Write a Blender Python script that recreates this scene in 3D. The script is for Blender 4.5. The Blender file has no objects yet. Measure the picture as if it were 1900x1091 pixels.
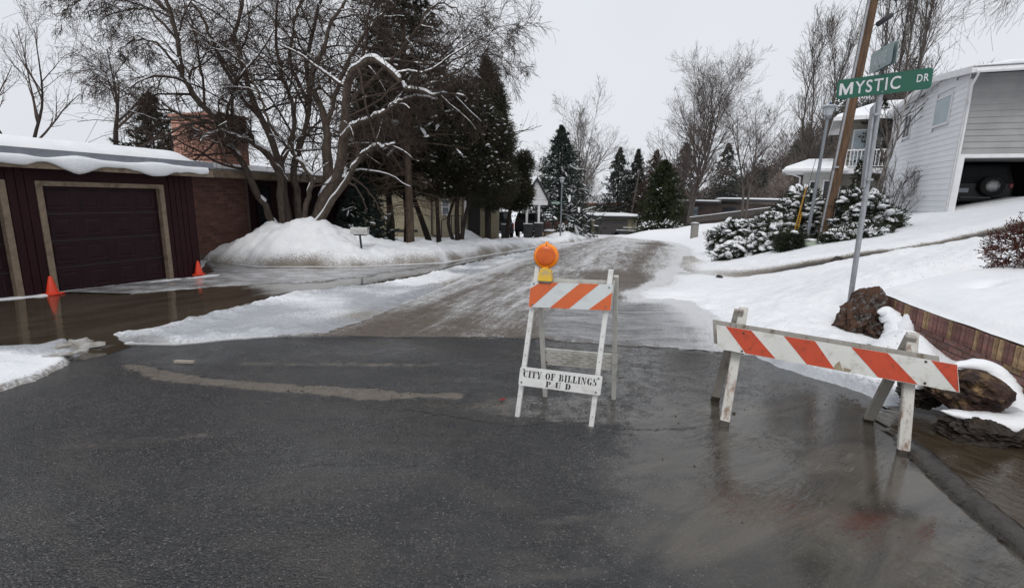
import bpy, math, random
import numpy as np
from mathutils import Vector, Matrix

# ------------------------------------------------------------------ camera, sky, sun, exposure
scene = bpy.context.scene
COL = scene.collection
rad = math.radians
cam_d = bpy.data.cameras.new('camera')
cam_d.sensor_width = 36.0
cam_d.lens = 17.0
cam_d.clip_end = 2000.0
cam_d.clip_start = 0.05
cam = bpy.data.objects.new('camera', cam_d)
COL.objects.link(cam)
_p, _r = rad(11.16), rad(1.2)
_F = Vector((0, math.cos(_p), -math.sin(_p)))
_R0, _U0 = Vector((1, 0, 0)), Vector((0, math.sin(_p), math.cos(_p)))
_R = _R0 * math.cos(_r) + _U0 * math.sin(_r)
_U = -_R0 * math.sin(_r) + _U0 * math.cos(_r)
_m = Matrix((_R, _U, -_F)).transposed().to_4x4()
_m.translation = Vector((0, 0, 1.65))
cam.matrix_world = _m
scene.camera = cam

SUN_EL, SUN_AZ = rad(48), rad(200)
world = bpy.data.worlds.new('World')
scene.world = world
world.use_nodes = True
wt = world.node_tree
wt.nodes.clear()
w_out = wt.nodes.new('ShaderNodeOutputWorld')
w_bg = wt.nodes.new('ShaderNodeBackground')
w_sky = wt.nodes.new('ShaderNodeTexSky')
w_sky.sky_type = 'NISHITA'
w_sky.sun_disc = False
w_sky.sun_elevation = SUN_EL
w_sky.sun_rotation = SUN_AZ
w_sky.air_density = 1.0
w_sky.dust_density = 3.0
w_hsv = wt.nodes.new('ShaderNodeHueSaturation')
w_hsv.inputs['Saturation'].default_value = 0.25
w_hsv.inputs['Value'].default_value = 1.0
w_mix = wt.nodes.new('ShaderNodeMix')
w_mix.data_type = 'RGBA'
w_mix.inputs[0].default_value = 0.88          # closed overcast: a nearly even pale grey
w_tc = wt.nodes.new('ShaderNodeTexCoord')
w_no = wt.nodes.new('ShaderNodeTexNoise')
w_no.inputs['Scale'].default_value = 1.6
w_no.inputs['Detail'].default_value = 4
w_rp = wt.nodes.new('ShaderNodeValToRGB')
w_rp.color_ramp.elements[0].position = 0.3
w_rp.color_ramp.elements[0].color = (7.9, 8.2, 8.75, 1)
w_rp.color_ramp.elements[1].position = 0.75
w_rp.color_ramp.elements[1].color = (8.5, 8.75, 9.2, 1)
wt.links.new(w_tc.outputs['Generated'], w_no.inputs['Vector'])
wt.links.new(w_no.outputs['Fac'], w_rp.inputs['Fac'])
wt.links.new(w_sky.outputs[0], w_hsv.inputs['Color'])
wt.links.new(w_hsv.outputs[0], w_mix.inputs[6])
wt.links.new(w_rp.outputs[0], w_mix.inputs[7])
wt.links.new(w_mix.outputs[2], w_bg.inputs['Color'])
w_bg.inputs['Strength'].default_value = 0.1
wt.links.new(w_bg.outputs[0], w_out.inputs[0])

sun_d = bpy.data.lights.new('sun', 'SUN')
sun_d.energy = 1.1
sun_d.angle = rad(25)
sun_d.color = (1.0, 0.97, 0.93)
sun = bpy.data.objects.new('sun', sun_d)
COL.objects.link(sun)
_sd = Vector((math.sin(SUN_AZ) * math.cos(SUN_EL), math.cos(SUN_AZ) * math.cos(SUN_EL), math.sin(SUN_EL)))
sun.rotation_euler = (-_sd).to_track_quat('-Z', 'Y').to_euler()
scene.view_settings.view_transform = 'Standard'
scene.view_settings.look = 'None'
scene.view_settings.exposure = 0.0
scene.view_settings.gamma = 1.0
scene.view_settings.use_curve_mapping = False
scene.cycles.use_denoising = True
scene.cycles.max_bounces = 6
scene.cycles.transparent_max_bounces = 6

# ------------------------------------------------------------------ mesh helpers
ORG = {}
rng = np.random.default_rng(11)

def mk(name, V, Fs, mat=None, parent=None, smooth=False, attr=None, origin=None):
    """one mesh object; V in world metres, Fs = index array or list of index arrays; children are stored relative to their thing"""
    V = np.asarray(V, dtype=np.float64).reshape(-1, 3)
    if not isinstance(Fs, (list, tuple)):
        Fs = [Fs]
    Fs = [np.asarray(f, dtype=np.int64) for f in Fs if len(f)]
    root = parent
    if parent is not None:
        o0 = ORG[parent.name]
    else:
        o0 = np.array(origin if origin is not None else (0, 0, 0), dtype=float)
    Vl = V - o0
    me = bpy.data.meshes.new(name)
    me.vertices.add(len(Vl))
    me.vertices.foreach_set('co', Vl.astype(np.float32).ravel())
    nl = sum(f.size for f in Fs)
    nf = sum(f.shape[0] for f in Fs)
    me.loops.add(nl)
    me.polygons.add(nf)
    me.loops.foreach_set('vertex_index', np.concatenate([f.ravel() for f in Fs]).astype(np.int32))
    tot = np.concatenate([np.full(f.shape[0], f.shape[1]) for f in Fs])
    start = np.concatenate([[0], np.cumsum(tot)[:-1]])
    me.polygons.foreach_set('loop_start', start.astype(np.int32))
    me.polygons.foreach_set('use_smooth', np.full(nf, bool(smooth)))
    me.update(calc_edges=True)
    if attr is not None:
        ca = me.color_attributes.new('mask', 'FLOAT_COLOR', 'POINT')
        ca.data.foreach_set('color', np.asarray(attr, dtype=np.float32).ravel())
    if mat:
        me.materials.append(mat)
    o = bpy.data.objects.new(name, me)
    COL.objects.link(o)
    if parent is not None:
        o.parent = parent
    else:
        o.location = Vector(o0)
    ORG[o.name] = o0
    return o

def tag(o, label=None, cat=None, group=None, kind=None):
    if label: o['label'] = label
    if cat: o['category'] = cat
    if group: o['group'] = group
    if kind: o['kind'] = kind
    return o

def thing(name, loc, label, cat, group=None):
    o = bpy.data.objects.new(name, None)
    COL.objects.link(o)
    o.location = loc
    o.empty_display_size = 0.2
    ORG[o.name] = np.array(loc, dtype=float)
    return tag(o, label, cat, group)

def dup(root, loc, rz=0.0, label=None):
    kids = {}
    for o in scene.objects:
        if o.parent is not None:
            kids.setdefault(o.parent.name, []).append(o)
    def cp(o, par):
        c = o.copy()
        COL.objects.link(c)
        if par is not None:
            c.parent = par
        for k in kids.get(o.name, []):
            cp(k, c)
        return c
    r = cp(root, None)
    r.location = loc
    r.rotation_euler = (0, 0, rz)
    ORG[r.name] = np.array(loc, dtype=float)
    if label: r['label'] = label
    return r

class MB:
    """collects shapes into one mesh"""
    def __init__(s): s.V = []; s.F = {}; s.n = 0
    def add(s, V, Fs):
        V = np.asarray(V, float).reshape(-1, 3)
        if not isinstance(Fs, (list, tuple)) or (len(Fs) and not isinstance(Fs[0], (list, tuple, np.ndarray))):
            Fs = [Fs]
        for f in Fs:
            f = np.asarray(f)
            if f.ndim == 1: f = f[None]
            if f.size: s.F.setdefault(f.shape[1], []).append(f + s.n)
        s.V.append(V); s.n += len(V)
        return s
    def faces(s): return [np.concatenate(v) for v in s.F.values()]
    def build(s, name, mat, parent=None, smooth=False, origin=None):
        return mk(name, np.concatenate(s.V), s.faces(), mat, parent, smooth, origin=origin)
    def box(s, c, size, ax=None):
        """box centred c; ax = 3x3 rows local axes"""
        h = np.array(size, float) / 2
        k = np.array([[-1,-1,-1],[1,-1,-1],[1,1,-1],[-1,1,-1],[-1,-1,1],[1,-1,1],[1,1,1],[-1,1,1]]) * h
        if ax is not None: k = k @ np.asarray(ax, float)
        return s.add(k + np.asarray(c, float), BOXF)
    def bev(s, c, size, b, ax=None):
        """bevelled box"""
        h = np.array(size, float) / 2
        V = []
        for sx in (-1, 1):
            for sy in (-1, 1):
                for sz in (-1, 1):
                    for a in range(3):
                        q = h - b; q[a] = h[a]
                        V.append(q * (sx, sy, sz))
        V = np.array(V)
        def ix(sx, sy, sz, a): return (((sx > 0) * 2 + (sy > 0)) * 2 + (sz > 0)) * 3 + a
        Q = []; T3 = []
        for sg in (-1, 1):
            q = [ix(sg,-1,-1,0), ix(sg,1,-1,0), ix(sg,1,1,0), ix(sg,-1,1,0)]; Q.append(q if sg > 0 else q[::-1])
            q = [ix(-1,sg,-1,1), ix(-1,sg,1,1), ix(1,sg,1,1), ix(1,sg,-1,1)]; Q.append(q if sg > 0 else q[::-1])
            q = [ix(-1,-1,sg,2), ix(1,-1,sg,2), ix(1,1,sg,2), ix(-1,1,sg,2)]; Q.append(q if sg > 0 else q[::-1])
        for s1 in (-1, 1):
            for s2 in (-1, 1):
                q = [ix(-1,s1,s2,1), ix(1,s1,s2,1), ix(1,s1,s2,2), ix(-1,s1,s2,2)]; Q.append(q)
                q = [ix(s1,-1,s2,0), ix(s1,1,s2,0), ix(s1,1,s2,2), ix(s1,-1,s2,2)]; Q.append(q)
                q = [ix(s1,s2,-1,0), ix(s1,s2,1,0), ix(s1,s2,1,1), ix(s1,s2,-1,1)]; Q.append(q)
                for s3 in (-1, 1): T3.append([ix(s1,s2,s3,0), ix(s1,s2,s3,1), ix(s1,s2,s3,2)])
        if ax is not None: V = V @ np.asarray(ax, float)
        return s.add(V + np.asarray(c, float), [np.array(Q), np.array(T3)])
    def bar(s, p0, p1, w, d, side=(1, 0, 0), b=0.0):
        """square bar p0->p1, width w along side, depth d across"""
        p0, p1 = np.array(p0, float), np.array(p1, float)
        z = p1 - p0; L = np.linalg.norm(z); z /= L
        x = np.array(side, float); x -= z * (x @ z); x /= np.linalg.norm(x)
        y = np.cross(z, x)
        f = s.bev if b else s.box
        if b: return s.bev((p0 + p1) / 2, (w, d, L), b, [x, y, z])
        return s.box((p0 + p1) / 2, (w, d, L), [x, y, z])
    def tube(s, pts, r, k=8, caps=True):
        P = np.array(pts, float)[None]
        r = np.full(P.shape[1], r) if np.isscalar(r) else np.array(r, float)
        V, F = tubes(P, r[None], k)
        s.add(V, F)
        if caps:
            n = len(r)
            s.add(V[:k], np.arange(k)[::-1][None]); s.add(V[(n-1)*k:], np.arange(k)[None])
        return s
    def lathe(s, c, prof, k=16, ax=None):
        """prof list of (r, z) round a vertical axis at c"""
        a = np.arange(k) * 2 * np.pi / k
        V = np.concatenate([np.stack([np.cos(a)*r, np.sin(a)*r, np.full(k, z)], 1) for r, z in prof])
        if ax is not None: V = V @ np.asarray(ax, float)
        F = []
        for i in range(len(prof)-1):
            for j in range(k): F.append([i*k+j, i*k+(j+1)%k, (i+1)*k+(j+1)%k, (i+1)*k+j])
        s.add(V + np.asarray(c, float), np.array(F))
        n = len(prof)
        s.add(V[:k] + np.asarray(c, float), np.arange(k)[::-1][None]); s.add(V[(n-1)*k:] + np.asarray(c, float), np.arange(k)[None])
        return s
    def prism(s, poly, ext):
        """polygon (n,3) extruded by vector ext"""
        P = np.array(poly, float); n = len(P)
        s.add(np.concatenate([P, P + np.array(ext, float)]),
              [np.array([[i, (i+1) % n, n+(i+1) % n, n+i] for i in range(n)]), np.arange(n)[::-1][None], (np.arange(n)+n)[None]])
        return s
BOXF = np.array([[0,3,2,1],[4,5,6,7],[0,1,5,4],[1,2,6,5],[2,3,7,6],[3,0,4,7]])

def tubes(P, R, k):
    B, n, _ = P.shape
    t = np.gradient(P, axis=1)
    t /= np.linalg.norm(t, axis=2, keepdims=True) + 1e-9
    ref = np.where(np.abs(t[:, :1, 2:3]) > 0.75, np.array([[[1.0, 0.1, 0]]]), np.array([[[0.0, 0.1, 1.0]]]))
    a = np.cross(t, np.broadcast_to(ref, t.shape)); a /= np.linalg.norm(a, axis=2, keepdims=True) + 1e-9
    b = np.cross(t, a)
    th = np.arange(k) * 2 * np.pi / k
    V = P[:, :, None] + R[:, :, None, None] * (a[:, :, None] * np.cos(th)[None, None, :, None] + b[:, :, None] * np.sin(th)[None, None, :, None])
    i = np.arange(n-1)[:, None]; j = np.arange(k)[None]
    q = np.stack([i*k + j, i*k + (j+1) % k, (i+1)*k + (j+1) % k, (i+1)*k + j], -1).reshape(-1, 4)
    F = (q[None] + (np.arange(B) * n * k)[:, None, None]).reshape(-1, 4)
    return V.reshape(-1, 3), F

def inst(tv, tf, M, t):
    """template tv (m,3), tf (f,k); M (n,3,3) rows = local axes scaled; t (n,3)"""
    V = np.einsum('mi,nij->nmj', tv, M) + t[:, None]
    F = tf[None] + (np.arange(len(t)) * len(tv))[:, None, None]
    return V.reshape(-1, 3), F.reshape(-1, tf.shape[1])

def unit(v): return v / (np.linalg.norm(v, axis=-1, keepdims=True) + 1e-9)

def resample(pts, n):
    P = np.array(pts, float)
    # Catmull-Rom through the points
    Q = np.vstack([2*P[0]-P[1], P, 2*P[-1]-P[-2]])
    u = np.linspace(0, len(P)-1-1e-6, n)
    i = u.astype(int); f = (u - i)[:, None]
    p0, p1, p2, p3 = Q[i], Q[i+1], Q[i+2], Q[i+3]
    return 0.5*((2*p1) + (-p0+p2)*f + (2*p0-5*p1+4*p2-p3)*f**2 + (-p0+3*p1-3*p2+p3)*f**3)

def grow(P, R, k, rg, t0=.2, t1=1., ang=(35, 65), ratio=.5, droop=0., n=5, wig=.15, rr=.6, taper=.35, rmin=.002, absl=None):
    """children of branches P (B,m,3): k each"""
    B, m, _ = P.shape
    idx = np.repeat(np.arange(B), k)
    t = t0 + (t1 - t0) * ((np.tile(np.arange(k), B) + rg.random(B*k)) / k)
    f = t * (m - 1); i = np.minimum(f.astype(int), m - 2); f = (f - i)[:, None]
    p = P[idx, i] * (1 - f) + P[idx, i+1] * f
    pd = unit(P[idx, i+1] - P[idx, i])
    r0 = (R[idx, i] * (1 - f[:, 0]) + R[idx, i+1] * f[:, 0]) * rr
    plen = np.linalg.norm(np.diff(P, axis=1), axis=2).sum(1)[idx]
    L = (plen * ratio if absl is None else absl) * (1.15 - .6 * t) * (.55 + .9 * rg.random(B*k))
    rv = rg.normal(size=(B*k, 3)); perp = unit(rv - pd * (rv * pd).sum(1, keepdims=True))
    a = np.radians(ang[0] + (ang[1] - ang[0]) * rg.random(B*k))[:, None]
    d = unit(np.cos(a) * pd + np.sin(a) * perp)
    out = np.zeros((B*k, n, 3)); out[:, 0] = p
    for s in range(1, n):
        out[:, s] = out[:, s-1] + d * (L / (n-1))[:, None]
        d = unit(d + np.array([0, 0, droop]) / (n-1) * 2 + wig * rg.normal(size=d.shape))
    rad_ = np.maximum(r0[:, None] * np.linspace(1, taper, n)[None], rmin)
    return out, rad_

# ------------------------------------------------------------------ value noise
def _h(ix, iy, s):
    x = (ix.astype(np.int64) * 374761393 + iy.astype(np.int64) * 668265263 + s * 982451653) & 0xFFFFFFFF
    x = ((x ^ (x >> 13)) * 1274126177) & 0xFFFFFFFF
    return ((x ^ (x >> 16)) & 0xFFFF) / 65535.0
def vn(x, y, s=0):
    ix, iy = np.floor(x), np.floor(y)
    fx, fy = x - ix, y - iy
    fx, fy = fx*fx*(3-2*fx), fy*fy*(3-2*fy)
    a, b = _h(ix, iy, s), _h(ix+1, iy, s); c, d = _h(ix, iy+1, s), _h(ix+1, iy+1, s)
    return (a*(1-fx)+b*fx)*(1-fy) + (c*(1-fx)+d*fx)*fy
def fbm(x, y, s=0, o=4):
    v = 0; a = .5
    for k in range(o):
        v = v + a * vn(x*2**k, y*2**k, s+k*17); a *= .5
    return v / (1 - .5**o) - .5          # about -.5 .. .5
def ss(a, b, x):
    t = np.clip((x - a) / (b - a), 0, 1)
    return t*t*(3-2*t)
def sdp(poly, x, y):
    """signed distance to polygon, positive inside"""
    P = np.array(poly); d = np.full(x.shape, 1e9); ins = np.zeros(x.shape, bool)
    for i in range(len(P)):
        a, b = P[i], P[(i+1) % len(P)]
        e = b - a; wx, wy = x - a[0], y - a[1]
        t = np.clip((wx*e[0] + wy*e[1]) / (e @ e + 1e-12), 0, 1)
        d = np.minimum(d, np.hypot(wx - e[0]*t, wy - e[1]*t))
        c = ((a[1] <= y) & (b[1] > y)) | ((b[1] <= y) & (a[1] > y))
        xi = a[0] + (y - a[1]) / (b[1] - a[1] + 1e-12) * (b[0] - a[0])
        ins ^= c & (x < xi)
    return np.where(ins, d, -d)

# ------------------------------------------------------------------ terrain height
def base(y):
    y = np.minimum(y, 90.)
    return -0.035*y - 0.02*np.maximum(0, y - 30)
def xe(y):
    return np.where(y < 8, 3.2, np.where(y < 24, 3.2 + .355*(y-8), 8.88 + .27*(y-24)))
def rise(u):
    u = u - .3
    return np.where(u < 0, 0, np.where(u < 1, .15*u*u, np.where(u < 3.7, .15+.3*(u-1), .96+.22*(np.minimum(u, 11)-3.7))))
def T(x, y):
    x = np.asarray(x, float); y = np.asarray(y, float)
    return base(y) + rise(x - xe(y))

def hf(name, xs, ys, zf, keep, mat, attrf=None, smooth=True):
    X, Y = np.meshgrid(np.array(xs, float), np.array(ys, float))
    Z = zf(X, Y)
    K = keep(X, Y) if keep is not None else np.ones(X.shape, bool)
    nx = X.shape[1]
    idx = np.arange(X.size).reshape(X.shape)
    q = np.stack([idx[:-1, :-1], idx[:-1, 1:], idx[1:, 1:], idx[1:, :-1]], -1)
    kk = K[:-1, :-1] | K[:-1, 1:] | K[1:, 1:] | K[1:, :-1]
    q = q[kk]
    used = np.unique(q); rm = np.zeros(X.size, int); rm[used] = np.arange(len(used))
    V = np.stack([X.ravel(), Y.ravel(), Z.ravel()], 1)[used]
    at = attrf(X, Y).reshape(-1, 4)[used] if attrf else None
    return mk(name, V, rm[q], mat, None, smooth, at)

def axis(*segs):
    """(start, end, step) ... concatenated"""
    out = []
    for a, b, s in segs: out.append(np.arange(a, b - 1e-6, s))
    out.append([segs[-1][1]])
    return np.concatenate(out)

# ------------------------------------------------------------------ materials
MATS = {}
def nt(name):
    m = bpy.data.materials.new(name); m.use_nodes = True
    t = m.node_tree; t.nodes.clear()
    o = t.nodes.new('ShaderNodeOutputMaterial'); b = t.nodes.new('ShaderNodeBsdfPrincipled')
    t.links.new(b.outputs[0], o.inputs[0])
    MATS[name] = m
    return m, t, b
def N(t, typ, **kw):
    n = t.nodes.new(typ)
    for k, v in kw.items():
        if k in n.inputs: n.inputs[k].default_value = v
        else: setattr(n, k, v)
    return n
def math_n(t, op, a, b=None, c=None, clamp=False):
    n = t.nodes.new('ShaderNodeMath'); n.operation = op; n.use_clamp = clamp
    for i, v in enumerate((a, b, c)):
        if v is None: continue
        if isinstance(v, (int, float)): n.inputs[i].default_value = v
        else: t.links.new(v, n.inputs[i])
    return n.outputs[0]
def mixc(t, f, a, b):
    n = t.nodes.new('ShaderNodeMix'); n.data_type = 'RGBA'
    for i, v in ((0, f), (6, a), (7, b)):
        if isinstance(v, (int, float)): n.inputs[i].default_value = v
        elif isinstance(v, tuple): n.inputs[i].default_value = (*v, 1) if len(v) == 3 else v
        else: t.links.new(v, n.inputs[i])
    return n.outputs[2]
def ramp(t, f, p0, p1):
    n = t.nodes.new('ShaderNodeMapRange'); n.interpolation_type = 'SMOOTHSTEP'
    t.links.new(f, n.inputs[0]); n.inputs[1].default_value = p0; n.inputs[2].default_value = p1
    return n.outputs[0]
def noise(t, vec, sc, det=4, rough=.55, dist=0.):
    n = N(t, 'ShaderNodeTexNoise', Scale=sc, Detail=det, Roughness=rough, Distortion=dist)
    if vec is not None: t.links.new(vec, n.inputs['Vector'])
    return n.outputs['Fac']
def coords(t, kind='Position', rot=0., scale=(1, 1, 1)):
    if kind == 'Position': s = t.nodes.new('ShaderNodeNewGeometry').outputs['Position']
    else: s = t.nodes.new('ShaderNodeTexCoord').outputs[kind]
    if rot == 0. and scale == (1, 1, 1): return s
    m = t.nodes.new('ShaderNodeMapping'); m.inputs['Rotation'].default_value = (0, 0, rot); m.inputs['Scale'].default_value = scale
    # rotate first, then scale
    if rot:
        m2 = t.nodes.new('ShaderNodeMapping'); m2.inputs['Rotation'].default_value = (0, 0, rot)
        t.links.new(s, m2.inputs[0]); m.inputs['Rotation'].default_value = (0, 0, 0); t.links.new(m2.outputs[0], m.inputs[0])
    else: t.links.new(s, m.inputs[0])
    return m.outputs[0]
def bump(t, b, h, st, dist=.02):
    n = N(t, 'ShaderNodeBump', Strength=st, Distance=dist); t.links.new(h, n.inputs['Height']); t.links.new(n.outputs[0], b.inputs['Normal'])
    return n
def mat(name, c1, c2=None, sc=8., rough=.6, bst=0., bsc=40., spec=.5, metal=0., kind='Object', stretch=(1, 1, 1), rvar=0., dirt=None, dsc=3., damt=.5):
    """plain surface: two tones mixed by noise, fine relief, optional dirt/wear patches"""
    if name in MATS: return MATS[name]
    m, t, b = nt(name)
    v = coords(t, kind, 0., stretch)
    f = noise(t, v, sc, 5)
    col = mixc(t, ramp(t, f, .3, .7), c1, c2 or tuple(x*.8 for x in c1))
    if dirt:
        d = noise(t, v, dsc, 6, .65)
        col = mixc(t, math_n(t, 'MULTIPLY', ramp(t, d, .5, .68), damt), col, dirt)
    if rvar:
        oi = t.nodes.new('ShaderNodeObjectInfo')
        k = math_n(t, 'MULTIPLY_ADD', oi.outputs['Random'], 2*rvar, 1-rvar)
        hs = t.nodes.new('ShaderNodeHueSaturation'); t.links.new(col, hs.inputs['Color']); t.links.new(k, hs.inputs['Value']); col = hs.outputs[0]
    t.links.new(col, b.inputs['Base Color'])
    b.inputs['Roughness'].default_value = rough; b.inputs['Metallic'].default_value = metal
    b.inputs['Specular IOR Level'].default_value = spec
    if bst: bump(t, b, noise(t, v, bsc, 5), bst)
    return m

def snow_mat(name='snow', dirty=True):
    m, t, b = nt(name)
    v = coords(t)
    att = N(t, 'ShaderNodeVertexColor', layer_name='mask')
    sep = t.nodes.new('ShaderNodeSeparateColor'); t.links.new(att.outputs[0], sep.inputs[0])
    n1 = noise(t, v, 3., 6, .6); n2 = noise(t, v, 28., 5, .6); n3 = noise(t, v, 140., 3, .6)
    col = mixc(t, ramp(t, n1, .3, .7), (.86, .88, .91), (.92, .925, .94))
    if dirty:
        d = math_n(t, 'ADD', math_n(t, 'MULTIPLY', sep.outputs[0], 1.25), math_n(t, 'MULTIPLY_ADD', n2, 1.3, -.65))
        d = math_n(t, 'MULTIPLY', ramp(t, d, .25, .95), ramp(t, sep.outputs[0], .01, .12))
        col = mixc(t, d, col, mixc(t, n3, (.30, .27, .23), (.17, .14, .11)))
        col = mixc(t, ramp(t, math_n(t, 'ADD', sep.outputs[0], math_n(t, 'MULTIPLY_ADD', n2, .5, -.25)), .72, 1.1), col, mixc(t, n3, (.075, .068, .060), (.045, .041, .037)))
        vo = N(t, 'ShaderNodeTexVoronoi', Scale=34.); t.links.new(v, vo.inputs['Vector']); sv = t.nodes.new('ShaderNodeSeparateColor'); t.links.new(vo.outputs['Color'], sv.inputs[0])
        sp = math_n(t, 'MULTIPLY', ramp(t, vo.outputs['Distance'], .30, .20), ramp(t, math_n(t, 'ADD', sv.outputs[0], math_n(t, 'MULTIPLY', sep.outputs[0], .6)), .90, .98))
        col = mixc(t, math_n(t, 'MULTIPLY', sp, .75), col, (.10, .08, .065))
        ice = ramp(t, math_n(t, 'ADD', sep.outputs[1], math_n(t, 'MULTIPLY_ADD', n2, .7, -.35)), .3, .8)
        col = mixc(t, math_n(t, 'MULTIPLY', ice, .85), col, (.40, .42, .45))
        t.links.new(math_n(t, 'MULTIPLY_ADD', ice, -.45, .62), b.inputs['Roughness'])
    else: b.inputs['Roughness'].default_value = .62
    t.links.new(col, b.inputs['Base Color'])
    b.inputs['Specular IOR Level'].default_value = .3
    n4 = noise(t, v, 9., 5, .65)
    h = math_n(t, 'ADD', math_n(t, 'MULTIPLY', n2, .6), math_n(t, 'ADD', math_n(t, 'MULTIPLY', n3, .25), math_n(t, 'ADD', n1, math_n(t, 'MULTIPLY', n4, .7 if dirty else .25))))
    bump(t, b, h, .6 if dirty else .45, .035)
    return m

SNOW = snow_mat('snow')
SNOWP = snow_mat('clean_snow', False)
def bark(name, c1, c2, st=.8):
    return mat(name, c1, c2, 14., .9, st, 30., .2, stretch=(1, 1, .25))
BARK = bark('brown_bark', (.125, .098, .078), (.066, .051, .042))
BARKP = bark('pine_bark', (.155, .115, .085), (.075, .055, .042))
BARKG = bark('grey_bark', (.12, .105, .095), (.07, .062, .057))
BARKD = bark('dark_bark', (.045, .036, .03), (.025, .02, .018))
BARKW = bark('birch_bark', (.42, .40, .38), (.13, .12, .11), .3)
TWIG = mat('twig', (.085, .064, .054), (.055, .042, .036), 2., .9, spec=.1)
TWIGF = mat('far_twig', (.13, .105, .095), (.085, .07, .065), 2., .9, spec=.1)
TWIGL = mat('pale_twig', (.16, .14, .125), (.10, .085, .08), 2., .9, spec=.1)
LEAFDRY = mat('dry_leaf', (.10, .055, .035), (.06, .035, .022), 3., .9, spec=.1)
def fol(name, c1, c2):
    return mat(name, c1, c2, 1.3, .85, spec=.12, kind='Position')
PINE = fol('pine_needle', (.022, .026, .018), (.040, .034, .024))
CEDAR = fol('cedar_foliage', (.024, .029, .019), (.056, .048, .032))
SPRUCE = fol('spruce_needle', (.026, .040, .034), (.045, .058, .048))
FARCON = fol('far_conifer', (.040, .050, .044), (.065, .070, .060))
GREENC = fol('green_conifer', (.040, .050, .022), (.026, .034, .018))
RUST = fol('rusty_needle', (.085, .055, .045), (.055, .042, .036))
JUNI = fol('juniper_foliage', (.026, .034, .022), (.045, .048, .030))
REDF = fol('red_shrub_twig', (.11, .038, .026), (.07, .028, .022))

# ------------------------------------------------------------------ ground, road, water, snow
SEAM = [(-40, 4.9), (-9, 4.9), (-5.78, 5.21), (-5.33, 5.6), (-4.81, 5.64), (-4.08, 5.67), (-3.59, 5.97), (-2.94, 6.22), (-1.37, 6.3), (0.09, 6.36), (1.08, 6.16), (2.66, 5.84), (3.31, 5.66), (6, 5.4)]
WATER_L = [(-13.5, 5.2), (-11.5, 7.0), (-9.3, 7.5), (-8.6, 8.76), (-7.7, 11.7), (-9.9, 15.6), (-7.43, 14.0), (-4.76, 14.52), (-2.39, 16.2), (-0.73, 20.83), (1.39, 25.81), (0.72, 22.85), (-1.49, 16.39), (-2.35, 12.93), (-3.11, 10.97), (-4.4, 9.42), (-4.69, 7.43), (-4.95, 6.02), (-4.75, 5.64), (-4.80, 5.17), (-5.33, 5.4), (-5.78, 5.0), (-7.5, 4.6)]
RIDGE = [(-5.25, 6.08), (-4.65, 5.6), (-4.08, 5.67), (-3.59, 5.97), (-2.94, 6.22), (-2.41, 6.33), (-2.11, 7.09), (-1.8, 9.3), (-1.16, 12.78), (0.18, 18.2), (2.41, 24.46), (1.32, 24.52), (-1.49, 16.39), (-2.37, 13.05), (-3.14, 11.05), (-4.46, 9.55), (-4.74, 7.51), (-5.08, 6.1)]
SHELF_L = [(-12, 3.2), (-9, 4.9), (-6.12, 5.25), (-5.54, 5.45), (-5.54, 5.78), (-4.84, 5.18), (-4.69, 4.88), (-4.55, 4.40), (-4.57, 4.06), (-5.0, 3.0), (-6.5, 1.5)]
ICE_DRIVE = [(-8.6, 13.6), (-7.2, 13.45), (-5.4, 13.95), (-4.02, 14.45), (-2.33, 15.84), (-3.05, 14.0), (-3.7, 12.3), (-4.5, 11.2), (-5.4, 10.75), (-6.5, 10.2), (-7.5, 8.7), (-8.6, 7.4), (-9.3, 7.3), (-8.6, 8.9), (-7.66, 11.9)]
MUD = [(-4.31, 4.91), (-3.96, 4.92), (-3.39, 4.66), (-2.72, 4.46), (-2.01, 4.4), (-1.26, 4.32), (-0.74, 4.27), (-0.41, 4.26), (-0.42, 4.1), (-0.62, 4.12), (-1.18, 4.02), (-1.47, 4.04), (-2.12, 4.19), (-2.78, 4.29), (-3.35, 4.38), (-3.69, 4.56)]
CRACKFLAT = [(-1.24, 4.2), (-0.42, 4.15), (0.07, 4.32), (0.9, 4.30), (1.3, 3.7), (0.7, 3.48), (0.06, 3.6), (-0.38, 3.72), (-0.87, 3.93)]
SNOW_R = [(2.6, 10.6), (2.5, 9.6), (3.3, 9.4), (3.3, 8.5), (3.1, 7.41), (2.85, 6.25), (2.95, 5.87), (3.04, 5.28), (3.39, 4.69), (3.52, 4.28), (3.79, 4.01), (4.15, 3.64), (5, 2), (80, 1), (80, 120), (36, 120), (14, 70), (12.6, 60), (12.6, 50), (13.0, 43), (12.0, 36), (9.8, 27), (8.0, 22), (6.2, 17), (4.6, 14.2), (4.0, 12.6), (3.3, 11.6)]
ICE_R = [(0.48, 8.0), (2.16, 9.47), (3.17, 9.59), (3.4, 8.03), (3.03, 5.75), (2.66, 5.84), (1.08, 6.16), (0.3, 6.36)]
BROWN_R = [(1.05, 4.49), (2.28, 5.0), (3.03, 5.5), (3.6, 4.71), (4.2, 4.01), (6.5, 3.2), (6, -0.5), (0.6, 0.4), (0.35, 1.5), (0.28, 2.21), (0.40, 2.73), (0.60, 3.32)]
BANK = [(-30, 13), (-16, 14.5), (-10.6, 15.6), (-9.9, 15.45), (-8.9, 14.8), (-7.5, 14.13), (-4.8, 14.67), (-2.41, 16.38), (-0.73, 20.83), (1.1, 25.71), (3.75, 31.2), (6.3, 40), (9.0, 52), (11.0, 64), (9.0, 74), (6, 120), (-80, 120), (-80, 13)]

def uroad(x, y): return (x - .27*(y-8)) * .965

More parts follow.
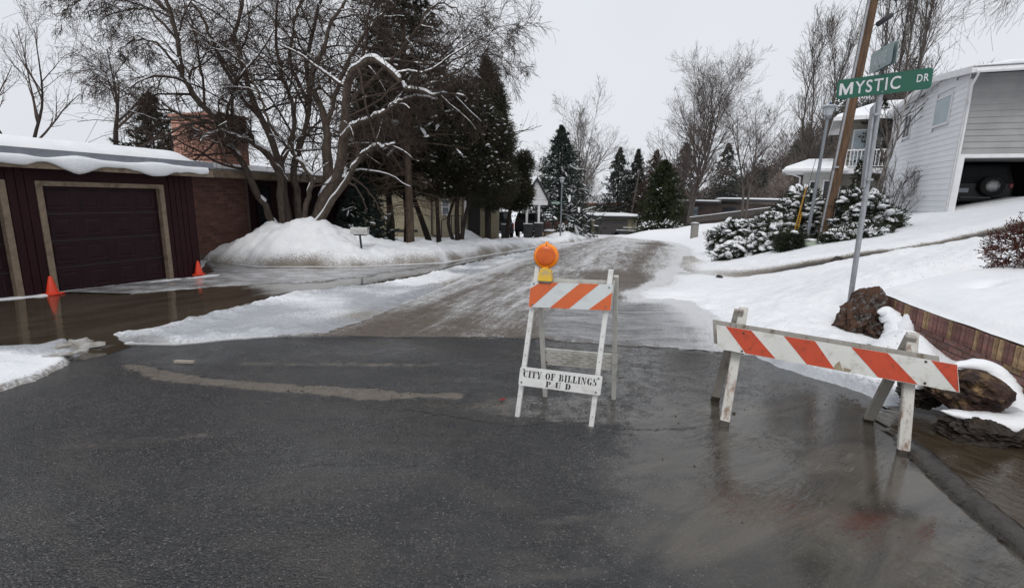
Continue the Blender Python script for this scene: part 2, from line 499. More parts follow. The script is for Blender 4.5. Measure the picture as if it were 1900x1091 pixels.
def road_attr(X, Y):
    s_seam = sdp([(-40, -5)] + SEAM + [(40, 5), (40, -5)], X, Y)          # + on the old asphalt nearer than the seam
    edge = .10*fbm(X*2.2, Y*2.2, 3)
    pack = ss(-.02, .03, -s_seam + edge*.6)
    u = uroad(X, Y)
    uk = np.array([-6, -3.6, -2.9, -2.3, -1.6, -.6, .2, 1.0, 1.5, 1.85, 2.25, 2.8, 3.6, 8])
    wk = np.array([1.1, 1.1, .98, .80, .42, .54, .64, .52, .36, .20, .50, .72, 1.0, 1.1])
    u = u - .07*np.maximum(Y-17, 0)*ss(0, 1.6, u)
    white = np.interp(u + .28*fbm(X*.5, Y*.25, 5) + .18*fbm(X*2., Y*.8, 6), uk, wk)
    white -= .30*(1-ss(6.2, 10., Y)) * (u > -2.6) * (u < 1.0)
    white += .10*ss(20, 40, Y)
    # bare patches right of the middle, where the packed snow has melted through
    for (cx, cy, rx, ry) in ((2.0, 9.0, 1.0, .30), (1.15, 9.6, .5, .35), (2.75, 8.3, .6, .16), (2.7, 13.5, .9, 1.6), (9.5, 33, .9, 3.)):
        white -= .55*np.exp(-((X-cx)/rx)**2 - ((Y-cy)/ry)**2)
    re = sdp(SNOW_R, X, Y) + .5*fbm(X*1.3, Y*1.3, 101)
    white = white + .75*ss(-.55 - .75*ss(9.8, 8.8, Y), .0, re)*(Y > 7.2)
    ice = ss(-.1, .25, sdp(ICE_R, X, Y) + .5*fbm(X*1.2, Y*1.2, 8))
    film = ss(-1.0, 1.1, sdp(BROWN_R, X, Y) + .9*fbm(X*.8, Y*1.8, 21) + .35*fbm(X*3, Y*5, 22))
    # thin sheet of melt water across the asphalt between the barricades
    film = np.maximum(film, .72*ss(-.6, .8, X + .6*fbm(X, Y, 4)) * ss(2.6, 4.4, Y) * (1-pack))
    film = np.maximum(film, .50*ss(-2.0, -.2, X + .9*fbm(X*.7, Y*1.2, 24))*ss(1.0, 2.2, Y + .6*fbm(X, Y, 25))*(1-pack))
    film = np.maximum(film, .9*ss(-.06, .12, sdp(CRACKFLAT, X, Y) + .12*fbm(X*3, Y*3, 9)) * .8)
    for (cx, cy, rx, ry) in ((-1.35, 1.25, .5, .10), (0.2, 1.95, .7, .07), (.45, 2.4, .6, .08), (-.6, 1.5, .35, .05)):
        film = np.maximum(film, .8*np.exp(-((X-cx)/rx)**2 - ((Y-cy - .15*(X-cx))/ry)**2))
    mud = ss(-.02, .05, sdp(MUD, X, Y) + .11*fbm(X*4, Y*4, 31) + .07*fbm(X*16, Y*16, 32))
    mud = np.maximum(mud, .75*ss(-.05, .2, sdp(CRACKFLAT, X, Y) + .2*fbm(X*3, Y*3, 9)) * .5)
    mud = np.maximum(mud, .55*np.exp(-((Y-5.15-.05*X)/.09)**2) * ss(-3.6, -2.6, X) * (1-ss(-1.2, -.4, X)))
    mud = np.maximum(mud, .40*np.exp(-((Y-3.2-.25*(X+2.6))/.10)**2) * ss(-3.4, -3.0, X) * (1-ss(-2.3, -1.8, X)))
    ice = ice*(1 - .9*ss(-.55, -.05, re + .25*fbm(X*5, Y*5, 14)))
    # alpha carries both: ice (>1) is stored by pushing green above one
    return np.stack([pack, np.clip(white, 0, 1.2), film, mud], -1), ice

def road_z(X, Y):
    a, ice = road_attr(X, Y)
    z = base(Y) + 0*X
    z = z + rise(X - xe(Y))*ss(6.0, 7.6, Y)
    u = uroad(X, Y)
    ruts = -.02*(np.exp(-((u+1.2)/.35)**2) + np.exp(-((u-1.8)/.35)**2)) * a[..., 0]
    z = z + a[..., 0]*(.022 + .018*fbm(X*1.2, Y*1.2, 41)) + ruts
    z = z + a[..., 3]*(.006 + .016*fbm(X*7, Y*7, 43)+.006) * (Y < 5)
    z = z - .07*ss(-.12, .15, sdp(WATER_L, X, Y))*(X < 1.5)
    z = z + .012*fbm(X*.7, Y*.7, 44)*(1-a[..., 2]) + .006*fbm(X*9, Y*9, 45)*(1-a[..., 2])*ss(0, 2, 8-Y)
    z = z - .05*ss(.05, .25, X - np.interp(Y, [.4, 1.2, 1.8, 2.25, 2.6, 2.96, 3.4, 3.95, 4.5], [2.4, 2.5, 2.62, 2.72, 2.80, 2.90, 3.05, 3.22, 3.42]))*(1-ss(4.4, 5.0, Y))
    return z

def road_material():
    m, t, b = nt('road_surface')
    v = coords(t)
    att = N(t, 'ShaderNodeVertexColor', layer_name='mask')
    sep = t.nodes.new('ShaderNodeSeparateColor'); t.links.new(att.outputs[0], sep.inputs[0])
    pack, white, film, mud = sep.outputs[0], sep.outputs[1], sep.outputs[2], att.outputs[1]
    att2 = N(t, 'ShaderNodeVertexColor', layer_name='ice')
    sep2 = t.nodes.new('ShaderNodeSeparateColor'); t.links.new(att2.outputs[0], sep2.inputs[0]); ice = sep2.outputs[0]
    fine = noise(t, v, 70., 5, .65); med = noise(t, v, 9., 5, .6); big = noise(t, v, .9, 5, .6)
    vo = N(t, 'ShaderNodeTexVoronoi', Scale=95.); t.links.new(v, vo.inputs['Vector'])
    sv = t.nodes.new('ShaderNodeSeparateColor'); t.links.new(vo.outputs['Color'], sv.inputs[0])
    chips = math_n(t, 'MULTIPLY', ramp(t, math_n(t, 'ADD', sv.outputs[0], math_n(t, 'MULTIPLY_ADD', noise(t, v, 5., 4, .6), .5, -.25)), .80, .99), ramp(t, vo.outputs['Distance'], .55, .25))
    # asphalt
    asp = mixc(t, ramp(t, big, .3, .7), (.027, .029, .033), (.047, .048, .050))
    asp = mixc(t, math_n(t, 'MULTIPLY', ramp(t, med, .45, .75), .4), asp, (.065, .059, .052))
    gr = noise(t, v, 62., 3, .7)
    asp = mixc(t, math_n(t, 'MULTIPLY', ramp(t, gr, .50, .70), .62), asp, (.125, .120, .115))
    asp = mixc(t, math_n(t, 'MULTIPLY', ramp(t, gr, .50, .34), .8), asp, (.009, .009, .011))
    asp = mixc(t, math_n(t, 'MULTIPLY', chips, .9), asp, mixc(t, sv.outputs[1], (.30, .285, .265), (.17, .135, .11)))
    wsh = noise(t, coords(t, 'Position', rad(12), (.55, 1.7, 1.)), 1., 5, .62, 1.2)
    asp = mixc(t, math_n(t, 'MULTIPLY', ramp(t, wsh, .48, .70), .42), asp, (.092, .082, .070))
    # packed snow and sand, streaked along the street
    vs = coords(t, 'Position', rad(15), (3.2, .42, 1.))
    st1 = noise(t, vs, 1., 6, .6); vs2 = coords(t, 'Position', rad(15), (14., 1.6, 1.)); st2 = noise(t, vs2, 1., 4, .6)
    vs3 = coords(t, 'Position', rad(-70), (9., 1.1, 1.)); st3 = noise(t, vs3, 1., 4, .6)
    k = math_n(t, 'ADD', white, math_n(t, 'MULTIPLY_ADD', st1, 1.0, -.5))
    k = math_n(t, 'ADD', k, math_n(t, 'MULTIPLY_ADD', st2, .7, -.35))
    k = math_n(t, 'ADD', k, math_n(t, 'MULTIPLY_ADD', st3, .5, -.25))
    k = math_n(t, 'ADD', k, math_n(t, 'MULTIPLY_ADD', fine, 2.0, -1.0))
    wf = ramp(t, k, .30, .86)
    sand = mixc(t, ramp(t, med, .3, .7), (.155, .125, .098), (.095, .078, .062))
    pk = mixc(t, wf, sand, mixc(t, med, (.70, .70, .71), (.82, .83, .85)))
    # grit: dark crumbs lying on the snow
    vg = N(t, 'ShaderNodeTexVoronoi', Scale=26.); t.links.new(v, vg.inputs['Vector'])
    sg = t.nodes.new('ShaderNodeSeparateColor'); t.links.new(vg.outputs['Color'], sg.inputs[0])
    grit = math_n(t, 'MULTIPLY', ramp(t, vg.outputs['Distance'], .34, .22), ramp(t, math_n(t, 'ADD', sg.outputs[0], math_n(t, 'MULTIPLY', white, -.35)), .25, .45))
    pk = mixc(t, math_n(t, 'MULTIPLY', grit, .7), pk, (.07, .055, .042))
    ih = noise(t, coords(t, 'Position', rad(5), (1.3, 5., 1.)), 1., 5, .65, .6)
    icec = mixc(t, ramp(t, ih, .32, .66), (.20, .205, .215), (.50, .51, .53))
    icec = mixc(t, math_n(t, 'MULTIPLY', ramp(t, st3, .55, .72), .6), icec, (.17, .145, .115))
    pk = mixc(t, math_n(t, 'MULTIPLY', ice, .85), pk, mixc(t, math_n(t, 'MULTIPLY', grit, .6), icec, (.06, .05, .04)))
    col = mixc(t, pack, asp, pk)
    mk_ = ramp(t, math_n(t, 'ADD', mud, math_n(t, 'ADD', math_n(t, 'MULTIPLY_ADD', fine, .9, -.45), math_n(t, 'MULTIPLY_ADD', med, .9, -.45))), .22, .85)
    col = mixc(t, mk_, col, mixc(t, med, (.115, .095, .076), (.235, .205, .172)))
    # brown melt water
    vw = coords(t, 'Position', rad(-35), (5., 22., 1.)); rip = noise(t, vw, 1., 4, .6, 1.2)
    fl = ramp(t, math_n(t, 'ADD', film, math_n(t, 'ADD', math_n(t, 'MULTIPLY_ADD', med, .5, -.25), math_n(t, 'ADD', math_n(t, 'MULTIPLY_ADD', gr, -.9, .45), math_n(t, 'MULTIPLY_ADD', fine, .35, -.17)))), .30, .75)
    fl = math_n(t, 'MULTIPLY', fl, math_n(t, 'SUBTRACT', 1., math_n(t, 'MULTIPLY', pack, .9)))
    swl = noise(t, coords(t, 'Position', rad(-30), (.9, 2.6, 1.)), 1., 4, .6, 1.8)
    wcol = mixc(t, ramp(t, swl, .3, .7), (.095, .081, .062), (.036, .031, .025))
    col = mixc(t, math_n(t, 'MULTIPLY', math_n(t, 'MULTIPLY', fl, ramp(t, film, .55, .95)), .8), col, wcol)
    t.links.new(col, b.inputs['Base Color'])
    r_as = math_n(t, 'MULTIPLY_ADD', ramp(t, noise(t, v, .55, 5, .6), .35, .65), .28, .11)
    r = math_n(t, 'ADD', math_n(t, 'MULTIPLY', pack, math_n(t, 'MULTIPLY_ADD', ice, -.35, .35)), r_as)
    r = math_n(t, 'MULTIPLY', r, math_n(t, 'MULTIPLY_ADD', fl, -.86, 1.))
    r = math_n(t, 'MAXIMUM', r, .035)
    t.links.new(r, b.inputs['Roughness'])
    b.inputs['Specular IOR Level'].default_value = .5
    h = math_n(t, 'ADD', math_n(t, 'MULTIPLY', vo.outputs['Distance'], -1.0), math_n(t, 'ADD', math_n(t, 'MULTIPLY', fine, 1.0), math_n(t, 'MULTIPLY', gr, 1.8)))
    h = math_n(t, 'ADD', math_n(t, 'MULTIPLY', h, math_n(t, 'MULTIPLY_ADD', fl, -.985, 1.)), math_n(t, 'MULTIPLY', math_n(t, 'MULTIPLY', rip, fl), math_n(t, 'MULTIPLY_ADD', ramp(t, big, .45, .65), .7, .07)))
    h = math_n(t, 'ADD', h, math_n(t, 'MULTIPLY', math_n(t, 'MULTIPLY', med, pack), 1.2))
    bump(t, b, h, .75, .013)
    return m
ROADM = road_material()
xs = axis((-14, -6, .14), (-6, 5, .05), (5, 10, .12), (10, 40, .5))
ys = axis((-3, .6, .3), (.6, 9, .045), (9, 20, .1), (20, 45, .25), (45, 120, .8))
_ice = {}
def road_keep(X, Y):
    u = uroad(X, Y)
    return (u > -9 + 0*X) & ((u < 7.5) | (Y < 9)) & (X < np.where(Y < 9, 7, 60)) | ((Y < 17) & (X < -4))
road = hf('road', xs, ys, road_z, road_keep, ROADM, lambda X, Y: road_attr(X, Y)[0])
tag(road, kind='structure')
_co = np.zeros(len(road.data.vertices)*3, np.float32); road.data.vertices.foreach_get('co', _co); _co = _co.reshape(-1, 3).astype(float)
_ia = road_attr(_co[:, 0][None], _co[:, 1][None])[1][0]
_ca = road.data.color_attributes.new('ice', 'FLOAT_COLOR', 'POINT')
_ca.data.foreach_set('color', np.stack([_ia]*4, -1).astype(np.float32).ravel())

# wide snowy ground that reaches the horizon
xs = axis((-500, -60, 20), (-60, 60, 2.), (60, 500, 20)); ys = axis((-40, 120, 2.), (120, 900, 20))
g_ = hf('ground', xs, ys, lambda X, Y: np.where(Y < 125, T(X, Y), base(Y) + rise(np.minimum(X - 40, 11))) - .14 + 0*X, None, SNOWP)
tag(g_, kind='structure')

# --- left gutter and driveway water
def water_mat():
    m, t, b = nt('melt_water')
    v = coords(t, 'Position', rad(18), (2.4, .7, 1.))
    n1 = noise(t, v, 1.2, 5, .6, .6); n2 = noise(t, coords(t), 14., 3)
    b.inputs['Roughness'].default_value = .045
    t.links.new(mixc(t, ramp(t, n1, .3, .7), (.045, .035, .024), (.078, .063, .046)), b.inputs['Base Color'])
    b.inputs['IOR'].default_value = 1.33
    bump(t, b, math_n(t, 'ADD', n1, math_n(t, 'MULTIPLY', n2, .25)), .17, .03)
    return m
WATER = water_mat()
xs = axis((-14, -4, .06), (-4, 2, .08)); ys = axis((4.4, 17, .06), (17, 27, .12))
w = hf('water', xs, ys, lambda X, Y: base(Y) + .024*ss(-.02, .12, sdp(WATER_L, X, Y) + .10*fbm(X*4, Y*4, 51)) + .004 + .004*fbm(X*2, Y*1.2, 52),
       lambda X, Y: sdp(WATER_L, X, Y) > -.16, WATER)
tag(w, kind='structure')
# floes of grey ice on the driveway
def ice_mat():
    m, t, b = nt('grey_ice')
    v = coords(t); n1 = noise(t, v, 2.2, 6, .6); n2 = noise(t, v, 22., 5, .65)
    k = math_n(t, 'ADD', n1, math_n(t, 'MULTIPLY_ADD', n2, .5, -.25))
    t.links.new(mixc(t, ramp(t, k, .35, .7), (.20, .195, .19), (.52, .53, .55)), b.inputs['Base Color'])
    b.inputs['Roughness'].default_value = .22
    bump(t, b, n2, .25, .02)
    return m
ICE = ice_mat()
xs = axis((-8.8, -2, .06)); ys = axis((9, 16.5, .06))
def ice_d(X, Y): return np.where(sdp(ICE_DRIVE, X, Y) < -.20, -1., 0) + sdp(ICE_DRIVE, X, Y) + .62*fbm(X*1.1, Y*1.6, 61) + .22*fbm(X*5, Y*7, 62)
i_ = hf('ice_sheet', xs, ys, lambda X, Y: base(Y) + np.clip(.052*ss(-.02, .10, ice_d(X, Y)) - .004, -.004, .06) + .012*fbm(X*3, Y*3, 63), lambda X, Y: ice_d(X, Y) > -.08, ICE)
tag(i_, kind='structure')
# snow crust drifted along the garage doors
CRUST = [(-9.3, 7.9), (-8.70, 8.65), (-7.9, 11.0), (-7.60, 11.95), (-7.2, 12.2), (-7.1, 11.6), (-7.55, 10.9), (-8.1, 9.6), (-8.55, 8.5), (-9.1, 7.7)]
def cr_d(X, Y): return np.where(sdp(CRUST, X, Y) < -.12, -1., 0) + sdp(CRUST, X, Y) + .22*fbm(X*2.2, Y*2.2, 65) + .16*fbm(X*9, Y*9, 66)
xs = axis((-9.8, -6.4, .035)); ys = axis((7.2, 12.8, .035))
def dirt0(d, x=0.): return lambda X, Y: np.stack([np.full(X.shape, d), np.full(X.shape, x), 0*X, 1+0*X], -1)
c_ = hf('snow_crust', xs, ys, lambda X, Y: base(Y) + np.clip(.07*ss(-.05, .2, cr_d(X, Y)) - .01, -.01, .08) + .02*fbm(X*8, Y*8, 67)*ss(0, .1, cr_d(X, Y)), lambda X, Y: cr_d(X, Y) > -.08, SNOW, dirt0(.12, .25))
tag(c_, kind='structure')
# --- icy ridge of snow between gutter and street
def rd(X, Y): return sdp(RIDGE, X, Y) + .16*fbm(X*2.5, Y*2.5, 71) + .07*fbm(X*9, Y*9, 72)
def ridge_z(X, Y):
    d = rd(X, Y); u = uroad(X, Y)
    crest = np.exp(-((d-.28)/.25)**2) * ss(-1.6, -2.9, u)
    cl = np.maximum(fbm(X*5.5, Y*5.5, 73), 0)
    return base(Y) + .050*ss(-.03, .14, d) - .012 + (.03 + .17*cl)*crest*ss(0, .12, d) + .03*fbm(X*6, Y*6, 74)*ss(0, .2, d) - .055*ss(-2.35, -1.5, u)
xs = axis((-5.6, 2.6, .035)); ys = axis((5.4, 12, .035), (12, 25, .09))
r_ = hf('snow_ridge', xs, ys, ridge_z, lambda X, Y: rd(X, Y) > -.1, SNOW,
        lambda X, Y: np.stack([np.clip(.85*np.exp(-((X+4.65)/.42)**2 - ((Y-5.72)/.16)**2) + .16 + .35*np.clip(fbm(X*2., Y*1.2, 76), 0, 1) + .55*ss(-2.9, -2.1, uroad(X, Y)) + .35*(1-ss(0, .12, rd(X, Y))), 0, 1), .58 + 1.2*np.clip(fbm(X*.8, Y*.8, 75), -.3, .5), 0*X, 1+0*X], -1))
tag(r_, kind='structure')
# --- ice shelf at the street corner
def sd_(X, Y): return sdp(SHELF_L, X, Y) + .10*fbm(X*3, Y*3, 81) + .05*fbm(X*12, Y*12, 82)
def shelf_z(X, Y):
    d = sd_(X, Y)
    return base(Y) + .075*ss(-.015, .035, d) - .015 + .16*ss(.15, 1.1, d)*ss(5.6, 4.6, Y) + .05*fbm(X*5, Y*5, 83)*ss(.05, .3, d)
xs = axis((-12, -4.2, .035)); ys = axis((1.4, 6, .035))
s_ = hf('ice_shelf', xs, ys, shelf_z, lambda X, Y: sd_(X, Y) > -.06, SNOW,
        lambda X, Y: np.stack([np.clip(.6*(1-ss(0, .10, sd_(X, Y))) + .9*np.exp(-((X+5.0)/.30)**2 - ((Y-5.38)/.18)**2), 0, 1), .75*ss(4.5, 5.3, Y), 0*X, 1+0*X], -1))
tag(s_, kind='structure')

# --- snow bank on the far side of the driveway, with the ploughed mound round the tree
MX = np.array([-10.5, -9.63, -8.86, -8.1, -7.4, -6.3, -5.6, -4.9, -4.2, -3.2]); MH = np.array([0, .20, .72, .84, .92, .94, .60, .26, .16, .08])
DRIVE2 = [(-3.2, 29.2), (-0.9, 28.6), (1.2, 29.8), (2.6, 31.4), (2.2, 35), (1.0, 44), (-6, 44), (-4.2, 33)]
def bd(X, Y): return sdp(BANK, X, Y) + .22*fbm(X*1.3, Y*1.3, 91) + .08*fbm(X*6, Y*6, 92)
def bank_t(X, Y):
    d = bd(X, Y)
    plow = .40*ss(-.02, .55, d) + .10*ss(.5, 1.1, d) - .20*ss(1.6, 3.2, d)
    plow = plow + (.30*fbm(X*1.1, Y*1.1, 93) + .16*fbm(X*4, Y*4, 94))*ss(.1, .6, d)*(1-.8*ss(1.8, 3.5, d))
    m = np.interp(X, MX, MH)
    md = ss(.15, 2.1, d)*(1-ss(2.3, 5., d))
    plow = plow + m*md*(1 + .42*fbm(X*1.3, Y*1.3, 95)) + .09*(np.abs(fbm(X*4.5, Y*4.5, 97))-.1)*md + .06*fbm(X*11, Y*11, 88)*md
    # mounds beside the second drive, and the heap at the bend by the lamp
    bm = ss(.0, .8, d)
    plow = plow + bm*.55*np.exp(-((X+2.7)/.75)**2 - ((Y-27.6)/1.1)**2) + bm*.02*np.exp(-((X+.2)/1.2)**2-((Y-26.2)/1.0)**2)
    plow = plow - .16*ss(22, 25, Y)*ss(-2.5, -1., X)
    plow = plow + bm*.45*np.exp(-((X-4.3)/1.4)**2 - ((Y-35.5)/2.2)**2)
    cut = ss(-.2, .4, sdp(DRIVE2, X, Y) + .3*fbm(X, Y, 96))
    return plow*(1-cut) + .10*cut - .04
def bank_attr(X, Y):
    d = bd(X, Y)
    lump = np.clip(fbm(X*.9, Y*.9, 98)+.1, 0, 1)
    dirt = .12 + 1.0*np.exp(-((d-.10)/.32)**2)*(.7+fbm(X*1.3, Y*1.3, 90)) + .45*np.clip(fbm(X*1.2, Y*.6, 89), 0, 1) + .9*lump*np.exp(-((d-.5)/.5)**2)*ss(17, 22, Y)
    cut = ss(-.2, .4, sdp(DRIVE2, X, Y) + .3*fbm(X, Y, 96))
    return np.stack([np.clip(np.maximum(dirt*.8, cut*(.62 + .5*fbm(X*1.4, Y*.5, 99))), 0, 1), .3*cut, 0*X, 1+0*X], -1)
xs = axis((-80, -14, 3.), (-14, -11, .2), (-11, 2, .06), (2, 12, .12)); ys = axis((13.5, 20, .06), (20, 45, .12), (45, 120, .8))
b_ = hf('snow_bank', xs, ys, lambda X, Y: np.where(X < -11, base(Y), T(X, Y)) + bank_t(X, Y), lambda X, Y: bd(X, Y) > -.15, SNOW, bank_attr)
tag(b_, kind='structure')

# --- snow on the east side, from the gutter up to the white house
WALL_A, WALL_B = np.array([5.10, 6.75]), np.array([4.05, 2.2])
WD = (WALL_B - WALL_A) / np.linalg.norm(WALL_B - WALL_A)
def wside(X, Y):                       # + east of (behind) the retaining wall
    return (X - WALL_A[0])*(-WD[1]) + (Y - WALL_A[1])*WD[0]
def rsd(X, Y): return sdp(SNOW_R, X, Y) + .22*fbm(X*1.2, Y*1.2, 101) + .09*fbm(X*6, Y*6, 102)
TRACK = np.array([(4.6, 17.5), (5.6, 14.6), (6.3, 12.2), (7.38, 11.0), (8.3, 10.3), (9.6, 10.1), (12., 10.8), (15, 12.5)])
def trk(X, Y):
    d = np.full(X.shape, 1e9)
    for a, b in zip(TRACK[:-1], TRACK[1:]):
        e = b-a; t_ = np.clip(((X-a[0])*e[0]+(Y-a[1])*e[1])/(e@e), 0, 1)
        d = np.minimum(d, np.hypot(X-a[0]-e[0]*t_, Y-a[1]-e[1]*t_))
    return d
def east_t(X, Y):
    d = rsd(X, Y)
    near = 1-ss(7.5, 9.5, Y)
    feather = np.exp(-((Y-8.2)/2.0)**2)*ss(3.9, 3.3, X)
    th = (.05 + .10*near*(1-feather))*ss(-.02, .10+.15*(1-near)+.5*feather, d) + (.10)*ss(.2, 1.4, d) - .015
    th = th + (.10*fbm(X*3, Y*3, 103) + .07*fbm(X*9, Y*9, 104))*ss(.0, .25, d)*(1-.6*ss(8, 12, Y))
    th = th + .10*fbm(X*.45, Y*.45, 105)*ss(.5, 2, d)
    k = trk(X, Y)
    th = th - .16*np.exp(-(k/.42)**2)*ss(4.6, 7, X) + .10*np.exp(-((k-.95)/.35)**2)*ss(5.5, 7, X)*(.6+fbm(X*2, Y*2, 106))
    th = th + .10*np.exp(-((X-7.6)/1.6)**2 - ((Y-14.6)/1.5)**2) + .35*np.exp(-((X-6.4)/.7)**2 - ((Y-18.)/1.6)**2)*(.7+fbm(X*3, Y*3, 107))
    th = th + .95*ss(.1, 2.5, d)*ss(46, 53, Y)*np.exp(-((X-17.5)/5.)**2)*np.exp(-((Y-54)/6.)**2)
    th = th + .33*np.exp(-((X-4.28)/.28)**2 - ((Y-5.05)/.30)**2) + .05*np.exp(-((X-4.15)/.22)**2 - ((Y-4.5)/.3)**2)
    return th
def east_attr(X, Y):
    d = rsd(X, Y); k = trk(X, Y)
    near = 1-ss(8, 10, Y)
    dirt = .30*np.exp(-((d-.05)/.12)**2)*near + .35*(1-ss(0, 1.0, d))*ss(9, 10.5, Y)
    dirt = dirt + 1.25*np.exp(-(k/.46)**4)*ss(5.4, 7.6, X) + .34*np.exp(-(k/.8)**2)*ss(4.2, 5.4, X)*(1-ss(6, 9, X)*.6)
    dirt = dirt + .28*np.exp(-((X-6.5)/.8)**2 - ((Y-18.)/1.8)**2)
    dirt = dirt + .20*np.exp(-((X-3.6)/.8)**2 - ((Y-13)/2.)**2)
    icy = .9*(1-ss(.0, .55, d))*np.exp(-((Y-7.6)/2.2)**2) + .75*(1-ss(0, .22, d + .15*fbm(X*4, Y*4, 108)))*near
    return np.stack([np.clip(dirt, 0, 1.1), icy, 0*X, 1+0*X], -1)
def east_z(X, Y):
    z = base(Y) + rise(X - xe(Y))*ss(6.0, 7.6, Y) + east_t(X, Y)
    return np.where((wside(X, Y) > .03) & (Y < 6.9), np.minimum(z, .25), z)
xs = axis((2.2, 8, .045), (8, 14, .1), (14, 30, .4), (30, 80, 2.)); ys = axis((2, 9, .045), (9, 20, .08), (20, 50, .3), (50, 120, 1.2))
e_ = hf('snow_slope', xs, ys, east_z, lambda X, Y: (rsd(X, Y) > -.12) & ((wside(X, Y) < .35) | (Y > 6.4)), SNOW, east_attr)
tag(e_, kind='structure')
# snow on the raised lot behind the retaining wall
def lot_z(X, Y):
    s = wside(X, Y)
    z = .485 + .030*ss(0, .12, s) + .58*(1-np.exp(-np.maximum(s, 0)/1.25)) + .03*np.minimum(s, 4.0) + .05*fbm(X*1.1, Y*1.1, 111) + .006*fbm(X*7, Y*7, 112)
    z = z - .07*np.exp(-((X-5.55)/.16)**2 - ((Y-5.6)/.10)**2)
    far = base(Y) + rise(X - xe(Y))*ss(6.0, 7.6, Y) + east_t(X, Y)
    f = np.maximum(ss(6.75, 8.3, Y - .10*(X-5)), ss(.25, -.25, (X-WALL_A[0])*WD[0] + (Y-WALL_A[1])*WD[1]))
    return np.where(f < .999, z*(1-f) + (far-.05)*f, far-.05)
LS = np.concatenate([np.arange(-2.2, 5.2, .05)]); LDp = np.concatenate([np.arange(-.03, 1.5, .04), np.arange(1.5, 6, .12), np.arange(6, 26, .6)])
SS_, DD_ = np.meshgrid(LS, LDp)
LX = WALL_A[0] + WD[0]*SS_ - WD[1]*DD_; LY = WALL_A[1] + WD[1]*SS_ + WD[0]*DD_
l_ = mk('snow_lot', np.stack([LX, LY, lot_z(LX, LY)], -1).reshape(-1, 3), (lambda I: np.stack([I[:-1, :-1], I[:-1, 1:], I[1:, 1:], I[1:, :-1]], -1).reshape(-1, 4))(np.arange(LX.size).reshape(LX.shape)), SNOWP, None, True)
tag(l_, kind='structure')

# --- kerb edge of the gutter (a dark wet lip that curves towards the camera) and the deep brown water beyond it
KP = [(3.22, 3.95), (3.05, 3.4), (2.90, 2.96), (2.80, 2.6), (2.72, 2.25), (2.62, 1.8), (2.5, 1.2), (2.4, .4)]
kp = resample([(x, y, 0) for x, y in KP], 60)
CONC = mat('wet_concrete', (.050, .044, .038), (.026, .023, .020), 12, .22, .5, 35, .5, kind='Position')
prof = [(-.12, -.05), (-.085, .025), (-.045, .058), (.01, .066), (.05, .050), (.075, .010), (.085, -.05)]
tg = np.gradient(kp, axis=0); tg /= np.linalg.norm(tg, axis=1, keepdims=True); nr = np.stack([tg[:, 1], -tg[:, 0], 0*tg[:, 0]], 1)
KV = []
for i in range(len(kp)):
    joint = -.012 if i in (22, 41) else 0
    for (o_, h_) in [(a, -.05 + (b+.05)*min(1, .15+i/14)) for a, b in prof]:
        q = kp[i] - nr[i]*o_; KV.append((q[0], q[1], float(base(np.array(q[1]))) + h_ + joint + .004*math.sin(i*1.7)))
m_ = len(prof)
KF = [[i*m_+j, i*m_+j+1, (i+1)*m_+j+1, (i+1)*m_+j] for i in range(len(kp)-1) for j in range(m_-1)]
tag(mk('kerb', KV, np.array(KF), CONC, smooth=True), kind='structure')
def flow_mat():
    m, t, b = nt('gutter_water')
    v = coords(t, 'Position', rad(-20), (14., 5., 1.))
    n1 = noise(t, v, 1., 4, .6, 1.)
    t.links.new(mixc(t, ramp(t, n1, .3, .7), (.040, .030, .019), (.062, .048, .032)), b.inputs['Base Color'])
    b.inputs['Roughness'].default_value = .06; b.inputs['IOR'].default_value = 1.33
    bump(t, b, n1, .30, .02)
    return m
xs = axis((2.3, 7, .08)); ys = axis((-.5, 5., .08))
def kx(Y): return np.interp(Y, [p[1] for p in KP][::-1], [p[0] for p in KP][::-1])
f_ = hf('gutter_water', xs, ys, lambda X, Y: base(Y) + .012 + .004*fbm(X*4, Y*4, 121), lambda X, Y: (X > kx(Y) - .02) & (Y < 3.92 + .6*np.maximum(X-3.25, 0)), flow_mat())
tag(f_, kind='structure')

# open cracks: the lip of the old overlay along the seam and a wandering crack by the barricade feet
def crack(pts, w_, seed):
    n = 220; P = resample([(x, y, 0) for x, y in pts], n); rg = np.random.default_rng(seed)
    P[:, 1] += .035*np.array([float(fbm(np.array(i*.13), np.array(seed*3.1), seed)) for i in range(n)])*2 + rg.normal(0, .004, n)
    ww = w_*np.clip(.35 + 1.3*np.array([float(fbm(np.array(i*.21), np.array(seed*7.7), seed+1))+.25 for i in range(n)]), .05, 1.5)
    t_ = unit(np.gradient(P, axis=0)); m_ = np.stack([-t_[:, 1], t_[:, 0], 0*t_[:, 0]], 1)
    A, B = P + m_*ww[:, None], P - m_*ww[:, None]
    for q in (A, B): q[:, 2] = road_z(q[:, 0][None], q[:, 1][None])[0] + .005
    V = np.stack([A, B], 1).reshape(-1, 3); F = [[2*i, 2*i+1, 2*i+3, 2*i+2] for i in range(n-1)]
    o = mk('road_crack', V, np.array(F), mat('crack_dark', (.014, .013, .013), (.022, .020, .019), 20, .5, kind='Position')); tag(o, kind='structure'); return o
crack([(-2.2, 6.27), (-1.37, 6.28), (0.09, 6.34), (1.08, 6.14), (2.0, 5.97), (2.9, 5.78)], .011, 3)
crack([(-.9, 3.86), (-.4, 3.70), (.06, 3.59), (.5, 3.66), (.95, 3.55), (1.5, 3.62)], .006, 5)
crack([(-.1, 3.76), (.3, 3.72), (.75, 3.74)], .004, 7)
crack([(-3.5, 2.2), (-2.4, 1.75), (-1.2, 1.62), (-.2, 1.25)], .004, 9)

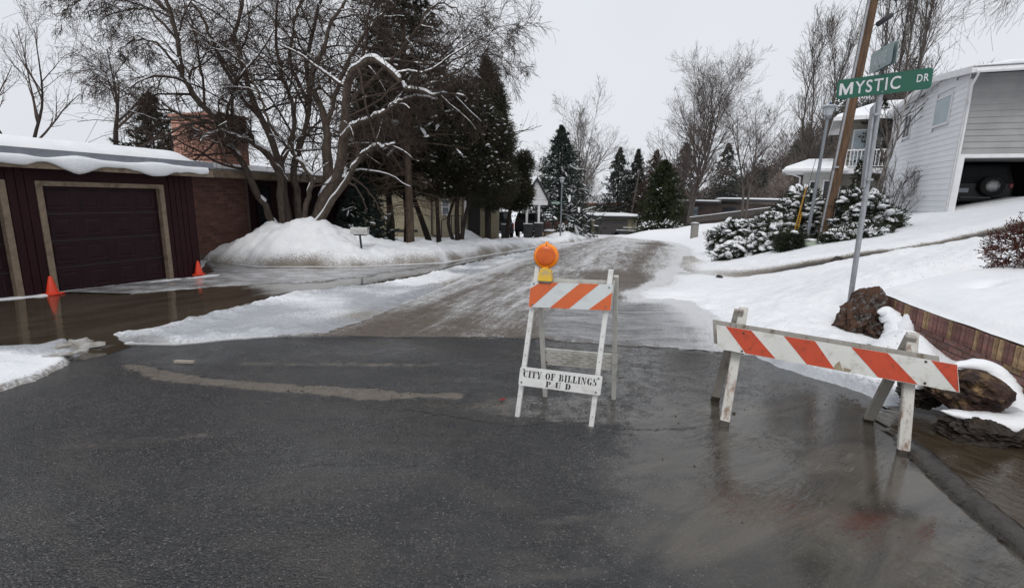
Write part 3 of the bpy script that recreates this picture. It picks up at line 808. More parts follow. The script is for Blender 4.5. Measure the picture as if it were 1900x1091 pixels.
# ------------------------------------------------------------------ building materials and helpers
MAROON = mat('maroon_paint', (.034, .011, .014), (.024, .008, .010), 5, .6, .15, 60, .15)
MAROOND = mat('maroon_door', (.027, .009, .012), (.018, .007, .009), 4, .5, .08, 40, .2)
TAN = mat('tan_trim', (.28, .215, .155), (.21, .16, .115), 10, .65, .2, 60, .3, dirt=(.08, .06, .045), dsc=4, damt=.6)
FLASH = mat('grey_flashing', (.25, .26, .29), (.20, .21, .24), 6, .45)
BRICKR = mat('red_brick', (.15, .075, .058), (.105, .055, .044), 22, .85, .2, 60, .2, rvar=.25)
BRICKC = mat('chimney_brick', (.46, .245, .185), (.36, .19, .145), 18, .85, .4, 60, .2, rvar=.15)
BRICKW1 = mat('wall_brick_red', (.27, .135, .115), (.17, .09, .08), 22, .85, .7, 70, .2, rvar=.3, dirt=(.24, .20, .18), dsc=9, damt=.6)
BRICKW2 = mat('wall_brick_buff', (.42, .29, .165), (.28, .185, .11), 22, .85, .7, 70, .2, rvar=.3, dirt=(.10, .08, .07), dsc=9, damt=.6)
MORTAR = mat('mortar', (.16, .125, .105), (.11, .09, .078), 20, .9, .5, 80, .2)
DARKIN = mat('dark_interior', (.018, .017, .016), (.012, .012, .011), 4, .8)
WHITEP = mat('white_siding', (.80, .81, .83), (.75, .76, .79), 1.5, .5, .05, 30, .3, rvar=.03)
WHITET = mat('white_trim', (.78, .78, .79), (.70, .70, .71), 6, .45, .05, 40)
CREAM = mat('cream_siding', (.42, .37, .26), (.36, .315, .22), 2, .7, .1, 40, .3, rvar=.06)
BEIGE = mat('beige_siding', (.27, .25, .215), (.225, .21, .18), 2, .7, .1, 40, .3, rvar=.05)
GREYW = mat('shaded_grey_siding', (.36, .36, .355), (.31, .31, .305), 2, .6, .05, 40, .3, rvar=.04)  # white siding greyed: the front wall's shade is put into its colour
TAUPE = mat('taupe_wall', (.15, .135, .095), (.12, .11, .078), 4, .75)
TAUPED = mat('taupe_garage_door', (.070, .062, .060), (.056, .050, .048), 4, .6)
BLACKT = mat('black_trim', (.022, .022, .024), (.016, .016, .017), 5, .5)
GLASSM, _t, _b = nt('window_glass'); _b.inputs['Base Color'].default_value = (.10, .12, .14, 1); _b.inputs['Roughness'].default_value = .06; _b.inputs['Specular IOR Level'].default_value = .9
GLASSD, _t, _b = nt('dark_glass'); _b.inputs['Base Color'].default_value = (.02, .022, .025, 1); _b.inputs['Roughness'].default_value = .08
CURT = mat('pale_blind', (.42, .50, .54), (.36, .43, .47), 2, .3, spec=.7)

class FR:
    """frame on a wall: P(s, off, z): s along the wall, off outwards"""
    def __init__(s, o, d, side=1):
        s.o = np.array([o[0], o[1], 0.]); d = np.array([d[0], d[1], 0.]); s.d = d/np.linalg.norm(d)
        s.n = np.array([s.d[1], -s.d[0], 0.])*side; s.z = np.array([0, 0, 1.])
        s.ax = np.array([s.d, s.n, s.z])
    def P(s, a, off, z): return s.o + s.d*a + s.n*off + s.z*z
    def box(s, mb, a0, a1, o0, o1, z0, z1, bev=0.):
        c = s.P((a0+a1)/2, (o0+o1)/2, (z0+z1)/2); sz = (abs(a1-a0), abs(o1-o0), abs(z1-z0))
        return mb.bev(c, sz, bev, s.ax) if bev else mb.box(c, sz, s.ax)
def fbox(fr, name, m, par, a0, a1, o0, o1, z0, z1, bev=0.):
    mb = MB(); fr.box(mb, a0, a1, o0, o1, z0, z1, bev); return mb.build(name, m, par)

def snow_slab(name, fr, par, a0, a1, o0, o1, zf, thick, seed, lip=.05, nseg=60, m=None):
    """pillowy snow lying on a roof: zf(a, o) underside height"""
    na, no = nseg, 14
    A = np.linspace(a0, a1, na); O = np.linspace(o0, o1, no)
    AA, OO = np.meshgrid(A, O)
    e = np.minimum(np.minimum(AA-a0, a1-AA), np.minimum(abs(OO-o0), abs(o1-OO)))
    hh = thick*(1-np.exp(-(e/ (thick*.45))**1.0)) + .03*fbm(AA*2.2, OO*2.2, seed)*ss(0, .2, e)
    OO2 = OO + lip*fbm(AA*1.8, 0*AA+seed, seed+3)*2*ss(.8, 1., (OO-o0)/(o1-o0))
    top = fr.o + fr.d*AA[..., None] + fr.n*OO2[..., None] + fr.z*(zf(AA, OO)+np.maximum(hh, .004))[..., None]
    bot = fr.o + fr.d*AA[..., None] + fr.n*OO2[..., None] + fr.z*(zf(AA, OO)-.002)[..., None]
    idx = np.arange(na*no).reshape(no, na)
    q = np.stack([idx[:-1, :-1], idx[:-1, 1:], idx[1:, 1:], idx[1:, :-1]], -1).reshape(-1, 4)
    ring = np.concatenate([idx[0, :], idx[1:, -1], idx[-1, -2::-1], idx[-2:0:-1, 0]])
    n = na*no
    sd = np.stack([ring, np.roll(ring, -1), np.roll(ring, -1)+n, ring+n], -1)
    return mk(name, np.concatenate([top.reshape(-1, 3), bot.reshape(-1, 3)]), np.concatenate([q, sd]), m or SNOWP, par, True)

def brick_mesh(sz, seed):
    mb = MB(); mb.bev((0, 0, 0), sz, .006)
    V = np.concatenate(mb.V) + np.random.default_rng(seed).normal(0, .0018, (24, 3))
    o = mk('brick', V, mb.faces(), None)
    me = o.data; bpy.data.objects.remove(o); return me
def lay_bricks(par, fr, a0, a1, z0, zs, bl, bh, dep, off, mats, seed, joint=.011, header=None, bond=True):
    """courses of single bricks, each an object under par"""
    rg = random.Random(seed); meshes = []
    for mt in mats:
        for k in range(2):
            me = brick_mesh((bl, dep, bh), seed+k+len(meshes)); me.materials.append(mt); meshes.append(me)
    o0 = ORG[par.name]; ang = math.atan2(fr.d[1], fr.d[0]); row = 0; z = z0
    while z + bh <= zs + .001:
        a = a0 + (-(bl+joint)/2 if (row % 2 and bond) else 0)
        while a < a1 - .02:
            l0, l1 = max(a, a0), min(a+bl, a1)
            if l1 - l0 > .03:
                b = bpy.data.objects.new('brick', rg.choice(meshes)); COL.objects.link(b); b.parent = par
                b.location = Vector(fr.P((l0+l1)/2, off + rg.uniform(-.004, .005), z+bh/2) - o0)
                b.rotation_euler = (rg.uniform(-.012, .012), rg.uniform(-.006, .006), ang + rg.uniform(-.012, .012)); b.scale = ((l1-l0)/bl, 1, 1)
            a += bl + joint
        z += bh + joint; row += 1
    return z

def window(par, fr, a0, a1, z0, z1, off, fm, gm, bars=(0, 0), sill=True, fw=.07):
    f = MB()
    fr.box(f, a0-fw, a1+fw, off, off+.05, z1, z1+fw); fr.box(f, a0-fw, a1+fw, off, off+.07, z0-fw, z0)
    fr.box(f, a0-fw, a0, off, off+.05, z0, z1); fr.box(f, a1, a1+fw, off, off+.05, z0, z1)
    for i in range(bars[0]):
        c = a0+(a1-a0)*(i+1)/(bars[0]+1); fr.box(f, c-.015, c+.015, off+.012, off+.04, z0, z1)
    for i in range(bars[1]):
        c = z0+(z1-z0)*(i+1)/(bars[1]+1); fr.box(f, a0, a1, off+.014, off+.038, c-.02, c+.02)
    w_ = f.build('window', fm, par)
    fbox(fr, 'pane', gm, w_, a0, a1, off+.004, off+.012, z0, z1)
    return w_
def siding(par, fr, a0, a1, z0, z1, ex, m, cut=None, off=0., name='board', clipf=None):
    """lapped boards, one object each; cut = list of (a0,a1,z0,z1) openings; clipf(z)->(a0,a1) for gables"""
    z = z0
    while z < z1 - .01:
        zt = min(z+ex, z1)
        spans = [(a0, a1)] if clipf is None else [clipf((z+zt)/2)]
        for c in cut or []:
            if c[2] < zt-.01 and c[3] > z+.01:
                ns = []
                for s0, s1 in spans:
                    if c[1] <= s0 or c[0] >= s1: ns.append((s0, s1)); continue
                    if c[0] > s0: ns.append((s0, c[0]))
                    if c[1] < s1: ns.append((c[1], s1))
                spans = ns
        for s0, s1 in spans:
            if s1-s0 < .03: continue
            mb = MB(); P = fr.P
            # wedge: thick at its lower edge
            mb.prism([P(s0, off, z), P(s0, off+.034, z), P(s0, off+.036, z+.012), P(s0, off+.010, zt), P(s0, off, zt)], fr.d*(s1-s0))
            mb.build(name, m, par)
        z = zt

# ------------------------------------------------------------------ red-brown house on the west side
e_d = (.335, .942); G = FR((-8.79, 9.04), e_d); fl = -.42
H = thing('brown_house', tuple(G.P(0, 0, fl)), 'dark maroon house with two closed garage doors, brick wing and wide brick chimney', 'house')
wl = MB()
G.box(wl, -9, -3.0, -.12, 0, fl-.3, 2.08); G.box(wl, -.42, 0, -.12, 0, fl-.3, 2.08); G.box(wl, 2.34, 3.06, -.12, 0, fl-.3, 2.08)
G.box(wl, -3.0, -.42, -.12, 0, 1.79, 2.08); G.box(wl, 0, 2.34, -.12, 0, 1.79, 2.08)
G.box(wl, 2.94, 3.06, -6.2, -.12, fl-.3, 2.08); G.box(wl, -9, 2.94, -6.3, -6.2, fl-.3, 2.08)
wl.build('wall', MAROON, H)
for a in np.arange(-.34, -.05, .13): fbox(G, 'board', MAROON, H, a-.058, a+.058, 0, .018, fl, 2.02)
for a in np.arange(2.53, 3.05, .13): fbox(G, 'board', MAROON, H, a-.058, a+.058, 0, .018, fl, 2.02)
def garage_door(a0, a1, ztop, ncol, fr=G, par=H, m=MAROOND, zb=None, rows=4, off=-.09):
    zb = fl+.05 if zb is None else zb
    d = fbox(fr, 'garage_door', m, par, a0, a1, off-.05, off, zb, ztop)
    hr = (ztop-zb)/rows; wc = (a1-a0)/ncol
    for r in range(rows):
        for c in range(ncol):
            p = MB(); x0, x1 = a0+wc*c+.07, a0+wc*(c+1)-.07; y0, y1 = zb+hr*r+.07, zb+hr*(r+1)-.06
            P = fr.P; i = .055
            o_ = [P(x0, off+.002, y0), P(x1, off+.002, y0), P(x1, off+.002, y1), P(x0, off+.002, y1)]
            q_ = [P(x0+.015, off+.012, y0+.015), P(x1-.015, off+.012, y0+.015), P(x1-.015, off+.012, y1-.015), P(x0+.015, off+.012, y1-.015)]
            r_ = [P(x0+i, off+.006, y0+i), P(x1-i, off+.006, y0+i), P(x1-i, off+.006, y1-i), P(x0+i, off+.006, y1-i)]
            t_ = [P(x0+i+.04, off+.016, y0+i+.04), P(x1-i-.04, off+.016, y0+i+.04), P(x1-i-.04, off+.016, y1-i-.04), P(x0+i+.04, off+.016, y1-i-.04)]
            F_ = [[k+4*l, (k+1) % 4+4*l, (k+1) % 4+4*l+4, k+4*l+4] for l in range(3) for k in range(4)] + [[12, 13, 14, 15]]
            p.add(o_+q_+r_+t_, np.array(F_)); p.build('panel', m, d)
        if r: fbox(fr, 'section_joint', BLACKT, d, a0+.01, a1-.01, off, off+.004, zb+hr*r-.008, zb+hr*r+.008)
    return d
garage_door(.10, 2.24, 1.70, 4); garage_door(-2.9, -.52, 1.70, 4)
for (a0, a1) in ((0, 2.34), (-3.0, -.42)):
    t_ = MB(); G.box(t_, a0, a0+.10, -.13, .03, fl, 1.79); G.box(t_, a1-.10, a1, -.13, .03, fl, 1.79); G.box(t_, a0+.10, a1-.10, -.13, .03, 1.70, 1.79)
    t_.build('door_trim', TAN, H)
OV = .32
rf = lambda A, O: 2.30 + (OV-O)*.075 + 0*A
r_ = MB(); r_.prism([G.P(-9, OV, 2.19), G.P(-9, OV, 2.29), G.P(-9, -6.3, 2.29+.075*6.62), G.P(-9, -6.3, 2.10+.075*6.62)], G.d*12.32)
roof = r_.build('roof', FLASH, H)
f_ = MB(); G.box(f_, -9, 3.36, OV, OV+.03, 2.00, 2.17); G.box(f_, -9, 3.36, -.02, OV, 2.03, 2.09)
G.box(f_, 3.33, 3.36, -6, OV, 2.03, 2.28)
f_.build('fascia', TAN, H)
fbox(G, 'roof_edge', FLASH, roof, -9, 3.37, OV, OV+.05, 2.20, 2.345)
snow_slab('roof_snow', G, roof, -9, 3.25, -6.2, OV-.16, rf, .24, 5, .05, 140)
# the slab that has slid and hangs over the fascia in scallops
na = 160; A = np.linspace(-9, 3.2, na); V = []; F = []
for i, a in enumerate(A):
    sc = .02 + .075*abs(math.sin(a*1.9 + 1.3*math.sin(a*.8)))**2*(1+math.sin(a*3.1+1)) + .20*max(0, float(fbm(np.array(a*1.5), np.array(3.3), 7))+.05)
    gap = 1 if (float(fbm(np.array(a*.5), np.array(9.1), 8)) > -.22) else .4
    r = (.020 + .018*abs(math.sin(a*2.1)) + sc*.30)*gap
    cz = 2.17 - sc*.42
    for k in range(10):
        th = k*2*math.pi/10
        V.append(G.P(a, OV+.052+r*.75*math.cos(th)+.01, cz + (r+sc*.55)*math.sin(th)))
for i in range(na-1):
    for k in range(10): F.append([i*10+k, i*10+(k+1) % 10, (i+1)*10+(k+1) % 10, (i+1)*10+k])
mk('hanging_snow', V, np.array(F), SNOWP, roof, True)
# brick wing set back behind the garage
W = FR(G.P(0, -3.4, 0)[:2], e_d)
wb = MB(); W.box(wb, 3.1, 7.62, -.3, -.010, -.8, 2.25); W.box(wb, 7.62, 7.75, -.9, -.045, -.8, 2.25)
wall2 = wb.build('brick_wall', MORTAR, H)
lay_bricks(wall2, W, 5.5, 7.62, -.35, 2.18, .295, .108, .10, -.05, [BRICKR], 3, .009)
rc = MB(); W.box(rc, 7.75, 14, -1.1, -.9, -.8, 2.25); W.box(rc, 13.3, 13.5, -.9, -.05, -.8, 2.2); rc.build('entry_wall', MAROON, H)
window(H, W, 8.9, 9.5, .2, 1.9, -.9, MAROON, GLASSD)
fw_ = MB(); W.box(fw_, 2.5, 12.86, .5, .53, 2.12, 2.36); W.box(fw_, 2.5, 12.86, -1, .5, 2.12, 2.17); W.box(fw_, 12.83, 12.86, -5, .53, 2.12, 2.36); fw_.build('wing_fascia', TAN, H)
wr = MB(); wr.prism([W.P(2.2, .53, 2.36), W.P(2.2, .53, 2.40), W.P(2.2, -5, 2.86), W.P(2.2, -5, 2.82)], W.d*10.6); roof2 = wr.build('wing_roof', FLASH, H)
snow_slab('wing_roof_snow', W, roof2, 2.3, 12.7, -4.9, .50, lambda A, O: 2.40+(.53-O)*.083+0*A, .14, 15, .05, 90)
# chimney
CH = FR((-12.25, 18.0), (.942, -.335))
cm = MB(); CH.box(cm, .006, 2.192, -1.192, -.008, 2.0, 4.24)
chim = cm.build('chimney', MORTAR, H)
lay_bricks(chim, CH, 0, 2.2, 2.35, 4.2, .40, .125, .11, -.05, [BRICKC], 9, .014)
CH2 = FR(CH.P(2.2, 0, 0)[:2], (.335, .942))
lay_bricks(chim, CH2, 0.06, 1.2, 2.35, 4.2, .40, .125, .11, -.05, [BRICKC], 10, .014)
cp_ = MB(); CH.box(cp_, -.06, 2.26, -1.26, .06, 4.245, 4.33); CH.box(cp_, .3, 1.9, -1.0, -.2, 4.33, 4.42); cp_.build('chimney_cap', BRICKC, chim)
snow_slab('cap_snow', CH, chim, -.03, 2.23, -1.22, .03, lambda A, O: 4.33+0*A, .06, 25, .02, 20)

# ------------------------------------------------------------------ white house with open garage, east side
d1, d2 = (.368, .93), (.93, -.368)
A1 = FR((14.944, 17.0), d1, -1)          # gable side that faces the street
A2 = FR((14.944, 17.0), d2, 1)           # front with the garage door
WHs = thing('white_house', (14.944, 17.0, 1.40), 'white lap sided house with its garage door open above a snowy drive', 'house')
rz = lambda s: 5.86 + .21*(3.35-abs(s-3.35))
cb = MB()
cb.prism([A1.P(.02, -.02, .2), A1.P(6.68, -.02, .2), A1.P(6.68, -.02, 5.74), A1.P(2.4, -.02, 6.27), A1.P(.02, -.02, 5.98)], -A1.n*.15)
A2.box(cb, .02, .20, -.17, -.02, .2, 5.96); A2.box(cb, 5.0, 12, -.17, -.02, .2, 5.96); A2.box(cb, .20, 5.0, -.17, -.02, 3.36, 5.96)
A2.box(cb, .15, 12, -6.7, -6.5, .2, 5.8); A2.box(cb, 8, 8.15, -6.5, -.17, 1.2, 5.8)
A2.box(cb, .17, 8, -6.5, -.17, 3.55, 3.65)
cb.build('wall', WHITEP, WHs)
fbox(A2, 'garage_floor', mat('garage_floor', (.05, .05, .05)), WHs, .15, 8, -6.5, -.02, 1.2, 1.44)
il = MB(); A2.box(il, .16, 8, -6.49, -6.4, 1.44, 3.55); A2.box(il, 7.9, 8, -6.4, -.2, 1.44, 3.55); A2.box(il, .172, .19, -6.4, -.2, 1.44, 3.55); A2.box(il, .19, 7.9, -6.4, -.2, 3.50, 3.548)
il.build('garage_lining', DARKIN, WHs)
w1 = (4.78, 5.52, 4.58, 5.46); w2 = (1.15, 2.42, 4.64, 5.56)
siding(WHs, A1, .06, 6.66, .9, 6.24, .196, WHITEP, [(w1[0]-.08, w1[1]+.08, w1[2]-.08, w1[3]+.08), (w2[0]-.08, w2[1]+.08, w2[2]-.08, w2[3]+.08)],
       clipf=lambda z: (max(.06, 2.4-(6.25-z)/.12), min(6.66, 2.4+(6.25-z)/.12)))
window(WHs, A1, *w1, .012, WHITET, GLASSD, (1, 0)); window(WHs, A1, *w2, .012, WHITET, CURT, (0, 0))
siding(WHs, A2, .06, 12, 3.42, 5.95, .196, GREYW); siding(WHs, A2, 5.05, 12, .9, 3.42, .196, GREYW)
ct = MB(); A1.box(ct, -.035, .06, .0, .045, .9, 5.8); A2.box(ct, -.045, .06, .0, .04, .9, 5.8); ct.build('corner_board', WHITET, WHs); fbox(A1, 'corner_board', WHITET, WHs, 6.66, 6.76, -.05, .045, .9, 5.8)
gt = MB(); A2.box(gt, .06, .20, -.3, .05, 1.40, 3.42); A2.box(gt, 4.86, 5.05, -.3, .05, 1.40, 3.42); A2.box(gt, .20, 4.86, -.3, .035, 3.30, 3.42); gt.build('garage_door_frame', WHITET, WHs)
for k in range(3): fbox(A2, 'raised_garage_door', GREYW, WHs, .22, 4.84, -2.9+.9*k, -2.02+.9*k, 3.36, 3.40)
for sg in (0, 1):
    s0, s1 = (2.4, -1.0) if sg == 0 else (2.4, 7.10)
    z0, z1 = 6.40, 6.40-.12*abs(s1-s0)
    rp = MB(); rp.prism([A1.P(s0, .38, z0), A1.P(s1, .38, z1), A1.P(s1, .38, z1-.05), A1.P(s0, .38, z0-.05)], -A1.n*13)
    rp.build('roof', FLASH, WHs)
    rk = MB(); rk.prism([A1.P(s0, .39, z0+.01), A1.P(s1, .39, z1+.01), A1.P(s1, .39, z1-.19), A1.P(s0, .39, z0-.19)], -A1.n*.03)
    rk.prism([A1.P(s1, .36, z1+.01), A1.P(s1, .36, z1-.19), A1.P(s1-np.sign(s1-s0)*.03, .36, z1-.19), A1.P(s1-np.sign(s1-s0)*.03, .36, z1+.01)], -A1.n*12.9)
    rk.build('fascia', WHITET, WHs)
    n_ = 7
    for k in range(n_):       # soffit boards under the rake
        a, b_ = s0+(s1-s0)*k/n_, s0+(s1-s0)*(k+1)/n_-np.sign(s1-s0)*.012
        sf = MB(); za, zb = z0-.13-.12*abs(a-s0), z0-.13-.12*abs(b_-s0)
        sf.prism([A1.P(a, .36, za), A1.P(b_, .36, zb), A1.P(b_, .03, zb), A1.P(a, .03, za)], (0, 0, -.012)); sf.build('soffit_board', WHITET, WHs)
    q = FR(A1.P(0, 0, 0)[:2], d1, -1)
    snow_slab('roof_snow', q, WHs, min(s0, s1)+.02, max(s0, s1)-.02, -12, .36, (lambda A, O, s0=s0, z0=z0: z0+.005-.12*abs(A-s0)), .14, 33+sg, .02, 40)
gu = MB(); gu.tube([A2.P(-.3, 1.0, 5.84), A2.P(12, 1.0, 5.87)], .06, 8); g3_ = MB(); g3_.tube([A2.P(-.2, .98, 5.80), A2.P(-.15, .5, 5.5), A2.P(.02, .09, 5.05), A2.P(.02, .09, 1.4)], .035, 8); g3_.build('downspout', WHITET, WHs)
g2_ = MB(); g2_.tube([A1.P(7.0, .1, 5.66), A1.P(6.9, .09, 5.6), A1.P(6.8, .08, 5.45), A1.P(6.8, .08, 1.2)], .035, 8); g2_.build('downspout', WHITET, WHs)
gu.build('gutter', WHITET, WHs)

# ------------------------------------------------------------------ beige house with balcony beyond it
B1 = FR((16.2, 28.25), (.86, -.51), 1)     # long side facing the street corner
BH = thing('beige_house', (16., 28., .3), 'beige house with white railed balcony and bay under a snowy hipped roof', 'house')
b0 = .1
w_ = MB(); B1.box(w_, 1.9, 8.5, -6, -.4, b0-.6, 3.6); B1.box(w_, 1.9, 8.5, -6, -.8, 3.6, 6.2); B1.box(w_, .2, 1.9, -6, -.5, b0-.6, 3.55); w_.build('wall', BEIGE, BH)
siding(BH, B1, 1.95, 8.45, b0, 3.3, .2, BEIGE, off=-.398); siding(BH, B1, 1.95, 8.45, 3.7, 6.1, .2, BEIGE, off=-.798, cut=[(2.3, 3.5, 3.7, 5.7), (5.2, 6.4, 3.7, 5.6)])
wing = MB(); B1.box(wing, .15, 1.9, -.5, -.06, b0, 3.5); wing.build('white_wall', mat('off_white_wall', (.52, .51, .48), (.45, .44, .42)), BH)
window(BH, B1, .55, .85, 1.3, 2.9, -.05, WHITET, GLASSD, (0, 1)); window(BH, B1, 1.2, 1.55, 1.0, 2.95, -.05, WHITET, GLASSD, (0, 1))
window(BH, B1, 2.3, 3.5, 3.75, 5.65, -.79, WHITET, CURT, (1, 0)); window(BH, B1, 5.2, 6.4, 3.75, 5.55, -.79, WHITET, GLASSD, (1, 0))
dk = MB(); B1.box(dk, 1.6, 8.6, -.8, .5, 3.34, 3.6); dk.build('balcony_floor', WHITET, BH)
rl = MB(); B1.box(rl, 1.65, 8.55, .42, .47, 4.50, 4.56); B1.box(rl, 1.65, 8.55, .42, .46, 3.68, 3.72); railing = rl.build('railing', WHITET, BH)
for a in np.arange(1.7, 8.5, .16): fbox(B1, 'baluster', WHITET, railing, a-.017, a+.017, .425, .455, 3.72, 4.5)
rr_ = MB(); P = B1.P
for (za, zb, a0, a1, o0, o1) in ((6.2, 7.4, 1.2, 9.2, .7, -7), (3.55, 4.2, -.9, 2.2, .75, -5)):
    c0, c1 = P(a0+2.2 if za > 5 else a0+1.2, (o0+o1)/2, zb), P(a1-2.2 if za > 5 else a1-.2, (o0+o1)/2, zb)
    q = [P(a0, o0, za), P(a1, o0, za), P(a1, o1, za), P(a0, o1, za)]
    V = np.array(q + [c0, c1]); V2 = V - (0, 0, .16)
    rr_.add(np.concatenate([V, V2[:4]]), [np.array([[0, 1, 5, 4], [2, 3, 4, 5], [0, 6, 7, 1], [3, 9, 6, 0]]), np.array([[3, 0, 4], [1, 2, 5]])])
rr_.build('roof', WHITET, BH)
sn = MB()
for (za, zb, a0, a1, o0, o1) in ((6.2, 7.4, 1.2, 9.2, .7, -7), (3.55, 4.2, -.9, 2.2, .75, -5)):
    c0, c1 = P(a0+2.2 if za > 5 else a0+1.2, (o0+o1)/2, zb+.12), P(a1-2.2 if za > 5 else a1-.2, (o0+o1)/2, zb+.12)
    i = .06; q = [P(a0+i, o0-i, za+.03), P(a1-i, o0-i, za+.03), P(a1-i, o1+i, za+.03), P(a0+i, o1+i, za+.03)]
    up = [P(a0+i+.1, o0-i-.1, za+.17), P(a1-i-.1, o0-i-.1, za+.17), P(a1-i-.1, o1+i+.1, za+.17), P(a0+i+.1, o1+i+.1, za+.17)]
    sn.add(np.array(q+up+[c0, c1]), [np.array([[4, 5, 9, 8], [6, 7, 8, 9], [0, 1, 5, 4], [1, 2, 6, 5], [2, 3, 7, 6], [3, 0, 4, 7]]), np.array([[7, 4, 8], [5, 6, 9]])])
sn.build('roof_snow', SNOWP, BH)
gg = MB(); gg.tube([P(-.9, .8, 3.5), P(2.2, .8, 3.5)], .06, 6); gg.tube([P(-.8, .75, 3.45), P(.0, .1, 3.15), P(.1, 0, .3)], .045, 6); gg.build('gutter', WHITET, BH)
ln = MB(); B1.box(ln, 2.05, 2.2, -.35, -.25, 2.2, 2.7); ln.build('wall_lamp', BLACKT, BH)

# ------------------------------------------------------------------ cream house behind the trees
Y1 = FR((-9.6, 28.6), (.97, .243), 1)
YH = thing('cream_house', (-6., 29., -.9), 'cream lap sided house half hidden by dark trees, with white posted entry gable', 'house')
yb = -.85
w_ = MB(); Y1.box(w_, 0, 6.6, -7, -.02, yb-.5, 2.3); Y1.box(w_, 6.6, 9.4, -7, -2.0, yb-.5, 2.3); w_.build('wall', CREAM, YH)
siding(YH, Y1, 0, 6.55, yb, 2.2, .2, CREAM, [(5.35, 5.85, .55, 1.55)])
siding(YH, Y1, 6.65, 9.4, yb, 2.2, .2, CREAM, [(7.3, 8.1, yb, 1.4)], off=-1.99)
window(YH, Y1, 5.42, 5.78, .62, 1.48, .012, WHITET, GLASSM, (0, 1))
ds = MB(); ds.tube([Y1.P(4.75, .07, 2.2), Y1.P(4.75, .07, yb+.25), Y1.P(5.1, .2, yb+.1)], .045, 6); ds.build('downspout', BLACKT, YH)
fbox(Y1, 'belly_board', BLACKT, YH, 0, 3.9, .012, .07, -.46, -.33)
fbox(Y1, 'entry_door', BLACKT, YH, 7.3, 8.1, -2.0, -1.95, yb, 1.4)
mt = MB(); Y1.box(mt, .7, .82, .03, .1, .0, .2); mt.build('meter_box', FLASH, YH)
hr = MB(); hr.bar(Y1.P(5.3, .5, .25), Y1.P(5.9, .5, .55), .05, .05, (0, 0, 1)); hr.bar(Y1.P(5.9, .5, .55), Y1.P(6.5, .5, .55), .05, .05, (0, 0, 1))
for a, z in ((5.3, .25), (5.9, .55), (6.5, .55)): hr.bar(Y1.P(a, .5, yb), Y1.P(a, .5, z), .05, .05)
hr.build('step_rail', BLACKT, YH)
r1 = MB(); r1.prism([Y1.P(-.5, .6, 2.25), Y1.P(-.5, .6, 2.37), Y1.P(-.5, -3.5, 3.9), Y1.P(-.5, -3.5, 3.78)], Y1.d*10.3); rfy = r1.build('roof', BLACKT, YH)
snow_slab('roof_snow', Y1, rfy, -.45, 9.7, -3.5, .55, lambda A, O: 2.38+(.6-O)*.373+0*A, .16, 44, .03, 40)
pp = MB(); Y1.box(pp, 6.75, 6.87, -.1, .02, yb, 2.2); pp.build('porch_post', WHITET, YH)
# entry gable at the end of the drive: its ridge runs back to the west
PG = FR((.60, 34.2), (.985, .17), 1)
ge = 1.58; ga = 3.12; gw = 1.75
gb = MB(); gb.prism([PG.P(0, 0, ge), PG.P(gw, 0, ge), PG.P(gw/2+.1, 0, ga-.15)], -PG.n*.12); gab = gb.build('gable', WHITET, YH)
gb = MB()
for k in range(8):
    z = ge+.02+k*.17; f0 = (z-ge)/(ga-.15-ge); a0, a1 = f0*(gw/2+.1)+.06, gw-f0*(gw/2-.1)-.06
    if a1-a0 > .1: fbox(PG, 'gable_board', WHITET, gab, a0, a1, 0, .02, z, z+.155)
fbox(PG, 'beam', WHITET, YH, -.05, gw+.05, -.14, .01, ge-.34, ge-.01)
for a, dz in ((.38, -.28), (.38, -3.2), (1.2, -.1)):
    p_ = MB(); PG.box(p_, a-.075, a+.075, dz-.075, dz+.075, -1.25, ge-.34); p_.build('porch_post', WHITET, YH)
for sg in (0, 1):
    ax, az = gw/2+.1, ga
    bx, bz = (-.45, ge-.62) if sg == 0 else (gw+.35, ge-.35)
    rp = MB(); rp.prism([PG.P(ax, .2, az), PG.P(bx, .2, bz), PG.P(bx, .2, bz-.16), PG.P(ax, .2, az-.2)], -PG.n*6.); rp.build('porch_roof', BLACKT, YH)
    if sg == 0:
        s_ = MB(); s_.prism([PG.P(ax-.01, .12, az+.09), PG.P(ax-.02, .12, az+.004), PG.P(bx+.02, .12, bz+.004), PG.P(bx+.06, .12, bz+.08)], -PG.n*5.9); s_.build('porch_roof_snow', SNOWP, YH)

# ------------------------------------------------------------------ taupe garage at the end of the street and the roofs beyond
Q = FR((10.3, 73.6), (.999, .04), 1)
FG = thing('taupe_garage', (14.5, 74, -3.5), 'flat roofed taupe garage at the far bend with wide dark door under snow', 'garage')
zb = -3.55
w_ = MB(); Q.box(w_, 0, 8.4, -7, 0, zb-.5, -.75); w_.build('wall', TAUPE, FG)
garage_door(2.0, 6.9, -1.15, 8, Q, FG, TAUPED, zb, 4, .02)
fbox(Q, 'side_door', BLACKT, FG, .55, 1.35, 0, .05, zb, -1.1); fbox(Q, 'door_pane', GLASSM, FG, .85, 1.05, .05, .06, -2.0, -1.8)
for a in (1.5, 7.05): fbox(Q, 'pilaster', mat('ochre_trim', (.20, .17, .10)), FG, a, a+.4, 0, .06, zb, -1.05)
fbox(Q, 'fascia', BLACKT, FG, -.9, 8.9, -7.5, .7, -.98, -.62)
snow_slab('roof_snow', Q, FG, -.85, 8.8, -7.4, .62, lambda A, O: -.62+0*A, .34, 55, .05, 40)
Q2 = FR((8.8, 88), (.985, -.17), 1)
OH = thing('flat_roof_house', (14, 90, -2.5), 'tan flat roofed house showing above the taupe garage roof with orange edge', 'house')
w_ = MB(); Q2.box(w_, 0, 11, -8, 0, -4, .9); w_.build('wall', BEIGE, OH)
fbox(Q2, 'fascia', mat('orange_fascia', (.33, .10, .04)), OH, -.5, 11.5, -8, .6, .9, 1.15)
snow_slab('roof_snow', Q2, OH, -.5, 11.5, -8, .5, lambda A, O: 1.15+0*A, .30, 56, .03, 30)
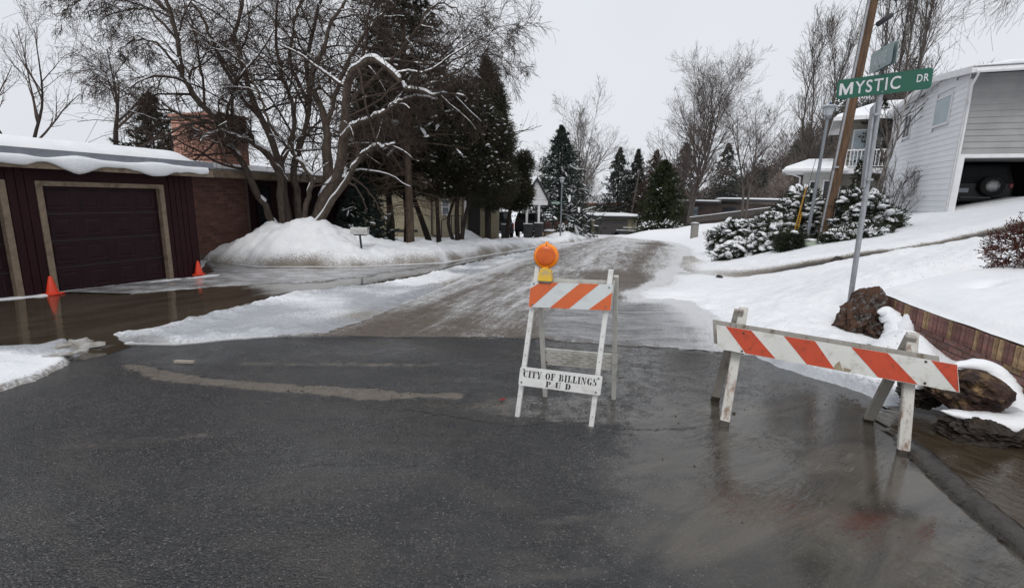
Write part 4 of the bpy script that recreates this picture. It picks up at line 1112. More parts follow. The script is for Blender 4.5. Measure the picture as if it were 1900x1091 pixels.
vp = MB(); Q2_ = Q2.P(3, -2, 1.3); vp.lathe(Q2_, [(.12, 0), (.12, .7)], 8); vp.lathe(Q2_+(.6, 0, 0), [(.12, 0), (.12, .6)], 8); vp.build('roof_vent', WHITET, OH)
Q3 = FR((28.4, 82), (.97, -.24), 1)
LH = thing('brown_low_house', (34, 82, -1), 'long low brown house under thin snowy flat roof behind bare trees', 'house')
w_ = MB(); Q3.box(w_, 0, 14, -7, 0, -4, 1.5); w_.build('wall', mat('brown_wall', (.065, .045, .04), (.05, .036, .032), 1.5, .8), LH)
window(LH, Q3, .8, 2.2, -.6, .9, .01, BLACKT, GLASSM, (1, 0)); window(LH, Q3, 6, 8, -.4, .9, .01, BLACKT, GLASSD, (1, 0))
f_ = MB(); Q3.box(f_, -.6, 5.6, -7, .7, 1.5, 1.85); Q3.box(f_, 5.6, 15, -7, .7, 1.9, 2.3); f_.build('fascia', BLACKT, LH)
snow_slab('roof_snow', Q3, LH, -.6, 5.6, -7, .6, lambda A, O: 1.85+0*A, .22, 57, .03, 20); snow_slab('roof_snow', Q3, LH, 5.65, 14.9, -7, .6, lambda A, O: 2.3+0*A, .22, 58, .03, 20)

# ------------------------------------------------------------------ lettering
def text_mesh(s, size, bold=0.0):
    c = bpy.data.curves.new('lettering', 'FONT'); c.body = s; c.size = size; c.offset = bold; c.align_x = 'LEFT'; c.space_character = 1.16; c.fill_mode = 'FRONT'; c.resolution_u = 4
    o = bpy.data.objects.new('lettering', c); COL.objects.link(o)
    dg = bpy.context.evaluated_depsgraph_get(); me = bpy.data.meshes.new_from_object(o.evaluated_get(dg))
    V = np.array([v.co for v in me.vertices]); F = {}
    for p in me.polygons: F.setdefault(len(p.vertices), []).append(list(p.vertices))
    bpy.data.objects.remove(o); bpy.data.curves.remove(c); bpy.data.meshes.remove(me)
    return V, [np.array(f) for f in F.values()]
def put(V, o, ux, uy, off):
    ux, uy = np.array(ux, float), np.array(uy, float); n = np.cross(ux, uy)
    return np.array(o) + V[:, :1]*ux + V[:, 1:2]*uy + n*off

def stencil(ch):
    """heavy serif stencil capitals, unit height; returns (width, polygons)"""
    R = lambda a, b, c, d: [(a, b), (c, b), (c, d), (a, d)]
    def arc(cx, cy, ro, rx, a0, a1, ri, ry=None, riy=None, n=8):
        ry = ry or rx; out = []
        for i in range(n):
            t0, t1 = math.radians(a0+(a1-a0)*i/n), math.radians(a0+(a1-a0)*(i+1)/n)
            f = lambda t, q: (cx+q[0]*math.cos(t), cy+q[1]*math.sin(t))
            out.append([f(t0, (ri, riy)), f(t0, (rx, ry)), f(t1, (rx, ry)), f(t1, (ri, riy))])
        return out
    st = .27; th = .085
    if ch == 'I': return .50, [R(.12, 0, .12+st, 1), R(.02, 0, .12, th), R(.02, 1-th, .12, 1), R(.12+st, 0, .49, th), R(.12+st, 1-th, .49, 1)]
    if ch == 'T': return .80, [R(.265, 0, .265+st, 1-th-.03), R(.16, 0, .265, th), R(.535, 0, .64, th), R(.0, 1-th, .37, 1), R(.43, 1-th, .8, 1), [(0, .7), (.06, .72), (.10, 1-th), (0, 1-th)], [(.8, .7), (.74, .72), (.70, 1-th), (.8, 1-th)]]
    if ch == 'Y': return .86, [R(.30, 0, .30+st, .42), R(.2, 0, .3, th), R(.57, 0, .67, th), [(.30, .45), (.52, .45), (.30, 1), (.04, 1)], [(.56, .46), (.60, .45), (.76, 1), (.66, 1)], R(0, 1-th, .36, 1), R(.60, 1-th, .86, 1)]
    if ch == 'C': return .80, arc(.42, .5, 0, .40, 100, 262, .10, .5, .41) + [R(.44, .0, .60, .07), R(.44, .93, .60, 1), [(.60, .93), (.72, .98), (.72, .66), (.66, .66)], [(.60, .07), (.74, .30), (.70, .32), (.56, .08)]]
    if ch == 'G': return .86, arc(.42, .5, 0, .40, 100, 262, .10, .5, .41) + [R(.44, .0, .58, .07), R(.44, .93, .60, 1), [(.60, .93), (.72, .98), (.72, .68), (.66, .68)], R(.54, .02, .78, .40), R(.48, .36, .84, .43)]
    if ch == 'O': return .86, arc(.41, .5, 0, .40, 98, 262, .12, .5, .42) + arc(.45, .5, 0, .40, -82, 82, .12, .5, .42)
    if ch == 'F': return .74, [R(.10, 0, .10+st, 1), R(0, 0, .10, th), R(.37, 0, .48, th), R(0, 1-th, .10, 1), R(.41, 1-th, .72, 1), [(.64, .66), (.72, .66), (.72, 1-th), (.60, 1-th)], R(.41, .47, .56, .55), R(.53, .38, .58, .64)]
    if ch == 'B': return .84, [R(.10, 0, .10+st, 1), R(0, 0, .10, th), R(0, 1-th, .10, 1)] + arc(.46, .755, 0, .30, -85, 88, .08, .245, .17) + arc(.46, .26, 0, .36, -88, 85, .10, .26, .18)
    if ch == 'L': return .74, [R(.10, 0, .10+st, 1), R(0, 0, .10, th), R(0, 1-th, .10, 1), R(.37, 1-th, .48, 1), R(.41, 0, .72, th), [(.60, th), (.72, th), (.72, .38), (.66, .36)]]
    if ch == 'N': return .90, [R(.10, 0, .18, 1), R(.0, 0, .28, th), [(.10, 1), (.36, 1), (.76, .0), (.60, .0)], R(.70, .18, .78, 1), R(.62, 1-th, .9, 1), R(0, 1-th, .1, 1)]
    if ch == 'S': return .72, arc(.36, .74, 0, .30, 80, 250, .06, .26, .18) + arc(.36, .27, 0, .34, -100, 75, .08, .27, .19) + [[(.10, .64), (.20, .74), (.62, .40), (.52, .30)], R(.02, .0, .08, .32), R(.60, .68, .66, 1), R(.02, .0, .32, .06)]
    if ch == 'P': return .80, [R(.10, 0, .10+st, 1), R(0, 0, .10, th), R(.37, 0, .48, th), R(0, 1-th, .10, 1)] + arc(.44, .71, 0, .34, -88, 88, .10, .29, .21)
    if ch == 'U': return .86, [R(.10, .25, .10+st, 1), R(0, 1-th, .47, 1), R(.68, .25, .76, 1), R(.58, 1-th, .86, 1)] + arc(.42, .27, 0, .33, 186, 262, .06, .27, .20) + arc(.43, .27, 0, .33, 278, 355, .25, .27, .20)
    if ch == 'D': return .86, [R(.10, 0, .10+st, 1), R(0, 0, .10, th), R(0, 1-th, .10, 1)] + arc(.42, .5, 0, .42, -88, 88, .14, .5, .42)
    return .45, []
def stencil_mesh(s, h, wide=1.0, gap=.10):
    V = []; F = []; x = 0
    for ch in s:
        w_, ps = stencil(ch)
        for p in ps:
            F.append([len(V)+i for i in range(4)]); V += [((x+q[0]*wide)*h, q[1]*h, 0) for q in p]
        x += (w_ + gap)*wide
    return np.array(V), [np.array(F)], x*h

# ------------------------------------------------------------------ A-frame barricade with amber light
PLW = mat('white_plastic', (.74, .74, .73), (.68, .68, .66), 9, .45, .05, 60, dirt=(.42, .40, .36), dsc=13, damt=.45)
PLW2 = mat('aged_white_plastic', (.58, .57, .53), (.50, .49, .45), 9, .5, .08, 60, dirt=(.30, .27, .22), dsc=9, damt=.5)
SHEETW = mat('white_reflective', (.62, .65, .66), (.58, .61, .62), 4, .35, .04, 120, dirt=(.45, .45, .43), dsc=18, damt=.4)
ORANGE = mat('orange_reflective', (.66, .13, .030), (.58, .105, .026), 4, .38, .04, 120, dirt=(.45, .12, .05), dsc=22, damt=.5)
REDOR = mat('red_orange_reflective', (.52, .055, .012), (.45, .045, .010), 5, .42, .05, 90, dirt=(.20, .03, .012), dsc=24, damt=.55)
INK = mat('black_stencil_paint', (.014, .014, .015), (.022, .022, .023), 30, .6, dirt=(.16, .16, .16), dsc=40, damt=.25)
BOLT = mat('zinc_bolt', (.32, .32, .33), (.20, .20, .21), 60, .4, metal=.7)
RUSTB = mat('dark_bolt', (.10, .085, .075), (.05, .045, .04), 60, .6, metal=.4)
def rect(o, ux, uy, poly, off): return [np.array(o) + np.array(ux)*u + np.array(uy)*v + off for u, v in poly]
def bolts(par, pts, n, r, m, name='bolt'):
    n = np.array(n, float); n /= np.linalg.norm(n); a = np.cross(n, (0, 0, 1.)); a /= np.linalg.norm(a); b = np.cross(n, a)
    for p in pts:
        mb = MB(); mb.lathe(p, [(r, 0), (r, .004), (r*.55, .0075)], 8, np.array([a, b, n])); mb.build(name, m, par)
def stripes(par, o, ux, uy, polys, n, m, off=.0016):
    """flat reflective bands, each a thin slab on the panel face (u, v from the top corner o)"""
    for pl_ in polys:
        P_ = [np.array(o) + ux*u + uy*v + n*.0004 for u, v in pl_]
        mb = MB(); mb.prism(P_, n*off); mb.build('stripe', m, par)
BA = thing('street_barricade', (.36, 3.85, -.14), 'white A-frame barricade with orange striped top panel, stenciled lower board and amber warning light', 'barricade')
v3 = lambda *a: np.array(a, float)
FL0, FL1 = v3(.066, 3.756, -.135), v3(.205, 3.885, 1.115)
FR0, FR1 = v3(.657, 3.600, -.130), v3(.775, 3.765, 1.120)
RL0, RL1 = v3(.330, 4.23, -.15), v3(.215, 3.955, 1.06)
RR0, RR1 = v3(.960, 4.20, -.148), v3(.830, 3.83, 1.06)
side = FR0 - FL0; side /= np.linalg.norm(side)
for a, b_ in ((FL0, FL1), (FR0, FR1)):
    mb = MB(); mb.bar(a, b_, .040, .034, side, .004); lg = mb.build('leg', PLW, BA)
    up = b_-a; nn = np.cross(side, up); nn /= np.linalg.norm(nn)
    if nn[1] > 0: nn = -nn
    bolts(lg, [a + up*f + nn*.017 for f in (.07, .15, .42, .50, .58)], nn, .0035, RUSTB, 'bolt_hole')
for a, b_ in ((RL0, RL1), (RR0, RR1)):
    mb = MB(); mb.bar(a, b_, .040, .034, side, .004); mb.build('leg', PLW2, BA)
upF = FL1-FL0; upF /= np.linalg.norm(upF)
nF = np.cross(side, upF); nF = nF if nF[1] < 0 else -nF
nF /= np.linalg.norm(nF)
# striped panel
TL, TR, BL, BR = v3(.148, 3.815, 1.000), v3(.782, 3.69, 1.012), v3(.134, 3.790, .800), v3(.770, 3.665, .802)
BR = TR+BL-TL; ux = TR-TL; uy = BL-TL; pn = np.cross(ux, uy); pn /= np.linalg.norm(pn)
if pn[1] > 0: pn = -pn
mb = MB(); mb.prism([TL, TR, BR, BL], -pn*.018); pan = mb.build('striped_panel', SHEETW, BA)
stripes(pan, TL, ux, uy, [[(.125, .0), (.345, .0), (.035, 1), (.003, .985), (.003, .27)], [(.60, .0), (.835, .0), (.50, 1), (.265, 1)], [(.997, .30), (.997, 1), (.74, 1)]], pn, ORANGE)
bolts(pan, [TL + ux*u + uy*v + pn*.002 for u, v in ((.04, .07), (.045, .90), (.955, .11), (.94, .87))], pn, .007, BOLT)
mb = MB(); off = v3(.01, .075, 0); mb.prism([TL+off+(0, 0, .02), TR+off+(.02, 0, .02), BR+off+(.02, .02, 0), BL+off+(0, .02, 0)], -pn*.016); mb.build('rear_panel', PLW2, BA)
# stenciled board
TL, TR, BL, BR = v3(.080, 3.722, .318), v3(.722, 3.585, .300), v3(.066, 3.706, .168), v3(.708, 3.566, .150)
BR = TR+BL-TL; sx = TR-TL; sy = BL-TL; sn = np.cross(sx, sy); sn /= np.linalg.norm(sn)
if sn[1] > 0: sn = -sn
mb = MB(); mb.prism([TL+sx*.012, TR-sx*.012, TR+sy*.06, BR-sy*.06, BR-sx*.012, BL+sx*.012, BL-sy*.06, TL+sy*.06], -sn*.018); brd = mb.build('name_board', PLW, BA)
Lx = np.linalg.norm(sx); ex_, ey_ = sx/Lx, -sy/np.linalg.norm(sy)
for txt, u0, v0, h_, w_, gp in (('CITY OF BILLINGS', .045, .525, .056, 1.0, .10), ('P U D', .335, .915, .048, 1.0, .10)):
    V, F, wd = stencil_mesh(txt, h_, 1.0, gp)
    tgt = .905*Lx if 'CITY' in txt else .315*Lx
    V[:, 0] *= tgt/wd
    mk('lettering', put(V, TL + sx*u0 + sy*v0, ex_, ey_, 0) + sn*.0008, F, INK, brd)
bolts(brd, [TL + sx*u + sy*v for u, v in ((.05, .12), (.035, .82), (.955, .12), (.945, .86))], sn, .007, RUSTB)
# rear lower board with its moulded slots
TL, TR, BL, BR = v3(.285, 4.135, .345), v3(.945, 4.085, .315), v3(.298, 4.160, .190), v3(.958, 4.110, .165)
BR = TR+BL-TL; gx = TR-TL; gy = BL-TL; gn = np.cross(gx, gy); gn /= np.linalg.norm(gn)
if gn[1] > 0: gn = -gn
mb = MB(); mb.prism([TL, TR, BR, BL], -gn*.02); rb = mb.build('rear_board', PLW2, BA)
sl = MB(); GR = mat('slot_shadow_plastic', (.30, .28, .24), (.24, .22, .19), 9, .6)
for row in range(5):
    for k in range(6):
        u = .10 + k*.145 + (.07 if row % 2 else 0); v = .22 + row*.15
        if u+.10 > .96: continue
        sl.prism([TL+gx*u+gy*v, TL+gx*(u+.095)+gy*v, TL+gx*(u+.095)+gy*(v+.035), TL+gx*u+gy*(v+.035)], gn*.0015)
sl.build('slot', GR, rb)
bolts(rb, [TL + gx*u + gy*v for u, v in ((.035, .2), (.045, .85), (.955, .2), (.955, .85))], gn, .007, RUSTB)
mb = MB(); mb.bar(FL1*.93+RL1*.07+(0, .02, -.11), FR1*.93+RR1*.07+(0, .02, -.11), .02, .03, (0, 0, 1)); mb.build('hinge_bar', PLW2, BA)
# amber light
LC = v3(.268, 3.845, 1.205)
AMB, _t, _b = nt('amber_lens')
_v = coords(_t, 'Object'); _n = noise(_t, _v, 9., 4)
_t.links.new(mixc(_t, ramp(_t, _n, .3, .7), (.95, .30, .008), (.85, .22, .005)), _b.inputs['Base Color'])
_b.inputs['Roughness'].default_value = .22; _b.inputs['Coat Weight'].default_value = .3
_b.inputs['Subsurface Weight'].default_value = .25; _b.inputs['Subsurface Radius'].default_value = (.03, .012, .002); _b.inputs['Subsurface Scale'].default_value = .6
AMB2 = mat('amber_lens_ribbed', (.66, .120, .003), (.56, .095, .003), 10, .3)
YEL = mat('yellow_plastic', (.78, .50, .04), (.68, .42, .04), 8, .5, .08, 50, dirt=(.45, .36, .20), dsc=16, damt=.8)
ln_n = nF*.95 + v3(.05, 0, .0); ln_n /= np.linalg.norm(ln_n)
la = np.cross(v3(0, 0, 1), ln_n); la /= np.linalg.norm(la); lb = np.cross(ln_n, la); LAX = np.array([la, lb, ln_n])
WLt = MB(); WLt.lathe(LC, [(.040, -.052), (.082, -.046), (.0985, -.030), (.101, -.010), (.101, .012), (.092, .026), (.080, .031)], 40, LAX)
WLt.lathe(LC + lb*.104, [(.013, -.014), (.013, .014)], 12, LAX)
lamp = WLt.build('warning_light', AMB, BA, True)
mb = MB(); mb.lathe(LC, [(.079, .0310), (.076, .034), (.050, .0400), (.012, .0425)], 40, LAX); mb.build('lens', AMB2, lamp, True)
mb = MB()
for k in range(-7, 8):
    x = k*.0098; h_ = math.sqrt(max(0, .069**2 - x*x))
    if h_ > .01:
        zt = .0335 + .009*(1-(abs(x)/.08)**1.5)
        mb.prism([LC+la*(x-.0026)+lb*(-h_)+ln_n*(zt-.006), LC+la*(x+.0026)+lb*(-h_)+ln_n*(zt-.006), LC+la*(x+.0026)+lb*h_*.9+ln_n*(zt-.006), LC+la*(x-.0026)+lb*h_*.9+ln_n*(zt-.006)], ln_n*.0085)
mb.build('lens_rib', AMB2, lamp)
mb = MB(); mb.lathe(LC+ln_n*.028+lb*.088, [(.005, 0), (.005, .008)], 8, LAX); mb.lathe(LC+ln_n*.030+lb*(-.082)+la*.035, [(.004, 0), (.004, .006)], 8, LAX); mb.build('screw', RUSTB, lamp)
cc = LC - lb*.146 + la*.0
mb = MB(); k4 = [(-.052, -.052), (.056, -.052), (.058, -.036), (.047, .040), (-.034, .046), (-.050, .0)]
mb.prism([cc + la*a + lb*b + ln_n*.045 for a, b in k4], -ln_n*.09); mb.bev(cc + lb*.052, (.05, .03, .05), .006, LAX)
case = mb.build('battery_case', YEL, lamp)
mb = MB(); mb.bev(cc - lb*.060, (.098, .016, .086), .003, LAX); mb.build('case_base', mat('grey_steel', (.20, .19, .17), (.13, .12, .11), 20, .5, metal=.3), lamp)
mb = MB(); mb.bar(cc - lb*.068, LC - lb*.30, .030, .012, la); mb.build('mount_strap', BOLT, lamp)

# ------------------------------------------------------------------ low timber barricade
WOODW = mat('worn_white_timber', (.62, .61, .57), (.52, .50, .46), 6, .7, .35, 60, .3, stretch=(1, 1, .3), dirt=(.22, .13, .085), dsc=15, damt=.9)
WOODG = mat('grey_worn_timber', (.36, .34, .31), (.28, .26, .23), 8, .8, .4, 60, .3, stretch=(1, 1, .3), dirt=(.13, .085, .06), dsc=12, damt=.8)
SB = thing('timber_barricade', (2.4, 3.7, -.13), 'weathered timber sawhorse barricade with red-orange diagonal stripes standing in brown melt water', 'barricade')
so_ = v3(-.022, -.105, 0)
TL, TR, BL, BR = v3(1.699, 3.945, .675)+so_, v3(3.150, 3.345, .577)+so_, v3(1.709, 3.895, .483)+so_, v3(3.180, 3.295, .391)+so_
BR = TR+BL-TL; bx = TR-TL; by = BL-TL; bn = np.cross(bx, by); bn /= np.linalg.norm(bn)
if bn[1] > 0: bn = -bn
bh = bx/np.linalg.norm(bx)
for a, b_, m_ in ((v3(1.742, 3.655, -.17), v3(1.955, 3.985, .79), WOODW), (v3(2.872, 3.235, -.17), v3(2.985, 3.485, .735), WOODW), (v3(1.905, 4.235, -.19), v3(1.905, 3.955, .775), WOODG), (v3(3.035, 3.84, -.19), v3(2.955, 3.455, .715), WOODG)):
    mb = MB(); mb.bar(a, b_, .072, .040, bh, .004); lg = mb.build('leg', m_, SB)
    d_ = (b_-a)/np.linalg.norm(b_-a); mb = MB(); mb.bar(a, a+d_*(.085 if m_ is WOODW else .10), .0735, .0415, bh, .004); mb.build('wet_foot', mat('soaked_timber', (.055, .042, .028), (.030, .024, .017), 14, .35), lg)
mb = MB(); q = MB(); rgb = np.random.default_rng(4)
top_ = [TL + bx*u + by*(.012*rgb.random()) for u in np.linspace(0, 1, 24)]; bot_ = [TL + bx*u + by*(1 - .028*rgb.random()*(rgb.random() > .4)) for u in np.linspace(1, 0, 30)]
q.prism(top_ + bot_, -bn*.022); fb = q.build('front_board', mat('worn_white_board', (.66, .66, .63), (.60, .60, .57), 5, .55, .15, 70, dirt=(.36, .33, .28), dsc=11, damt=.6), SB)
stripes(fb, TL, bx, by, [[(.045, .018), (.165, .018), (.268, .975), (.132, .975)], [(.312, .018), (.447, .018), (.522, .97), (.405, .97)], [(.597, .018), (.742, .018), (.848, .972), (.697, .972)], [(.905, .02), (.9985, .03), (.997, .975), (.988, .96)]], bn, REDOR)
bolts(fb, [TL+bx*u+by*v for u, v in ((.128, .17), (.115, .92), (.885, .10), (.875, .88))], bn, .009, RUSTB)
gz = MB(); gz.prism(rect(TL, bx, by, [(.545, .62), (.556, .98), (.515, .985), (.525, .80)], bn*.0006), bn*.0012); gz.prism(rect(TL, bx, by, [(.558, .84), (.592, .86), (.585, .97), (.560, .985)], bn*.0006), bn*.001)
gz.build('bare_patch', mat('bare_timber', (.33, .28, .19), (.24, .19, .13), 20, .8), fb)
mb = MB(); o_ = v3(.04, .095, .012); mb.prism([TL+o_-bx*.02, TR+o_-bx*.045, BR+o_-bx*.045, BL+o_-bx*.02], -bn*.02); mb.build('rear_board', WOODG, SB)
for p in (v3(1.93, 3.97, .70), v3(2.97, 3.47, .65)):
    mb = MB(); mb.bar(p - bn*-.05, p + bn*.05, .012, .012, (0, 0, 1)); mb.build('hinge_bolt', RUSTB, SB)

def mystic(V, F):
    """the five letters after the M, plus a plain four-stroke M ahead of them"""
    h = V[:, 1].max()*.985; V[:, 0] -= V[:, 0].min(); V[:, 0] *= .475/V[:, 0].max(); V[:, 0] += .172; w = .150; s = .030
    Q = [[(0, 0), (s, 0), (s, h), (0, h)], [(w-s, 0), (w, 0), (w, h), (w-s, h)], [(s, h), (s, h*.68), (w/2-.010, 0), (w/2, h*.40)], [(w-s, h), (w/2, h*.40), (w/2+.010, 0), (w-s, h*.68)], [(w/2-.010, 0), (w/2+.010, 0), (w/2, h*.402), (w/2-.0005, h*.40)]]
    W2 = np.array([[(a, b, 0) for a, b in q] for q in Q]).reshape(-1, 3); n = len(V)
    return np.concatenate([V, W2]), list(F) + [np.arange(len(W2)).reshape(-1, 4) + n]
# ------------------------------------------------------------------ street name post
GALV = mat('galvanised_steel', (.36, .37, .39), (.29, .30, .32), 9, .45, .05, 40, metal=.35, dirt=(.20, .19, .18), dsc=14, damt=.4)
GREENS = mat('green_sign_sheet', (.010, .105, .065), (.012, .095, .06), 3, .4)
PALEG = mat('faded_green_sign', (.22, .29, .30), (.26, .33, .33), 6, .45)
LETW = mat('white_lettering', (.66, .66, .68), (.60, .60, .62), 8, .5)
LETF = mat('faded_lettering', (.50, .54, .54), (.38, .43, .43), 8, .5)
SP = thing('street_sign', (4.89, 7.0, .25), 'leaning galvanised post with green MYSTIC DR street name sign and faded cross sign on top', 'street sign')
pb, pt = v3(4.935, 6.92, .05), v3(4.735, 6.70, 3.36)
mb = MB(); mb.tube([pb, pb*.5+pt*.5, pt], .034, 14); mb.build('post', GALV, SP, True)
pd = unit(pt-pb)
# blade: MYSTIC DR
bl0, bl1 = v3(4.345, 6.975, 3.055), v3(5.115, 6.365, 3.085)
bxx = bl1-bl0; Lb = np.linalg.norm(bxx); bxx /= Lb; bup = unit(v3(-.05, -.04, 1) - bxx*(v3(-.05, -.04, 1) @ bxx)); bup = bup if bup[2] > 0 else -bup
bnn = np.cross(bxx, bup); bnn = bnn if bnn[1] < 0 else -bnn
Hb = .245
def rrect(w, h, r, n=5):
    out = []
    for cx_, cy_, a0 in ((w-r, h-r, 0), (r, h-r, 90), (r, r, 180), (w-r, r, 270)):
        for i in range(n+1):
            t_ = math.radians(a0+90*i/n); out.append((cx_+r*math.cos(t_), cy_+r*math.sin(t_)))
    return out
mb = MB(); mb.prism([bl0 + bxx*a + bup*b for a, b in rrect(Lb, Hb, .04)], -bnn*.004); blade = mb.build('name_blade', GREENS, SP)
for s_, u, v, sz, bo, wide in (('MYSTIC', .030, .048, .215, .0025, 1.0), ('DR', .83, .095, .125, .0015, 1.0)):
    V, F = text_mesh(s_[1:] if s_ == 'MYSTIC' else s_, sz, bo)
    if s_ == 'MYSTIC':
        V, F = mystic(V, F)
    else: V[:, 0] *= .12/V[:, 0].max()
    mk('lettering', bl0 + bxx*(V[:, :1]+u) + bup*(V[:, 1:2]+v) + bnn*.0012, F, LETW, blade)
bolts(blade, [bl0 + bxx*.50 + bup*v for v in (.26, .03)], bnn, .010, BOLT)
bolts(blade, [bl0 + bxx*.50 + bup*.145], bnn, .006, BOLT)
mb = MB(); mb.box(pt + pd*.0, (.06, .06, .10)); mb.build('bracket', RUSTB, SP)
# cross sign seen obliquely, two plates either side of the bracket
cp0 = pt + v3(-.10, -.10, .0); cdir = unit(v3(-.26, -.966, -.02)); cup = unit(v3(-.05, -.04, 1)); cno = unit(np.cross(cup, cdir))
for sg, mm in ((1, PALEG), (-1, PALEG)):
    o_ = cp0 + cno*.022*sg - cdir*.31
    mb = MB(); mb.prism([o_ + cdir*a + cup*b for a, b in rrect(.62, .25, .03)], cno*.004*sg); cb_ = mb.build('cross_blade', mm, SP)
    if True:
        V, F = text_mesh('JANIE', .20, .006); V[:, 0] *= .40/V[:, 0].max()
        f_ = -1 if (cno*sg) @ np.cross(cdir, cup) < 0 else 1
        Vx = V[:, :1] if f_ > 0 else .42 - V[:, :1]
        mk('lettering', o_ + cdir*(Vx+.07) + cup*(V[:, 1:2]+.05) + cno*.0052*sg, F, LETF, cb_)
        bolts(cb_, [o_ + cdir*.31 + cup*v + cno*.004*sg for v in (.235, .03)], cno*sg, .009, RUSTB)
# tall plate seen almost edge on behind the post
ed = unit(v3(.476, .88, 0)); eo = v3(4.775, 6.76, 1.90); e2 = v3(4.670, 6.66, 2.97)
mb = MB(); mb.prism([eo, eo+ed*.46, e2+ed*.46, e2], v3(.004, -.001, 0)); mb.prism([eo+v3(-.02, .0, .0), eo+v3(0, 0, 0), e2, e2+v3(-.02, 0, 0)], ed*.004)
mb.build('side_plate', GALV, SP)
mb = MB(); mb.bar(eo + v3(-.01, 0, .1), eo + v3(.08, 0, .1), .03, .05, (0, 0, 1)); mb.bar(e2 + v3(-.01, 0, -.15), e2 + v3(.08, 0, -.15), .03, .05, (0, 0, 1)); mb.build('bracket', GALV, SP)

# ------------------------------------------------------------------ retaining wall: courses of brick under a soldier course
WA = FR(WALL_A, WD, 1)
RW = thing('retaining_wall', (WALL_A[0], WALL_A[1], -.1), 'low retaining wall of mixed red and buff brick with upright capping course', 'wall')
mb = MB(); WA.box(mb, 0, 4.6, -.20, .010, -.4, .462); mb.build('mortar_bed', MORTAR, RW)
if WA.n[0] > 0: WA.n = -WA.n; WA.ax = np.array([WA.d, WA.n, WA.z])
mb = None
zt = lay_bricks(RW, WA, 0, 4.4, -.19, .28, .205, .057, .10, -.03, [BRICKW1, BRICKW1, BRICKW1, BRICKW2], 21)
lay_bricks(RW, WA, 0, 4.5, .275, .48, .056, .195, .21, -.075, [BRICKW1, BRICKW2, BRICKW1], 31, .010, bond=False)

# ------------------------------------------------------------------ rocks
LAVA = mat('lava_rock', (.105, .056, .036), (.030, .023, .021), 7, .9, 1., 34, .25, dirt=(.24, .23, .22), dsc=14, damt=.7)
LAVAT = mat('tan_lava_rock', (.075, .042, .032), (.028, .020, .018), 7, .9, 1., 30, .25, dirt=(.30, .20, .10), dsc=5, damt=.85)
LAVAD = mat('wet_dark_rock', (.034, .024, .018), (.016, .013, .011), 8, .5, 1., 30, .4, dirt=(.09, .055, .03), dsc=8, damt=.5)
TANR = mat('tan_sandstone', (.30, .25, .18), (.22, .18, .13), 5, .85, .6, 20, .2)
def sphere(nu, nv):
    V = []; F = []
    for i in range(nv+1):
        for j in range(nu):
            th, ph = math.pi*i/nv, 2*math.pi*j/nu
            V.append((math.sin(th)*math.cos(ph), math.sin(th)*math.sin(ph), math.cos(th)))
    for i in range(nv):
        for j in range(nu): F.append([i*nu+j, (i+1)*nu+j, (i+1)*nu+(j+1) % nu, i*nu+(j+1) % nu])
    return np.array(V), np.array(F)
def n3(V, s, f): return fbm(V[:, 0]*f+V[:, 2]*f*.7+7, V[:, 1]*f-V[:, 2]*f*.6, s, 4) + fbm(V[:, 2]*f+3, V[:, 0]*f*.8+V[:, 1]*f*.5, s+5, 4)
def rockmesh(size, seed, rough=.35, nu=84, nv=56, facet=.18, lean=(0, 0)):
    V, F = sphere(nu, nv)
    r = 1 + rough*n3(V, seed, 1.4) - rough*.9*np.abs(n3(V, seed+9, 3.2)) + rough*.5*n3(V, seed+29, 5.5) - rough*.35*np.abs(n3(V, seed+19, 9.)) + rough*.15*n3(V, seed+39, 20.)
    rg = np.random.default_rng(seed)
    for _ in range(9):
        d = unit(rg.normal(size=3)); h = .72 + .2*rg.random(); p = (V*r[:, None]) @ d
        r = np.where(p > h, r*(1 - .75*(p-h)/np.maximum(p, .1)), r)
    P = V*r[:, None]*np.array(size); P[:, 0] += P[:, 2]*lean[0]; P[:, 1] += P[:, 2]*lean[1]
    return P, F
def rock(par, name, c, size, seed, m, **k):
    P, F = rockmesh(size, seed, **k); return mk(name, P + np.array(c), F, m, par, False, origin=c if par is None else None)
def snowcap(par, c, size, seed, name='snow'):
    V, F = sphere(40, 24)
    r = 1 + .22*n3(V, seed, 1.3) + .05*n3(V, seed+3, 4)
    P = V*r[:, None]*np.array(size); P[:, 2] = np.where(P[:, 2] < 0, P[:, 2]*.35, P[:, 2])
    return mk(name, P + np.array(c), F, SNOWP, par, True)
def snowpath(par, pts, rr, seed, flat=.75, name='snow'):
    n = 40; P = resample(pts, n); r = np.interp(np.linspace(0, 1, n), np.linspace(0, 1, len(rr)), rr)
    V, F = tubes(P[None], r[None], 16); C_ = np.repeat(P, 16, axis=0); D = V - C_
    D *= (1 + .45*n3(V*5, seed, 1.6) + .12*n3(V*14, seed, 2.))[:, None]; D[:, 2] *= flat
    mb = MB(); mb.add(C_ + D, F); mb.add(C_[:16]+D[:16], np.arange(16)[::-1][None]); mb.add(C_[-16:]+D[-16:], np.arange(16)[None])
    return mb.build(name, SNOWP, par, True)
R1 = thing('lava_boulder', (4.62, 6.25, -.05), 'jagged rust-brown lava boulder beside the sign post at the wall end', 'rock')
rock(R1, 'rock', (4.66, 6.30, .22), (.25, .24, .42), 3, LAVA, lean=(.50, 0), rough=.62); rock(R1, 'rock', (4.76, 6.05, .06), (.20, .2, .17), 8, LAVA, rough=.6)
snowpath(R1, [(4.66, 6.02, .33), (4.74, 6.0, .33), (4.80, 5.96, .26), (4.82, 5.92, .22)], [.02, .10, .12, .03], 2, .8); snowpath(R1, [(4.78, 5.92, .34), (4.80, 5.88, .24), (4.78, 5.82, .10), (4.7, 5.7, -.06)], [.03, .11, .14, .20], 5); snowpath(R1, [(4.86, 5.80, .36), (4.88, 5.76, .26), (4.86, 5.72, .10), (4.78, 5.62, -.06)], [.03, .13, .16, .22], 7)
